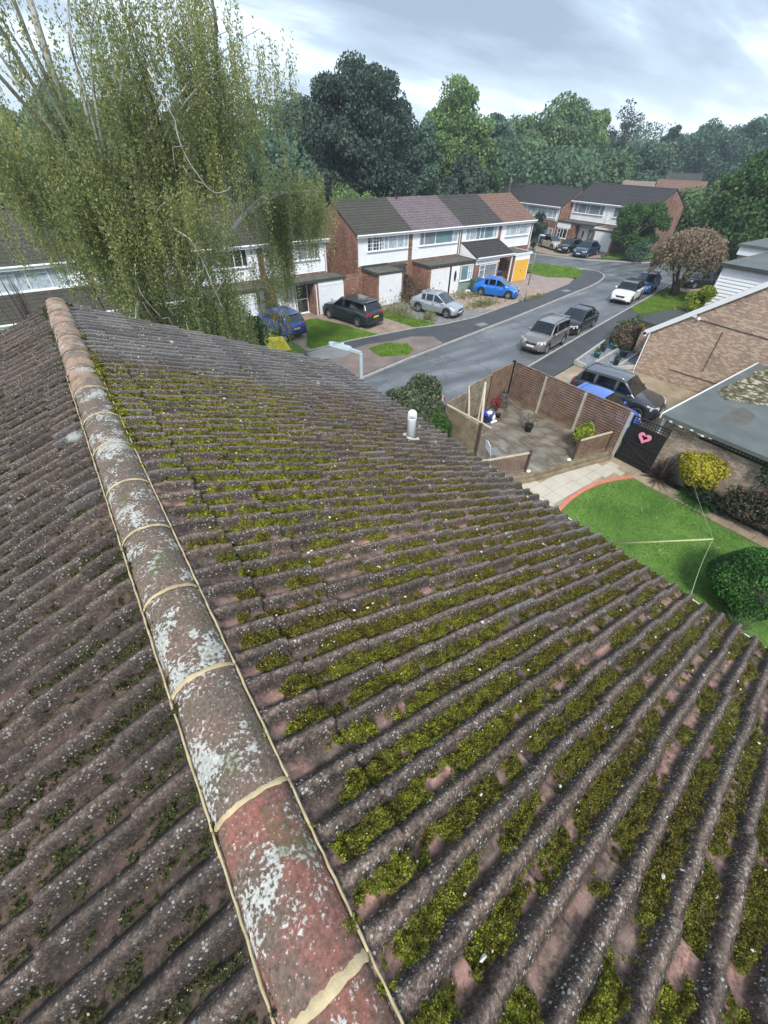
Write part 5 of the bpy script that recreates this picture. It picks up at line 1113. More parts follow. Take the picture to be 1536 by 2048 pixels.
mb = MB(); rg = random.Random(2)
for i in range(26):
    t = rg.uniform(0, 6.28); l = rg.uniform(0.35, 0.7); mb.tube([(0, 0, 0.28), (math.cos(t)*l*0.35, math.sin(t)*l*0.35, 0.3+l*0.5), (math.cos(t)*l*0.75, math.sin(t)*l*0.7, 0.3+l*0.75)], [0.006, 0.004, 0.002], 4)
mb.build('twigs', MT['darkwood'], pt); leafball(pt, (0, 0, 0.62), (0.5, 0.5, 0.3), 420, 0.03, 'hedgebrown', 3, shell=0.3)
pb = potplant(14.25, 11.15, 0.352, 0.27, 0.42, 'bluepot', 'cobalt blue tub with a white figure hanging over its rim', 0.8)
mb = MB(); mb.blob((0.02, -0.05, 0.44), (0.16, 0.13, 0.09), 12); mb.blob((0.12, -0.26, 0.24), (0.08, 0.08, 0.18), 10); mb.blob((0.2, -0.32, 0.07), (0.12, 0.08, 0.055), 10); mb.blob((0.03, -0.3, 0.05), (0.1, 0.08, 0.05), 10)
wf2 = mb.build('garden_figure', MT['whitecloth'], None, True); wf2.location = pb.location; tag(wf2, 'white drooping garden figure leaning on the blue tub', 'ornament')
potplant(14.95, 11.1, 0.352, 0.13, 0.2, 'pot', 'small dark pot beside the blue tub')
st = empty('statue', (15.95, 11.75, 0.352), R(-30), 'dark stone seated garden statue in the fence corner', 'statue')
mb = MB(); mb.box(-0.24, 0.24, -0.2, 0.2, 0, 0.24); mb.build('plinth', MT['stone'], st, bevel=0.02)
mb = MB(); mb.blob((0, 0, 0.34), (0.27, 0.2, 0.12), 12); mb.blob((0, 0.02, 0.55), (0.16, 0.12, 0.22), 12); mb.blob((0, 0.0, 0.85), (0.105, 0.11, 0.135), 12); mb.blob((0, 0.02, 0.99), (0.05, 0.05, 0.05), 8)
for s_ in (-1, 1): mb.tube([(0.15*s_, 0, 0.68), (0.22*s_, -0.05, 0.5), (0.08*s_, -0.15, 0.4)], [0.05, 0.045, 0.04], 8); mb.blob((0.2*s_, -0.08, 0.31), (0.15, 0.12, 0.08), 10)
mb.build('figure', MT['stone'], st, True)
rs = empty('shrub', (15.3, 11.55, 0.352), 0, 'red-stemmed shrub beside the statue', 'shrub'); strands(rs, (0, 0, 0), 60, 0.9, 0.5, 'red', 4, w_=0.012); leafball(rs, (0, 0, 0.55), (0.4, 0.3, 0.4), 260, 0.05, 'red', 5, shell=0.2)
ls = empty('shrub', (15.95, 7.25, 0.352), 0, 'lime-green leafy shrub behind the short deck railing', 'shrub')
potm = MB(); potm.lathe([(0, 0), (0.17, 0), (0.22, 0.3), (0, 0.3)], (0, 0, 0), 14); potm.build('pot', MT['pot'], ls, True); leafball(ls, (0, 0, 0.72), (0.52, 0.5, 0.46), 1500, 0.085, 'lime', 6, shell=0.3)
ch = empty('garden_chair', (12.0, 8.72, 0.352), R(65), 'white and grey wire garden chair on the deck behind the trellis screen', 'chair')
mb = MB()
for sx in (-0.24, 0.24):
    for sy in (-0.22, 0.22): mb.tube([(sx, sy, 0.42), (sx*1.15, sy*1.15, 0)], 0.011, 6)
mb.build('legs', MT['galv'], ch)
mb = MB(); mb.tube([(-0.25, -0.24, 0.43), (0.25, -0.24, 0.43), (0.25, 0.24, 0.43), (-0.25, 0.24, 0.43), (-0.25, -0.24, 0.43)], 0.012, 6)
for k in range(8): mb.box(-0.24, 0.24, -0.21+k*0.056, -0.175+k*0.056, 0.425, 0.435)
mb.build('seat', MT['lampgrey'], ch)
mb = MB(); mb.tube([(-0.25, 0.24, 0.43), (-0.26, 0.32, 0.85), (0, 0.35, 0.95), (0.26, 0.32, 0.85), (0.25, 0.24, 0.43)], 0.013, 6)
for k in range(7): x = -0.2+k*0.067; mb.tube([(x, 0.245, 0.44), (x, 0.32, 0.88)], 0.006, 5)
for z in (0.55, 0.66, 0.77): mb.tube([(-0.25, 0.24+(z-0.43)*0.19, z), (0.25, 0.24+(z-0.43)*0.19, z)], 0.006, 5)
mb.build('backrest', MT['vent'], ch)
# clothes line and prop
mb = MB(); mb.tube([(11.85, 3.35, 0.0), (12.25, 1.0, 2.02)], [0.028, 0.024], 8); tag(mb.build('clothes_prop', plain('pale_bamboo', (0.50, 0.52, 0.26), 0.7), None, True), 'thin pale prop pole slanting over the lawn', 'clothes prop')
mb = MB(); A_, B_, C_ = Vector((3.82, 0.14, 6.75)), Vector((12.25, 1.0, 2.02)), Vector((17.5, 3.6, 0.95))
mb.tube([A_.lerp(B_, k/12)+Vector((0, 0, -0.12*math.sin(math.pi*k/12))) for k in range(13)]+[B_.lerp(C_, k/12)+Vector((0, 0, -0.06*math.sin(math.pi*k/12))) for k in range(1, 13)], 0.004, 5)
tag(mb.build('washing_line', plain('pale_green_line', (0.45, 0.55, 0.35))), 'pale washing line over the tip of the prop pole', 'washing line')
# plants along the neighbour's wall
def shrub(x, y, z, r, n, size, mat, label, seed, cat='shrub', name='shrub', **k):
    e_ = empty(name, (x, y, z), 0, label, cat); mb = MB(); rg = random.Random(seed)
    for i in range(7):
        t = rg.uniform(0, 6.28); mb.tube([(0, 0, 0), (math.cos(t)*r[0]*0.3, math.sin(t)*r[1]*0.3, r[2]*0.8), (math.cos(t)*r[0]*0.65, math.sin(t)*r[1]*0.65, r[2]*1.3)], [0.03*r[2], 0.02*r[2], 0.006], 5)
    mb.build('stems', MT['bark'], e_)
    leafball(e_, (0, 0, r[2]), r, n, size, mat, seed, zmin=0.0, **k); return e_
yb = empty('shrub', (17.2, 3.15, 0), 0, 'golden yellow shrub in front of the cream garage wall', 'shrub')
mb = MB()
for i in range(9): t = i*0.7; mb.tube([(0, 0, 0), (math.cos(t)*0.15-.05, math.sin(t)*0.2, 0.7), (math.cos(t)*0.35-0.05, math.sin(t)*0.5, 1.3)], [0.03, 0.02, 0.008], 5)
mb.build('stems', MT['bark'], yb); leafball(yb, (-0.1, 0, 1.2), (0.62, 0.92, 0.72), 7000, 0.07, 'yellow', 7, shell=0.35, lump=0.3, flat=0.5)
ph = empty('plant', (17.1, 4.15, 0), 0, 'spiky purple-brown strap-leaved plant beside the gate', 'plant'); strands(ph, (0, 0, 0), 210, 1.5, 0.75, 'purple', 8, w_=0.06, droop=0.45, up=0.95)
fr = empty('plant', (17.0, 2.55, 0), 0, 'dark green ferny plant under the golden shrub', 'plant'); strands(fr, (0, 0, 0), 700, 1.25, 0.95, 'topiary', 9, w_=0.05, droop=0.5, up=0.75, brad=0.4)
leafball(fr, (0, -0.2, 0.35), (0.5, 0.9, 0.4), 1500, 0.07, 'ivy', 10, 'leaves', zmin=0.0)
iv = empty('climber', (17.5, 0.0, 0), 0, 'dark ivy climbing over the black trellis on the garage wall', 'climber')
rng = np.random.default_rng(12); n = 4200; yy = rng.uniform(-6, 1.6, n); zz_ = 2.35-np.abs(rng.normal(size=n))*0.42*(0.4+fbm(yy*1.4, yy*0, 3)*1.4); P = np.stack([-0.10+rng.normal(size=n)*0.07, yy, np.clip(zz_, 0.1, 2.6)], 1)
npmesh('foliage', leafquads(P, 0.075, rng, np.tile([-1., 0, 0.4], (n, 1)), 0.5, 1.3), quadF(n), FO['ivy'], iv)
mb = MB()
for k in range(6): mb.tube([(-0.07, -0.5-k*0.7, 0), (-0.08, -0.3-k*0.7, 1.1), (-0.07, -0.6-k*0.7, 2.2)], 0.02, 5)
mb.build('stems', MT['bark'], iv)
shrub(17.0, 1.0, 0, (0.6, 1.15, 0.8), 6000, 0.06, 'rose', 'rose bush with a few pink blooms beside the slab path', 13, flat=0.2, shell=0.2)
shrub(16.95, -1.2, 0, (0.65, 1.3, 0.95), 6500, 0.065, 'rose', 'taller untidy rose bush at the right edge of the garden', 14, flat=0.2, shell=0.2)
mb = MB(); mb.tube([(16.9, 1.7, 0.35), (16.7, 1.55, 0.42), (16.75, 1.2, 0.36)], [0.03, 0.02, 0.008], 6); tag(mb.build('dry_stem', MT['palewood']), 'pale curled dry stem lying at the edge of the flower bed', 'stem')
tp = empty('bush', (13.05, -0.35, 0), 0, 'large clipped dark green ball bush on the lawn', 'bush')
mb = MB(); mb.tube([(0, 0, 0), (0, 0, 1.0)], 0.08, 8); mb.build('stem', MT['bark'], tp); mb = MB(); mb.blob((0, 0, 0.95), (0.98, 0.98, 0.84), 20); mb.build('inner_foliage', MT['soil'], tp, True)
leafball(tp, (0, 0, 0.95), (1.2, 1.2, 1.04), 26000, 0.045, 'topiary', 15, shell=0.80, lump=0.2, flat=0.3, zmin=0.02)
tf = empty('plant', (11.9, -0.75, 0), 0, 'pale green spiky tuft plant at the roof edge', 'plant'); strands(tf, (0, 0, 0), 190, 1.15, 0.85, 'tuft', 16, w_=0.03, droop=0.4, up=0.85)
sh = empty('shrub', (10.75, 12.15, 0), 0, 'leafy grey-green shrub beside the trellis screen, just past the roof edge', 'shrub')
mb = MB()
for i in range(8): t = i*0.8; mb.tube([(0, 0, 0), (math.cos(t)*0.3, math.sin(t)*0.3, 1.0), (math.cos(t)*0.8, math.sin(t)*0.8, 1.9)], [0.05, 0.03, 0.01], 5)
mb.build('stems', MT['bark'], sh); leafball(sh, (0, 0.1, 1.5), (1.35, 1.6, 1.45), 20000, 0.085, 'greybush', 17, shell=0.4, lump=0.35, flat=0.35); leafball(sh, (0.1, -1.0, 1.0), (0.7, 0.9, 0.9), 5000, 0.08, 'bush', 18, 'side_foliage', shell=0.4)
# far side of the drive: hedge mound, flowers, pots
for i, (x, y, z, r, h, m, l) in enumerate(((26.4, 13.15, .24, .24, .34, 'tealpot', 'teal pot nearest the road corner of the slate bed'), (27.7, 13.55, .24, .24, .4, 'navypot', 'dark blue pot beside the teal pots in the slate bed'), (28.7, 13.35, .24, .3, .34, 'tealpot', 'teal pot against the hedge end of the slate bed'),
        (27.9, 12.25, .24, .28, .42, 'navypot', 'dark blue pot on the inner strip of the slate bed'), (26.3, 11.75, .24, .2, .42, 'navypot', 'dark blue pot beside the bungalow wall planter'))):
    p_ = potplant(x, y, z, r, h, m, l, 0.7, group='glazed pots in the slate bed'); leafball(p_, (0, 0, h+0.06), (r*0.8, r*0.8, 0.12), 160, 0.06, 'bush', 30+i, shell=0.1)
hb = empty('hedge', (30.6, 13.6, 0.1), R(14), 'low rounded brown hedge between the slate bed and the verge', 'hedge')
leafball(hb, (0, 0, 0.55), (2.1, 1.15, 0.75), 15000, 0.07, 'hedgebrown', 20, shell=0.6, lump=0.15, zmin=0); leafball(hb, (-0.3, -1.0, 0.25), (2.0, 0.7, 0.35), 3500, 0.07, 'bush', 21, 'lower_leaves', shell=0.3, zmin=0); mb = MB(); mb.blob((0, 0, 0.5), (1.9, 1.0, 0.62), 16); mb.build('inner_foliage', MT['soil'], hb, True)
shrub(31.5, 13.0, 0.1, (0.9, 0.7, 0.75), 2600, 0.08, 'yellow', 'bright yellow-flowered bush at the bungalow corner', 22)
shrub(32.3, 14.4, 0.1, (1.5, 0.9, 0.7), 3600, 0.09, 'greybush', 'pale variegated bush behind the brown hedge', 23)
# ---------------------------------------------------------------- lamp posts
lp = empty('street_lamp', (33.35, 24.75, 0), 0, 'tall grey street lamp on the pavement by the paved drive', 'street lamp')
mb = MB(); mb.tube([(0, 0, 0), (0, 0, 1.3)], 0.075, 10); mb.tube([(0, 0, 1.3), (0, 0, 4.95)], [0.05, 0.04], 10); mb.build('column', MT['lampgrey'], lp, True)
mb = MB(); mb.bar((0, 0, 4.95), (-0.15, -0.25, 4.98), 0.05, 0.05); mb.blob((-0.32, -0.5, 5.0), (0.17, 0.3, 0.06), 10); mb.build('lamp_head', MT['galv'], lp, True)
lp = empty('street_lamp', (7.21, 11.22, 0), 0, 'near pale blue-grey street lamp rising beyond the roof edge', 'street lamp')
mb = MB(); mb.tube([(0, 0, 0), (0, 0, 1.4)], 0.085, 8); mb.tube([(0, 0, 1.4), (0, 0, 4.96)], [0.062, 0.058], 8); mb.build('column', MT['galv'], lp)
d_ = Vector((-0.36, 0.93, 0)).normalized()
mb = MB(); mb.bar((0, 0, 4.98), tuple(Vector((0, 0, 5.0))+d_*0.42), 0.085, 0.085); mb.build('bracket', MT['galv'], lp)
mb = MB(); c0 = Vector((0, 0, 5.02))+d_*0.4; sd2 = Vector((-d_.y, d_.x, 0)); prof = [(0, .05), (0.1, .13), (0.7, .14), (0.85, .11), (0.92, .04)]
top = []; bot = []
for a, w_ in prof: top.append((c0+d_*a, w_))
vs = []
for a, w_ in prof:
    for s_, zz0 in ((-1, -0.03), (-0.8, 0.05), (0.8, 0.05), (1, -0.03)): q = c0+d_*a+sd2*w_*s_; vs.append((q.x, q.y, 5.02+zz0))
mb.add(vs, [(i*4+k, i*4+(k+1) % 4, (i+1)*4+(k+1) % 4, (i+1)*4+k) for i in range(4) for k in range(4)]+[(0, 1, 2, 3), (19, 18, 17, 16)]); mb.build('lamp_head', MT['galv'], lp)
mb = MB(); q = c0+d_*0.35; mb.lathe([(0.05, 0), (0.05, 0.07), (0.03, 0.1), (0, 0.1)], (q.x, q.y, 5.06), 12); mb.build('photocell', MT['galv'], lp, True)
mb = MB(); q = c0+d_*0.62; mb.blob((q.x, q.y, 5.06), (0.13, 0.13, 0.03), 12); mb.build('lens_bowl', plain('blue_grey_bowl', (0.25, 0.36, 0.42), 0.3), lp, True)
# ---------------------------------------------------------------- bins, tarpaulin
def bin_(x, y, rz, body, lid, label):
    e_ = empty('wheelie_bin', (x, y, ZN), rz, label, 'wheelie bin', 'wheelie bins by the porch')
    mb = MB(); mb.add([(-.22, -.25, .05), (.22, -.25, .05), (.22, .2, .05), (-.22, .2, .05), (-.28, -.34, .98), (.28, -.34, .98), (.28, .3, .98), (-.28, .3, .98)], [(0, 3, 2, 1), (4, 5, 6, 7), (0, 1, 5, 4), (1, 2, 6, 5), (2, 3, 7, 6), (3, 0, 4, 7)]); mb.build('bin_body', MT[body], e_, bevel=0.02)
    mb = MB(); mb.add([(-.3, -.38, .985), (.3, -.38, .985), (.3, .34, .985), (-.3, .34, .985), (-.27, -.33, 1.05), (.27, -.33, 1.05), (.27, .3, 1.09), (-.27, .3, 1.09)], [(0, 3, 2, 1), (4, 5, 6, 7), (0, 1, 5, 4), (1, 2, 6, 5), (2, 3, 7, 6), (3, 0, 4, 7)]); mb.build('lid', MT[lid], e_, bevel=0.015)
    for s_ in (-1, 1): mb = MB(); mb.lathe([(0, -.03), (.1, -.03), (.1, .03), (0, .03)], (s_*.26, .26, .1), 12, 'y'); w_ = mb.build('wheel', MT['rubber'], e_); 
bin_(31.3, 29.2, 0, 'bingreen', 'bingreen', 'dark green wheelie bin outside the long flat-roofed front')
bin_(32.1, 29.3, 0.1, 'pot', 'binblue', 'black wheelie bin with a blue lid in the middle')
bin_(35.9, 30.6, 0, 'pot', 'binblue', 'black bin with blue lid under the porch post')
mb = MB(); mb.box(30.35, 30.75, 29.0, 29.3, ZN, 0.35); tag(mb.build('storage_box', MT['whitecloth'], bevel=0.02), 'small white box on the ground beside the green bin', 'box')
# yellow tarpaulin over a heap, with rubble bags behind
rng = np.random.default_rng(5); na, nb_ = 46, 26
U, W_ = np.meshgrid(np.linspace(0, 1, na), np.linspace(0, 1, nb_), indexing='ij')
X = 8.85+U*1.9; Y = 25.15+W_*1.05+0.12*np.sin(U*5); prof_ = np.minimum(1, np.minimum(U, 1-U)*7)*np.minimum(1, np.minimum(W_*3.0, (1-W_)*6))
Z = ZN+0.01+prof_**0.7*(0.62+0.10*np.sin(W_*17+U*4+2*fbm(U*2, W_*2, 3)) + 0.12*(fbm(U*4, W_*4, 9)-.5))
V = np.stack([X, Y, Z], -1).reshape(-1, 3); q = np.arange(na-1)[:, None]*nb_+np.arange(nb_-1)[None, :]; F = np.stack([q, q+nb_, q+nb_+1, q+1], -1).reshape(-1, 4)
tag(npmesh('tarpaulin', V, F, MT['yellow'], None, True), 'bright yellow creased tarpaulin over a heap by the birch', 'tarpaulin')
mb = MB(); rg = random.Random(6)
for i in range(9): mb.blob((9.6+rg.random()*1.7, 26.45+rg.random()*0.5, ZN+0.12+0.1*rg.random()), (0.25, 0.2, 0.16), 8)
tag(mb.build('rubble_heap', plain('pale_rubble', (0.32, 0.27, 0.25), 0.9, 0.4, 6)), 'low heap of pale rubble behind the yellow tarpaulin', 'rubble')
mb = MB(); mb.box(8.6, 9.3, 30.2, 30.9, ZN, 1.6); ob = mb.build('orange_screen', MT['orange'], bevel=0.1); tag(ob, 'orange covered stack seen through the hanging birch branches', 'stack')
# weeds
def weeds(cx, cy, rx, ry, n, h, label, seed, mat='weed'):
    rng = np.random.default_rng(seed); k = n; P = np.stack([cx+rng.normal(size=k)*rx, cy+rng.normal(size=k)*ry, np.full(k, ZN)], 1); L_ = h*rng.uniform(0.3, 1.1, k)
    lean = rng.normal(size=(k, 2))*0.2; lv = []; m = 12
    f = rng.random((k, m)); Q = np.stack([P[:, 0, None]+lean[:, 0, None]*L_[:, None]*f, P[:, 1, None]+lean[:, 1, None]*L_[:, None]*f, P[:, 2, None]+L_[:, None]*f], -1).reshape(-1, 3)
    Q += rng.normal(size=Q.shape)*0.03
    o = npmesh('weeds', leafquads(Q, 0.055, rng, None, 0, 2.2, 0.5), quadF(len(Q)), FO[mat]); tag(o, label, kind='stuff')
weeds(21.3, 27.6, 0.5, 0.9, 170, 0.9, 'tall pale weeds between the garage and the silver car', 41); weeds(22.4, 25.2, 0.35, 0.4, 60, 0.8, 'pale weeds at the front of the silver car drive', 42)
weeds(29.0, 25.6, 0.9, 0.3, 160, 0.6, 'dry pale weeds in the gravel before the blue hatchback', 43); weeds(30.5, 28.6, 1.4, 0.5, 200, 0.35, 'low weeds along the pink gravel', 44)
weeds(24.8, 29.6, 0.8, 0.5, 330, 1.3, 'dark straggly bush against the garage side', 45, 'hedgebrown'); weeds(34.6, 24.9, 0.9, 0.15, 60, 0.3, 'weeds at the foot of the far lamp', 46)
weeds(13.6, 15.2, 0.5, 0.3, 30, 0.15, 'sparse litter at the road edge', 47)
# ================================================================ CARS
def car(label, loc, heading, L, W, H, paint, style='suv', roof=None, rim='alloy', group=None, trim=True, plates=('plate_w', 'plate_y'), rails=False, z=0.0, name='parked_car', metallic=0.35):
    """local frame: +x forward, y left, origin on the ground under the middle; heading in degrees (world angle of the nose)"""
    e_ = empty(name, (loc[0], loc[1], z), R(heading), label, 'car', group)
    hl = L/2; wr = 0.335 if H > 1.5 else 0.305; cl = 0.24 if H > 1.5 else 0.17
    P = dict(suv=dict(hood=0.60, belt=0.625, nose=0.46, wb=0.235, wt=0.075, rt=-0.40, rb=-0.475, tail=0.62, fx=0.31, rx=-0.295),
             hatch=dict(hood=0.585, belt=0.61, nose=0.43, wb=0.285, wt=0.075, rt=-0.25, rb=-0.455, tail=0.62, fx=0.315, rx=-0.305),
             boxy=dict(hood=0.60, belt=0.63, nose=0.47, wb=0.235, wt=0.10, rt=-0.44, rb=-0.48, tail=0.60, fx=0.305, rx=-0.295),
             mini=dict(hood=0.62, belt=0.63, nose=0.46, wb=0.235, wt=0.11, rt=-0.38, rb=-0.455, tail=0.62, fx=0.32, rx=-0.31))[style]
    fx, rx = P['fx']*L, P['rx']*L; ra = wr+0.055
    zb_ = P['belt']*H
    def ztop(x):
        f = x/L
        return np.interp(f, [-0.5, -0.49, -0.47, -0.30, P['wb']-0.03, P['wb']+0.04, 0.40, 0.465, 0.49, 0.5], [P['tail']*H*0.86, P['tail']*H*0.98, P['tail']*H*1.02, zb_*1.03, zb_, zb_*0.985, P['hood']*H*0.95, P['nose']*H*1.08, P['nose']*H*0.95, P['nose']*H*0.75])
    def hw(x):
        t = max(0, (abs(2*x/L)-(0.78 if x > 0 else 0.84))/(0.22 if x > 0 else 0.16)); return W/2*(1-(0.24 if x > 0 else 0.15)*t**2)
    def zbot(x):
        b = cl+(0.07 if abs(x) > hl*0.93 else 0)
        for c in (fx, rx):
            if abs(x-c) < ra: b = max(b, wr+math.sqrt(ra*ra-(x-c)**2))
        return min(b, ztop(x)-0.08)
    xs = sorted(set([round(v, 4) for v in list(np.linspace(-hl, hl, 45))+[c+ra*math.cos(t) for c in (fx, rx) for t in np.linspace(0, math.pi, 13)]]))
    V = []; tr_i = []
    def ring(x):
        w_, zt, zb0 = hw(x), ztop(x), zbot(x); fr_ = [0.0, 0.10, 0.34, 0.62, 0.86, 1.0]; wd = [0.95, 0.985, 1.0, 0.995, 0.955, 0.86]
        out = [(x, 0, min(zb0, zt-0.1))]
        for f, k in zip(fr_, wd): out.append((x, w_*k, zb0+(zt-zb0)*f))
        cr = 0.035 if x > P['wb']*L*0.8 or x < -0.4*L else 0.0
        out += [(x, w_*0.5, zt+cr*0.8), (x, 0, zt+cr)]
        return out
    n = 9
    for x in xs:
        r_ = ring(x); V += r_ + [(a, -b, c) for a, b, c in r_]
    body, low = [], []
    for i in range(len(xs)-1):
        o0, o1 = i*18, (i+1)*18
        for k in range(n-1):
            tgt = low if (k <= 1 and trim) else body
            tgt.append((o0+k, o1+k, o1+k+1, o0+k+1)); tgt.append((o0+9+k, o0+9+k+1, o1+9+k+1, o1+9+k))
    for o0, rev in ((0, False), ((len(xs)-1)*18, True)):
        for k in range(n-1):
            q = (o0+k, o0+k+1, o0+9+k+1, o0+9+k); body.append(q if not rev else q[::-1])
    pm = carpaint('paint_'+paint[0], paint[1], metallic) if 'paint_'+paint[0] not in bpy.data.materials else bpy.data.materials['paint_'+paint[0]]
    rm = pm if roof is None else (bpy.data.materials.get('paint_'+roof[0]) or carpaint('paint_'+roof[0], roof[1], metallic))
    def sub(name_, faces, mat, verts=V, smooth=True):
        used = sorted({i for f in faces for i in f}); mp = {u: j for j, u in enumerate(used)}
        m = MB(); m.v = [verts[u] for u in used]; m.f = [tuple(mp[i] for i in f) for f in faces]; m.m = [0]*len(faces)
        return m.build(name_, mat, e_, smooth)
    bd = sub('body', body, pm)
    if trim: sub('sill_trim', low, MT['trim'])
    # cabin
    wb, wt, rt, rb = P['wb']*L, P['wt']*L, P['rt']*L, P['rb']*L
    px = [rb, rt, rt*0.55, 0, wt, wb]; pz = [ztop(rb)-0.01, H*0.955, H*0.99, H, H*0.975, ztop(wb)-0.015]
    cx = sorted(set([round(v, 4) for v in list(np.linspace(rb, rt, 6))+list(np.linspace(rt, wt, 17))+list(np.linspace(wt, wb, 7))]))
    CV = []; m_ = 6
    for x in cx:
        zr = float(np.interp(x, px, pz)); zb0 = float(ztop(x))-0.02; f = max(0.0, (zr-zb0)/(H-zb0)); w0 = hw(x)*0.90; wtop = W/2*(0.90-0.17*f)
        wtop = min(w0, wtop) if f > 0.05 else w0
        r_ = [(x, w0, zb0), (x, w0+(wtop-w0)*0.12, zb0+(zr-zb0)*0.10), (x, w0+(wtop-w0)*0.86, zb0+(zr-zb0)*0.84), (x, wtop*0.93, zb0+(zr-zb0)*0.975), (x, wtop*0.5, zb0+(zr-zb0)*1.0), (x, 0, zb0+(zr-zb0)*1.005)]
        CV += r_+[(a, -b, c) for a, b, c in r_]
    shell, topf, side, side2, front, rear = [], [], [], [], [], []
    bp = [wt*0.1-0.0, rt*0.62]
    for i in range(len(cx)-1):
        o0, o1 = i*12, (i+1)*12; xm = (cx[i]+cx[i+1])/2
        for k in range(5):
            for mir in (0, 1):
                q = (o0+k, o1+k, o1+k+1, o0+k+1) if not mir else (o0+6+k, o0+6+k+1, o1+6+k+1, o1+6+k)
                isside = k == 1; glass_x = rt*0.97 < xm < wt+(wb-wt)*0.72
                pillar = any(abs(xm-b_) < 0.055 for b_ in bp) or abs(xm-wt) < 0.0
                if isside and glass_x and not pillar: (side2 if mir else side).append(q)
                elif k >= 3 and xm > wt+0.02: front.append(q)
                elif k >= 3 and xm < rt-0.01 and xm > rb+0.03: rear.append(q)
                elif k >= 3: topf.append(q)
                else: shell.append(q)
    sub('pillars', shell, pm if style != 'mini' else MT['black'], CV); sub('roof', topf, rm, CV)
    sub('windscreen', front, MT['carglass'], CV); sub('rear_window', rear, MT['carglass'], CV); sub('side_window', side, MT['carglass'], CV); sub('side_window', side2, MT['carglass'], CV)
    # dark cabin inside
    mb = MB(); mb.box(rb+0.15, wb-0.25, -W*0.38, W*0.38, zb_*0.6, zb_*0.99); 
    for sx, sy in ((0.03*L, 0.19*W), (0.03*L, -0.19*W), (-0.2*L, 0.19*W), (-0.2*L, -0.19*W)): mb.box(sx-0.1, sx+0.05, sy-0.22, sy+0.22, zb_*0.9, zb_+0.3)
    mb.build('seats', MT['trim'], e_, bevel=0.03)
    mb = MB(); mb.box(-hl*0.9, hl*0.9, -W*0.40, W*0.40, cl+0.02, zb_*0.62); mb.build('underbody', MT['black'], e_)
    # wheels
    wh = None
    for cx_ in (fx, rx):
        for s_ in (1, -1):
            if wh is None:
                mb = MB(); mb.lathe([(wr*0.62, -0.1), (wr*0.95, -0.105), (wr, -0.07), (wr, 0.07), (wr*0.95, 0.105), (wr*0.62, 0.1), (wr*0.6, 0.0), (wr*0.62, -0.1)], (0, 0, 0), 24, 'y'); wh = mb.build('wheel', MT['rubber'], e_, True); w0_ = wh
                mb = MB()
                mb.lathe([(wr*0.64, 0.085), (wr*0.58, 0.09), (wr*0.56, 0.05)], (0, 0, 0), 24, 'y'); mb.lathe([(0, 0.085), (wr*0.13, 0.085), (wr*0.15, 0.05)], (0, 0, 0), 12, 'y')
                for k in range(5):
                    t = 2*math.pi*k/5; mb.bar((0.03*math.cos(t), 0.07, 0.03*math.sin(t)), (wr*0.6*math.cos(t), 0.078, wr*0.6*math.sin(t)), 0.055, 0.03, up=(0, 1, 0))
                mb.build('rim', MT[rim], wh, False); mb = MB(); mb.lathe([(0, 0.03), (wr*0.6, 0.03), (wr*0.6, 0.02), (0, 0.02)], (0, 0, 0), 20, 'y'); mb.build('brake_disc', MT['black'], wh)
            else:
                w0_ = copy_tree(wh, e_)
            w0_.location = (cx_, s_*(W/2-0.125), wr); w0_.rotation_euler = (0, 0, 0 if s_ > 0 else math.pi)
    # front details
    zn = P['nose']*H; gz = zn*0.80
    mb = MB(); xg = hl+0.012
    mb.box(xg-0.06, xg, -W*0.20, W*0.20, gz-0.02, gz+0.13); g = mb.build('grille', MT['trim'], e_, bevel=0.02)
    mb = MB(); mb.box(xg, xg+0.012, -W*0.21, W*0.21, gz+0.125, gz+0.15); mb.box(xg, xg+0.01, -0.05, 0.05, gz+0.06, gz+0.12); mb.build('chrome_strip', MT['chrome'], g)
    mb = MB(); mb.box(hl-0.05, hl+0.015, -W*0.33, W*0.33, cl+0.04, cl+0.17); mb.build('air_intake', MT['trim'], e_, bevel=0.02)
    for s_ in (1, -1):
        mb = MB(); a = 0.455*L; xa, xb = 0.487*L, 0.425*L; za = zn*0.98
        pts = []
        for x, yk in ((xa, 0.56), (xa-0.02*L, 0.80), (xb, 1.0)):
            w_ = hw(x)*yk+0.012
            pts.append((x+0.03, s_*w_, za-0.07+(xa-x)*0.12)); pts.append((x+0.005, s_*w_*0.975, za+0.07+(xa-x)*0.22))
        mb.add(pts+[(x-0.12, y*0.85, z_) for x, y, z_ in pts], [(0, 2, 3, 1), (2, 4, 5, 3), (1, 3, 9, 7), (3, 5, 11, 9), (0, 6, 8, 2), (2, 8, 10, 4), (4, 10, 11, 5), (0, 1, 7, 6)] if s_ > 0 else [(1, 3, 2, 0), (3, 5, 4, 2), (7, 9, 3, 1), (9, 11, 5, 3), (2, 8, 6, 0), (4, 10, 8, 2), (5, 11, 10, 4), (6, 7, 1, 0)])
        mb.build('headlight', MT['clearlens'], e_)
        mb = MB(); xr_ = -hl+0.01; zt_ = P['tail']*H
        pts = []
        for x, yk in ((-hl-0.012, 0.60), (-hl+0.0, 0.86), (-hl+0.16, 1.0)):
            w_ = hw(max(x, -hl))*yk+0.01; pts.append((x, s_*w_, zt_*0.80)); pts.append((x+0.01, s_*w_, zt_*0.98))
        mb.add(pts+[(x+0.12, y*0.85, z_) for x, y, z_ in pts], [(0, 1, 3, 2), (2, 3, 5, 4), (1, 7, 9, 3), (3, 9, 11, 5), (0, 2, 8, 6), (2, 4, 10, 8), (4, 5, 11, 10), (0, 6, 7, 1)] if s_ > 0 else [(2, 3, 1, 0), (4, 5, 3, 2), (3, 9, 7, 1), (5, 11, 9, 3), (6, 8, 2, 0), (8, 10, 4, 2), (10, 11, 5, 4), (1, 7, 6, 0)])
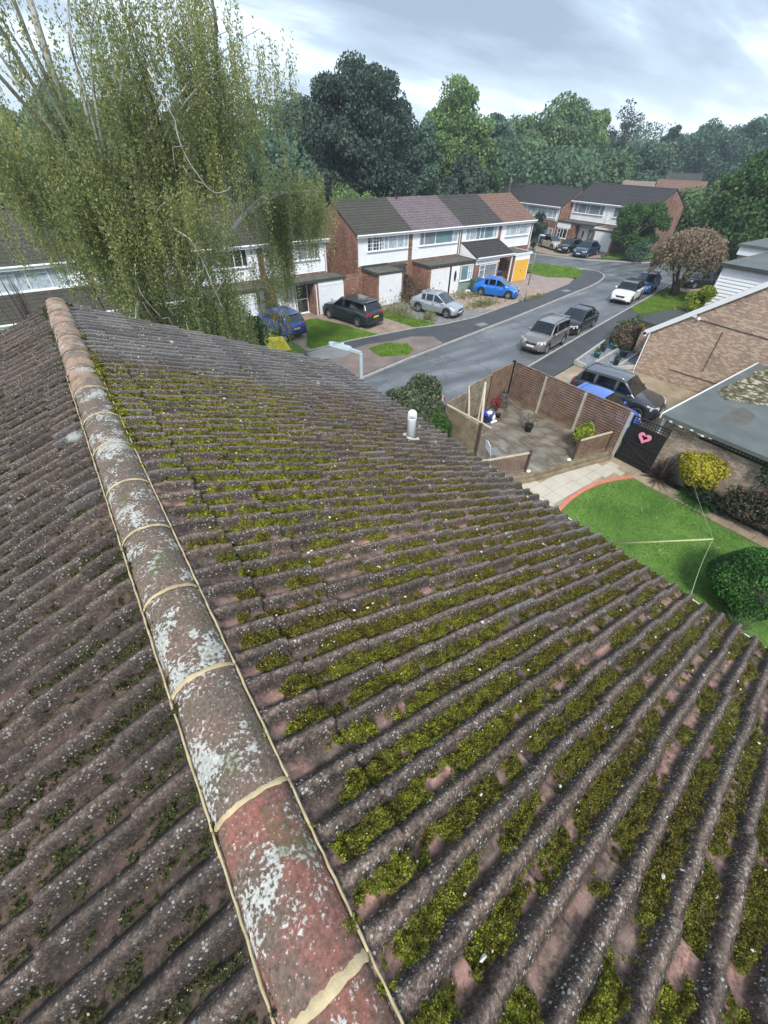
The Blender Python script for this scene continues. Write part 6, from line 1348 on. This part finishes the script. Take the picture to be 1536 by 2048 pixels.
        mb.build('tail_light', MT['redlens'], e_)
        mb = MB(); mb.blob((wb-0.30, s_*(W/2+0.06), zb_+0.06), (0.075, 0.11, 0.075), 10); mb.bar((wb-0.27, s_*(W/2-0.1), zb_), (wb-0.27, s_*(W/2+0.02), zb_+0.03), 0.04); mb.build('door_mirror', pm, e_, True)
        mb = MB()
        for dx in (0.0, -0.235*L): mb.box(0.0+dx-0.02, 0.14+dx, s_*(hw(dx)*0.985)-0.012, s_*(hw(dx)*0.985)+0.024, zb_*0.86, zb_*0.885)
        for dx in (-0.035*L+0.19, 0.19*L, -0.235*L+0.15): 
            mb.bar((dx, s_*(W/2*0.997+0.0), cl+0.14), (dx+0.02, s_*(W/2*0.955+0.006), zb_*0.97), 0.012, 0.012)
        mb.build('door_trim', MT['trim'], e_)
        if rails:
            mb = MB(); yy = s_*W*0.33; mb.tube([(wt-0.05, yy, H*0.965), (wt-0.25, yy, H+0.025), (0, yy, H+0.035), (rt*0.7, yy, H+0.02), (rt+0.02, yy, H*0.955)], 0.02, 6); mb.build('roof_rail', MT['chrome'] if rails == 'chrome' else MT['trim'], e_, True)
    mb = MB(); mb.box(hl+0.012, hl+0.03, -0.26, 0.26, gz-0.14, gz-0.03); mb.build('number_plate', MT[plates[0]], e_)
    mb = MB(); mb.box(-hl-0.035, -hl-0.018, -0.26, 0.26, P['tail']*H*0.66, P['tail']*H*0.66+0.11); mb.build('number_plate', MT[plates[1]], e_)
    mb = MB(); mb.box(-hl-0.03, -hl+0.06, -W*0.42, W*0.42, cl+0.06, cl+0.24); mb.build('rear_bumper', MT['trim'], e_, bevel=0.03)
    mb = MB(); mb.box(rt-0.16, rt+0.02, -W*0.33, W*0.33, H*0.955, H*0.978); mb.build('spoiler', rm, e_, bevel=0.008)
    mb = MB()
    for s_ in (0.35, -0.15): mb.bar((wb-0.07, W*s_, ztop(wb)+0.035), (wb-0.30, W*(s_-0.25), ztop(wb)+0.16), 0.014, 0.014)
    mb.build('wiper', MT['black'], e_)
    return e_
RZ_ = -0.02
g1 = 'cars parked on the driveways'; g2 = 'cars parked along the road'; g3 = 'cars before the far terrace'
car('bright blue small SUV seen from behind under the birch branches', (11.7, 28.6), 98, 4.1, 1.77, 1.62, ('bright_blue', (0.012, 0.07, 0.42)), 'suv', group=g1, z=ZN, rim='alloydark')
car('black-green large SUV seen from behind on the drive before the white garage', (17.35, 28.2), 104, 4.9, 1.98, 1.74, ('black_green', (0.018, 0.028, 0.032)), 'suv', group=g1, z=ZN)
car('silver crossover on the grey gravel drive', (24.2, 26.2), -71, 4.2, 1.8, 1.54, ('silver', (0.42, 0.46, 0.48)), 'hatch', group=g1, z=ZN, metallic=0.6)
car('bright blue hatchback on the pink gravel', (32.35, 27.35), -60, 4.03, 1.72, 1.47, ('azure', (0.005, 0.15, 0.56)), 'hatch', group=g1, z=ZN, trim=False)
car('boxy brown-silver SUV with roof rails, nearest of the cars parked along the road', (25.7, 16.75), 192, 4.22, 1.79, 1.69, ('brown_silver', (0.27, 0.245, 0.235)), 'boxy', group=g2, z=RZ_, rails=True, metallic=0.6)
car('black hatchback parked behind the boxy brown-silver SUV', (30.9, 17.85), 191, 4.3, 1.78, 1.47, ('black', (0.012, 0.012, 0.016)), 'hatch', group=g2, z=RZ_, trim=False)
car('white small car with black roof parked before the verge tree', (41.9, 20.2), 193, 4.1, 1.78, 1.56, ('white', (0.78, 0.79, 0.80)), 'mini', roof=('black', (0.012, 0.012, 0.016)), group=g2, z=RZ_, metallic=0.0, rim='alloydark')
car('blue car behind the white small car, partly under the brown tree', (46.9, 21.2), 193, 4.2, 1.76, 1.55, ('mid_blue', (0.02, 0.13, 0.42)), 'hatch', group=g2, z=RZ_, trim=False)
car('dark grey SUV with silver roof rails on the drive beside the bungalow', (21.55, 8.95), -82, 4.48, 1.86, 1.64, ('dark_grey', (0.055, 0.058, 0.072)), 'suv', z=ZS, rails='chrome', metallic=0.5)
car('blue car close behind the trellis fence, only its roof showing', (19.15, 8.6), -84, 4.0, 1.72, 1.47, ('cornflower', (0.02, 0.14, 0.55)), 'hatch', z=ZS, trim=False, metallic=0.2)
car('pale silver-white car almost hidden by the leafy shrub', (11.35, 13.75), 191, 4.2, 1.76, 1.48, ('pale_silver', (0.55, 0.58, 0.60)), 'hatch', group=g2, z=RZ_, trim=False)
car('beige car, leftmost of the three before the far terrace', (57.2, 40.3), -106, 3.9, 1.72, 1.46, ('beige', (0.42, 0.37, 0.29)), 'mini', roof=('black', (0.012, 0.012, 0.016)), group=g3, z=ZN, metallic=0.1)
car('black car, middle one before the far terrace', (57.3, 37.3), 178, 4.2, 1.76, 1.5, ('black', (0.012, 0.012, 0.016)), 'hatch', group=g3, z=ZN, plates=('plate_w', 'plate_y'))
car('dark blue people carrier, rightmost before the far terrace', (56.9, 34.6), 190, 4.6, 1.83, 1.62, ('blue_black', (0.02, 0.05, 0.11)), 'hatch', group=g3, z=ZN)
car('black car behind the brown-leaved tree', (53.2, 18.6), 150, 4.6, 1.83, 1.5, ('black', (0.012, 0.012, 0.016)), 'hatch', z=ZN)
car('white car beyond the brown-leaved tree near the right edge', (69.0, 23.5), 110, 4.4, 1.8, 1.5, ('white', (0.78, 0.79, 0.80)), 'hatch', z=0)
car('grey car beyond the brown-leaved tree near the white roof edge', (68.5, 21.0), 110, 4.4, 1.8, 1.5, ('dark_grey', (0.055, 0.058, 0.072)), 'hatch', z=0)
# ================================================================ TREES
def treecrown(seed, h, r, z0, nleaf, size, ncl, shape='round', cr=None, hollow=0.55):
    """leaf clumps on a rough crown; returns leaf verts and clump centres"""
    rng = np.random.default_rng(seed); C = []; cr = cr or r*0.34
    while len(C) < ncl:
        p = rng.uniform(-1, 1, 3)
        d = np.linalg.norm(p)
        if d > 1 or d < hollow*rng.random(): continue
        f = (p[2]+1)/2
        if shape == 'poplar': k = 0.55+0.45*math.sin(math.pi*min(1, f*1.05))
        elif shape == 'oak': k = 1.0-0.35*max(0, f-0.6)/0.4
        elif shape == 'low': k = 1.0
        else: k = 1.08-0.45*f
        C.append((p[0]*r*k, p[1]*r*k, z0+(h-z0)*(0.06+0.90*f)))
    C = np.array(C); cc = rng.integers(0, ncl, nleaf); rad = cr*(0.65+0.7*rng.random(ncl))[cc]
    d = rng.normal(size=(nleaf, 3)); d /= np.linalg.norm(d, axis=1)[:, None]; d[:, 2] *= 0.8
    P = C[cc] + d*(rad*(0.45+0.6*rng.random(nleaf)**0.6))[:, None]
    P[:, 2] = np.maximum(P[:, 2], 0.2)
    return leafquads(P, size, rng, d, 0.45, 1.35), C
def make_tree(name, label, cat, loc, h, r, z0, nleaf, size, ncl, mat, seed, shape='round', group=None, trunk=0.22, bark='bark', rz=0, cr=None, hollow=0.55):
    t = empty(name, loc, rz, label, cat, group)
    V, C = treecrown(seed, h, r, z0, nleaf, size, ncl, shape, cr, hollow); npmesh('crown', V, quadF(len(V)//4), FO[mat], t)
    mb = MB(); rg = random.Random(seed); n = 7
    mb.tube([(math.sin(k*1.3+seed)*0.12*k/n, math.cos(k*1.7)*0.12*k/n, h*0.86*k/n) for k in range(n+1)], [trunk*(1-0.85*k/n) for k in range(n+1)], 8)
    for c in C[::max(1, len(C)//16)]:
        zs = max(z0*0.7, c[2]*rg.uniform(0.45, 0.75)); mb.tube([(0, 0, zs), (c[0]*0.5, c[1]*0.5, zs+(c[2]-zs)*0.6), tuple(c)], [trunk*0.38, trunk*0.22, 0.02], 5)
    mb.build('trunk', MT[bark], t, True); return t
G = 'trees behind the terraces'
make_tree('tree', 'huge dark blue-green tree towering over the brick-gabled terrace house', 'tree', (33.2, 51, -0.2), 18.1, 6.5, 1.2, 80000, 0.21, 135, 'dark', 1, 'oak', G, 0.5, cr=1.45)
TR = [
 ('round green tree left of the huge dark one, behind the terrace roofs', 24.0, 52, 9.8, 5.0, 'blue', 'round'),
 ('bluish tall tree at the left between the birch and the huge dark tree', 38.5, 78, 15.8, 6.5, 'blue', 'round'),
 ('pale green tree top just left of the huge dark tree', 43.5, 77, 15.8, 3.2, 'light', 'poplar'),
 ('bluish green tree just right of the huge dark one', 44.5, 55, 13.6, 4.6, 'blue', 'round'),
 ('tall pale green ash tree right of the huge dark tree', 53.4, 58, 17.4, 6.6, 'light', 'poplar'),
 ('mid green tree below and right of the pale ash', 59.5, 57, 11.3, 4.2, 'mid', 'round'),
 ('dark green tree behind the purple-roofed house', 50.0, 51, 9.2, 4.6, 'dark', 'round'),
 ('bluish green tree behind the dark roof porch house', 68.5, 64, 13.8, 5.5, 'blue', 'round'),
 ('full green tree above the far terrace ridge', 76.0, 62, 12.4, 5.5, 'mid', 'round'),
 ('dusky green tree right of the mid gap', 83.5, 70, 14.6, 5.5, 'mid', 'round'),
 ('tall feathery green poplar above the far dark roof', 90.5, 68, 18.4, 8.2, 'mid', 'poplar'),
 ('shorter pale poplar beside the tall feathery one', 103.0, 70, 16.6, 5.6, 'light', 'poplar'),
 ('pale slim tree with light leaves right of the poplars', 110.0, 73, 17.4, 4.4, 'light', 'poplar'),
 ('sparse twiggy dark tree standing above the right treeline', 121.0, 72.5, 19.0, 5.4, 'dark', 'oak'),
 ('rounded green tree behind the buff-roofed house', 97.0, 58, 10.5, 5.0, 'mid', 'round'),
 ('bushy green tree beyond the distant houses', 112.0, 60, 12.0, 5.5, 'blue', 'round'),
 ('small dark far tree poking over the right treeline', 150.0, 76, 16.0, 4.5, 'dark', 'poplar'),
 ('wide blue-green tree at the far right skyline', 154.0, 68, 16.6, 9.0, 'blue', 'round'),
 ('tall dark-blue tree at the right edge of the skyline', 150.0, 58, 17.2, 9.0, 'blue', 'round'),
 ('green tree peeping left of the birch above the roof', -6.0, 47, 9.5, 5.0, 'mid', 'round'),
 ('dark tree at the left edge above the brown roof', 0.5, 46, 9.0, 4.6, 'dark', 'round'),
 ('tree between birch branches, behind the hidden house', 8.0, 50, 12.5, 5.5, 'mid', 'round'),
 ('tree behind the dark-curtained house', 16.0, 52, 12.8, 5.8, 'dark', 'round'),
]
for i, (lb, x, y, h, r, m, s_) in enumerate(TR):
    far = math.hypot(x, y); sz = 0.25 if far < 90 else 0.36
    sparse = 'sparse' in lb
    make_tree('tree', lb, 'tree', (x, y, -0.2), h+0.2, r*0.82, 1.2 if not sparse else 6.5, 2600 if sparse else int(min(40000, r*h*520)), sz*(0.8 if sparse else 1), 26 if sparse else 95, m, 100+i, s_, G, 0.28, cr=r*0.23, hollow=0.4)
make_tree('tree', 'big dark green garden tree at the right edge above the bungalow', 'tree', (65.5, 21.2, 0), 11.2, 4.6, 0.6, 42000, 0.24, 90, 'bush', 60, 'round', None, 0.35, cr=1.5)
make_tree('tree', 'smaller green tree left of the big right-edge one', 'tree', (75, 32, 0), 6.5, 2.8, 0.6, 16000, 0.24, 60, 'mid', 61, 'round', None, 0.28, cr=1.3)
make_tree('bush', 'bright green rounded bush with pale bare stems before the far terrace', 'bush', (60.6, 30.9, 0), 5.8, 2.9, 1.4, 20000, 0.15, 60, 'bush', 62, 'low', None, 0.16, 'palewood', cr=0.7)
make_tree('bush', 'blue-green low bush at the foot of the bright green one', 'bush', (59.3, 29.1, 0), 2.2, 1.1, 0.2, 4000, 0.12, 24, 'blue', 63, 'low', None, 0.06, cr=0.5)
make_tree('conifer', 'dark narrow conifer beside the yellow-garage house', 'conifer', (52.2, 39.3, 0), 4.5, 1.0, 0.3, 7000, 0.12, 40, 'dark', 64, 'poplar', None, 0.1, cr=0.4)
make_tree('bush', 'yellow-green clipped conifer against the white boards', 'conifer', (34.3, 11.65, 0), 4.2, 1.0, 0.1, 7000, 0.09, 40, 'lime', 65, 'poplar', None, 0.1, cr=0.35)
make_tree('hedge', 'green hedge between the far terrace gable and the big tree', 'hedge', (77, 36.5, 0), 5.2, 3.4, 0.5, 12000, 0.2, 40, 'bush', 66, 'low', None, 0.15, cr=0.9)
make_tree('bush', 'pale green bush tops peeping over the mossy ridge of the gabled house', 'bush', (26.6, 42.5, 0), 7.5, 2.6, 3.0, 9000, 0.13, 40, 'light', 67, 'low', None, 0.12, cr=0.7)
make_tree('shrub', 'dark straggly shrub between garage and door', 'shrub', (24.7, 31.0, 0), 1.9, 0.75, 0.2, 2500, 0.09, 20, 'hedgebrown', 68, 'low', None, 0.05, cr=0.35)
# brown weeping verge tree
bt = empty('tree', (47.2, 18.5, 0.05), 0, 'dome-shaped tree with browning leaves and dark trunk on the verge', 'tree')
rng = np.random.default_rng(70); n = 700; t = rng.uniform(0, 2*np.pi, n); rr_ = 2.75*np.sqrt(rng.random(n)); top = 2.3+2.9*np.sqrt(np.clip(1-(rr_/2.95)**2, 0, 1))
ln = rng.uniform(0.5, 1.9, n)*(0.45+0.7*rr_/2.75); k = 30; f = rng.random((n, k))
P = np.stack([np.cos(t)[:, None]*(rr_[:, None]+0.25*f)+0*f, np.sin(t)[:, None]*(rr_[:, None]+0.25*f), top[:, None]-ln[:, None]*f], -1).reshape(-1, 3)+rng.normal(size=(n*k, 3))*0.10
P = P[P[:, 2] > 1.1]; up_ = P[:, 2] > 3.4-0.5*P[:, 0]*0.2 
rb_ = rng.random(len(P)); isb = rb_ < np.clip((P[:, 2]-1.9)/2.2 - 0.10*P[:, 1]*0 + 0.25*(P[:, 1] > 0.5), 0.12, 0.9)
npmesh('crown', leafquads(P[isb], 0.12, rng, None, 0, 1.8, 0.6), quadF(isb.sum()), FO['brown'], bt)
gm = foliage('olive_brown_leaves', [(0.0, (0.06, 0.065, 0.035)), (0.5, (0.12, 0.125, 0.065)), (1.0, (0.24, 0.22, 0.14))], 0.3, 0.8)
c2_ = npmesh('lower_crown', leafquads(P[~isb], 0.13, rng, None, 0, 1.7, 0.5), quadF((~isb).sum()), gm, bt)
mb = MB(); rg = random.Random(3)
for i in range(6):
    a = i*1.05; mb.tube([(0.18*math.cos(a), 0.18*math.sin(a), -0.1), (0.22*math.cos(a), 0.22*math.sin(a), 0.7), (0.6*math.cos(a), 0.6*math.sin(a), 1.6), (1.3*math.cos(a), 1.3*math.sin(a), 3.0)], [0.22, 0.17, 0.10, 0.04], 7)
mb.build('trunk', MT['bark'], bt, True)
mb = MB()
for i in range(170):
    a = rg.uniform(0, 6.28); r_ = 2.7*math.sqrt(rg.random()); z_ = 2.2+2.95*math.sqrt(max(0, 1-(r_/2.95)**2)); mb.tube([(r_*0.35*math.cos(a), r_*0.35*math.sin(a), z_*0.6), (r_*0.8*math.cos(a), r_*0.8*math.sin(a), z_), (r_*1.06*math.cos(a), r_*1.06*math.sin(a), z_-0.5-rg.random())], [0.022, 0.014, 0.006], 4)
mb.build('twigs', MT['twig'], bt)
FO['wood'] = foliage('woodland_leaves', [(0.0, (0.04, 0.08, 0.05)), (0.35, (0.085, 0.15, 0.085)), (0.7, (0.13, 0.21, 0.11)), (1.0, (0.22, 0.32, 0.15))], 0.3, 0.09)
# far woodland mass
rng = np.random.default_rng(80); n = 430000
x = rng.uniform(-60, 420, n); yb_ = 62+0.10*np.maximum(x-60, 0)+6*np.sin(x*0.06); row = rng.integers(0, 3, n); y = yb_+row*11+rng.normal(size=n)*3.2
lump = np.abs(np.sin(x*0.33+row*2.1+1.3*np.sin(x*0.071)))**0.6; hh = (10.2+row*1.9)*(0.70+0.32*lump)*(0.82+0.36*vnoise(x*0.11, row*3.3, 5))+0.012*np.maximum(x-60, 0)
z = hh*(rng.random(n)**0.55); y += (1-lump)*3.4
npt = np.stack([x, y, z], 1)
wd = npmesh('woodland', leafquads(npt, 0.42, rng, np.tile([-0.3, -0.8, 0.5], (n, 1)), 0.35, 1.3), quadF(n), FO['wood']); tag(wd, 'mass of woodland trees behind all the houses', kind='stuff')
# a dark ground-level understorey so that no horizon shows between the trunks
rng = np.random.default_rng(81); n = 26000; x = rng.uniform(-25, 170, n); y = 43.5+np.maximum(x-40, 0)*0.19+rng.normal(size=n)*1.2+(x > 44)*6; z = rng.uniform(0, 4.6, n)*(0.7+0.3*np.sin(x*0.8))
ok = ~((x > 44) & (x < 68) & (y < 62)); npt = np.stack([x, y, z], 1)[ok]
us = npmesh('undergrowth', leafquads(npt, 0.5, rng, np.tile([-0.3, -0.8, 0.5], (len(npt), 1)), 0.35, 1.3), quadF(len(npt)), FO['dark']); tag(us, 'dark undergrowth at the foot of the trees behind the terraces', kind='stuff')
# ---------------------------------------------------------------- the weeping birch
bi = empty('birch_tree', (3.15, 18.0, 0), 0, 'tall weeping birch with yellowing leaves filling the upper left', 'tree')
rg = random.Random(12); rng = np.random.default_rng(12)
trunk = [(0, 0, -0.2), (-0.15, 0, 2.0), (-0.45, 0, 4.6), (-0.7, 0.05, 6.4), (-1.0, 0.1, 8.2), (-1.2, 0.15, 10.0), (-1.1, 0.2, 12.0), (-0.9, 0.3, 14.5), (-0.8, 0.3, 17)]
mb = MB(); mb.tube(trunk[:6], [0.30, 0.27, 0.24, 0.20, 0.15, 0.11], 10); tk = mb.build('trunk', MT['barkbirchdark'], bi, True)
mb = MB(); mb.tube(trunk[5:], [0.11, 0.085, 0.05, 0.02], 8)
br = []   # limbs: start, mid, end
def limb(p0, p1, lift, r0_, n=9, sag=0.0):
    p0, p1 = Vector(p0), Vector(p1); pts = []
    for k in range(n+1):
        f = k/n; q = p0.lerp(p1, f); q.z += lift*math.sin(math.pi*f)*0.9 + lift*0.3*f - sag*f*f
        q.x += 0.10*math.sin(f*7+p1.x*3)*f; q.y += 0.10*math.cos(f*6+p1.y*3)*f; pts.append(q)
    mb.tube(pts, [r0_*(1-0.82*k/n) for k in range(n+1)], 6); br.append(pts); return pts
def tp_(z):
    for a, b in zip(trunk, trunk[1:]):
        if a[2] <= z <= b[2]: f = (z-a[2])/(b[2]-a[2]); return tuple(a[i]+(b[i]-a[i])*f for i in range(3))
    return trunk[-1]
ends = [  # crown masses, local to the trunk foot: x, y, z
 (-3.9, -1.0, 10.3), (-3.5, 0.8, 9.4), (-3.2, -0.5, 12.5), (-2.6, 1.6, 11.6), (-2.2, -1.6, 12.4), (-1.6, -1.2, 9.6), (-0.6, -1.5, 11.6), (0.4, -1.2, 12.6), (0.3, 1.4, 13.2),
 (1.2, -1.0, 10.4), (1.6, 0.6, 9.6), (1.3, 1.7, 11.2), (2.2, -0.8, 12.9), (3.0, 0.4, 12.4), (3.5, -0.6, 11.4), (3.2, 1.3, 10.6), (4.1, 0.8, 12.3), (4.6, 0.1, 11.6), (2.6, 0.5, 13.4), (3.8, 0.2, 13.2), (5.1, 0.2, 12.4), (5.3, 0.2, 11.2), (4.6, 0.3, 10.4),
 (-1.0, -1.9, 8.3), (0.5, -1.8, 8.4), (2.0, -0.2, 8.6), (-2.4, -1.3, 8.8), (-3.0, 0.4, 8.6), (-0.2, 1.8, 9.2), (1.0, 0.0, 7.4), (-1.4, 1.2, 7.8)]
for (x, y, z_) in ends:
    limb(tp_(max(3.8, z_*0.62)), (x, y, z_), 1.0, 0.06)
low = [(2.9, 1.5, 6.6), (4.8, 2.4, 8.1), (6.8, 2.9, 8.3), (8.4, 3.3, 8.3), (3.6, 2.8, 6.9), (6.0, 3.9, 7.6), (-1.6, -0.6, 6.2), (-2.0, 0.3, 6.0), (0.8, -0.8, 5.6), (1.8, 0.6, 5.9), (2.6, 0.2, 5.2), (0.2, 1.0, 5.4)]
main = [Vector(q) for q in ((-0.4, 0.1, 4.4), (1.4, 0.9, 5.8), (3.0, 1.8, 7.0), (4.2, 2.5, 7.7), (6.2, 3.0, 8.4), (8.2, 3.3, 8.3))]
mb.tube(main, [0.12, 0.10, 0.085, 0.07, 0.05, 0.02], 8); br.append(main)
for (x, y, z_) in low: limb(tp_(4.4) if x < 2.8 else tuple(main[2 if x < 4 else 3]), (x, y, z_), 0.35, 0.06)
# a few bare white limbs that catch the eye
for pts, r_ in ((((0.9, -1.6, 11.4), (1.15, -1.9, 10.6), (1.2, -2.0, 9.9), (1.45, -2.0, 9.3), (1.75, -2.0, 8.9), (2.1, -2.0, 8.85), (2.5, -1.9, 9.0)), 0.026), (((0.4, -2.0, 8.0), (0.75, -2.1, 7.7), (0.95, -2.2, 7.1), (1.1, -2.2, 6.3), (1.35, -2.2, 5.4)), 0.03),
                (((-1.0, -2.0, 7.2), (-1.15, -2.1, 6.6), (-1.0, -2.1, 6.1), (-0.7, -2.1, 5.5)), 0.025), (((-1.3, -2.0, 6.2), (-1.55, -2.1, 5.7), (-1.75, -2.1, 5.1)), 0.035), (((1.9, -0.5, 13.0), (2.1, -0.6, 12.2), (2.6, -0.6, 11.6)), 0.04)):
    Q_ = []
    for k in range(len(pts)-1):
        p0, p1, p2, p3 = [Vector(pts[min(max(k+j, 0), len(pts)-1)]) for j in (-1, 0, 1, 2)]
        for f in (0, .25, .5, .75):
            v_ = 0.5*((2*p1)+(p2-p0)*f+(2*p0-5*p1+4*p2-p3)*f*f+(3*p1-p0-3*p2+p3)*f**3); Q_.append(v_+Vector((rg.uniform(-.02, .02), rg.uniform(-.02, .02), rg.uniform(-.015, .015))))
    mb.tube(Q_, [r_*0.85*(1-0.75*k/len(Q_)) for k in range(len(Q_))], 6)
    for q in Q_[2::3]: mb.tube([q, q+Vector((rg.uniform(-.3, .3), rg.uniform(-.2, .2), rg.uniform(-.1, .1))), q+Vector((rg.uniform(-.5, .5), rg.uniform(-.3, .3), -rg.uniform(.3, .8)))], [0.012, 0.008, 0.004], 4)
lb_ = mb.build('limbs', MT['barkbirch'], bi, True)
# leading bare stems at the top left
mb = MB()
for a, b, c_ in (((-1.2, 0.1, 9.0), (-1.7, 0, 11.0), (-2.4, 0, 14.0)), ((-1.2, 0, 9.2), (-2.3, -0.2, 11.0), (-3.6, -0.3, 13.2)), ((-1.1, 0, 9.6), (-1.4, 0, 11.6), (-1.5, 0, 15)), ((1.2, 0, 10), (1.1, 0, 12), (0.9, 0, 14.5)), ((2.6, 0, 9.8), (2.8, 0, 12), (2.9, 0, 15)), ((3.2, 0.2, 11), (3.6, 0.2, 12.6), (3.6, 0, 15))):
    mb.tube([a, b, c_], [0.07, 0.05, 0.025], 7)
mb.build('upper_stems', MT['barkbirchdark'], bi, True)
# hanging strands
Pl = []; Ps = []
def hang(q, L_, dens=1.0, drift=(0, 0), tw=None):
    if q[2] > 10.7 and q[0] < -0.3 and rng.random() < 0.74: return
    if q[2] > 10.9 and 1.35 < q[0] < 2.2 and rng.random() < 0.75: return
    m = max(4, int(L_*27*dens)); f = (np.arange(m)+rng.random(m))/m
    sx, sy = rng.normal()*0.07+drift[0], rng.normal()*0.07+drift[1]
    p = np.stack([q[0]+sx*f*L_*0.3+0.02*np.sin(f*9), q[1]+sy*f*L_*0.3, q[2]+0.12*np.sin(f*3.0)*0.4-f*L_], 1)
    Pl.append(p+rng.normal(size=p.shape)*0.045)
    if rng.random() < 0.12: Ps.append([tuple(p[0]), tuple(p[m//2]), tuple(p[-1])])
def column(c, L_, n_, wx=0.16, dens=1.0):
    """one drooping spray: many fine strands falling close together"""
    for _ in range(n_): hang(np.array(c)+rng.normal(size=3)*np.array([wx, wx, 0.22]), L_*rng.uniform(0.35, 1.05), dens)
for bi_, pts in enumerate(br):
    if bi_ < len(ends):
        x, y, z_ = ends[bi_]
        for s_ in range(19):
            k = rng.integers(3, len(pts)); q = np.array(pts[k])+rng.normal(size=3)*np.array([0.5, 0.6, 0.3]); L_ = rng.uniform(1.2, 3.0)
            if x > 1.9: L_ = min(L_, max(0.7, q[2]-8.3+rng.normal()*0.25))
            column(q, L_, 9, rng.uniform(0.07, 0.2))
    elif bi_ == len(ends):
        for s_ in range(10): k = rng.integers(2, len(pts)); column(np.array(pts[k])+rng.normal(size=3)*0.15, rng.uniform(0.3, 0.9), 5)
    else:
        for s_ in range(6):
            k = rng.integers(3, len(pts)); q = np.array(pts[k])+rng.normal(size=3)*np.array([0.3, 0.35, 0.2]); column(q, rng.uniform(0.5, 1.6), 7, 0.14)
for cx, cy, cz, wx, wy, n_, L_ in ((0.9, -1.2, 6.6, 0.5, 0.5, 9, 3.0), (1.5, -0.6, 5.8, 0.5, 0.5, 12, 3.4), (2.4, 0.2, 5.6, 0.45, 0.5, 12, 3.4), (6.2, 3.3, 7.9, 0.30, 0.4, 36, 4.8), (7.1, 3.4, 8.2, 0.4, 0.4, 34, 3.0), (5.3, 3.2, 8.0, 0.35, 0.5, 10, 2.4), (8.2, 3.5, 8.1, 0.3, 0.4, 26, 2.4), (6.6, 3.2, 8.9, 0.7, 0.4, 12, 1.2), (4.6, 2.4, 6.2, 0.4, 0.4, 12, 3.4), (5.3, 2.8, 4.6, 0.35, 0.4, 8, 2.4), (2.4, 0.8, 4.2, 0.7, 0.6, 12, 2.6), (3.3, 1.8, 3.4, 0.5, 0.6, 8, 1.9), (3.4, 1.5, 5.6, 0.4, 0.4, 5, 1.8),
        (-0.9, -0.4, 6.6, 0.4, 0.6, 8, 2.4), (-1.9, 0.0, 7.4, 0.5, 0.6, 8, 1.9), (0.0, -1.0, 5.2, 0.5, 0.5, 8, 2.2), (-0.4, -1.8, 8.0, 0.7, 0.4, 12, 2.6), (1.2, -1.6, 8.4, 0.8, 0.4, 13, 2.6), (-2.2, -1.2, 9.2, 0.9, 0.5, 15, 2.4), (-3.3, -0.8, 10.0, 0.5, 0.5, 11, 2.6), (3.0, -0.2, 10.2, 0.9, 0.5, 10, 2.0), (2.2, -0.6, 9.6, 0.8, 0.5, 10, 1.5)):
    for s_ in range(n_): column(np.array([cx, cy, cz])+rng.normal(size=3)*np.array([wx, wy, 0.4]), L_*rng.uniform(0.5, 1.0), 8, rng.uniform(0.07, 0.18))
P = np.concatenate(Pl); P = P[P[:, 2] > 0.3]
# nothing may pass through the roof of the house under the camera
P = P[(P[:, 1] > -10.4)]
o = npmesh('crown', leafquads(P, 0.037, rng, None, 0, 2.1, 0.9), quadF(len(P)), FO['birch'], bi)
print('birch leaves', len(P))
mb = MB()
for s_ in Ps: mb.tube(s_, 0.006, 3, caps=False)
mb.build('twigs', MT['barkbirchdark'], bi)
make_tree('bush', 'leafy green bush beneath the birch in front of the hidden house', 'bush', (6.0, 22.4, 0), 4.3, 1.9, 0.3, 12000, 0.10, 50, 'bush', 95, 'low', None, 0.1, cr=0.5)
yf = empty('shrub', (7.7, 24.0, 0), 0, 'yellow-green leafy shrub at the foot of the birch beside the tarpaulin', 'shrub'); leafball(yf, (0, 0, 1.3), (1.1, 0.9, 1.3), 5200, 0.11, 'lime', 90, shell=0.3)
mb = MB(); mb.tube([(0, 0, 0), (0, 0, 1.2)], 0.06, 6); mb.build('stems', MT['bark'], yf)
tw = empty('bush', (-0.9, 13.2, 0), 0, 'bare twiggy bush top standing over the far end of the ridge', 'bush'); mb = MB(); rg = random.Random(9)
for i in range(14):
    a = rg.uniform(0, 6.28); r_ = rg.uniform(0.1, 0.5); mb.tube([(0, 0, 0), (0.1*math.cos(a), 0.1*math.sin(a), 4.5), (r_*0.6*math.cos(a), r_*0.6*math.sin(a), 6.6), (r_*math.cos(a), r_*math.sin(a), 7.4+rg.random()*0.4)], [0.05, 0.03, 0.014, 0.005], 5)
mb.build('twigs', MT['bark'], tw); leafball(tw, (-0.4, 0, 5.6), (0.8, 0.8, 0.9), 260, 0.06, 'birch', 91, shell=0.2)
# ================================================================ HAZE
HZ = 0.0008
mb = MB(); mb.box(-700, 700, -700, 700, -1.3, 24.0)
m = bpy.data.materials.new('haze_air'); m.use_nodes = True; t = m.node_tree; t.nodes.clear(); o_ = t.nodes.new('ShaderNodeOutputMaterial'); v = t.nodes.new('ShaderNodeVolumePrincipled')
v.inputs['Density'].default_value = HZ; v.inputs['Color'].default_value = (0.72, 0.84, 0.95, 1); v.inputs['Anisotropy'].default_value = 0.1; t.links.new(v.outputs[0], o_.inputs['Volume'])
hz_ = mb.build('haze', m); tag(hz_, kind='stuff')
# rough ground-mesh name hygiene
for me in bpy.data.meshes: me.name = me.name
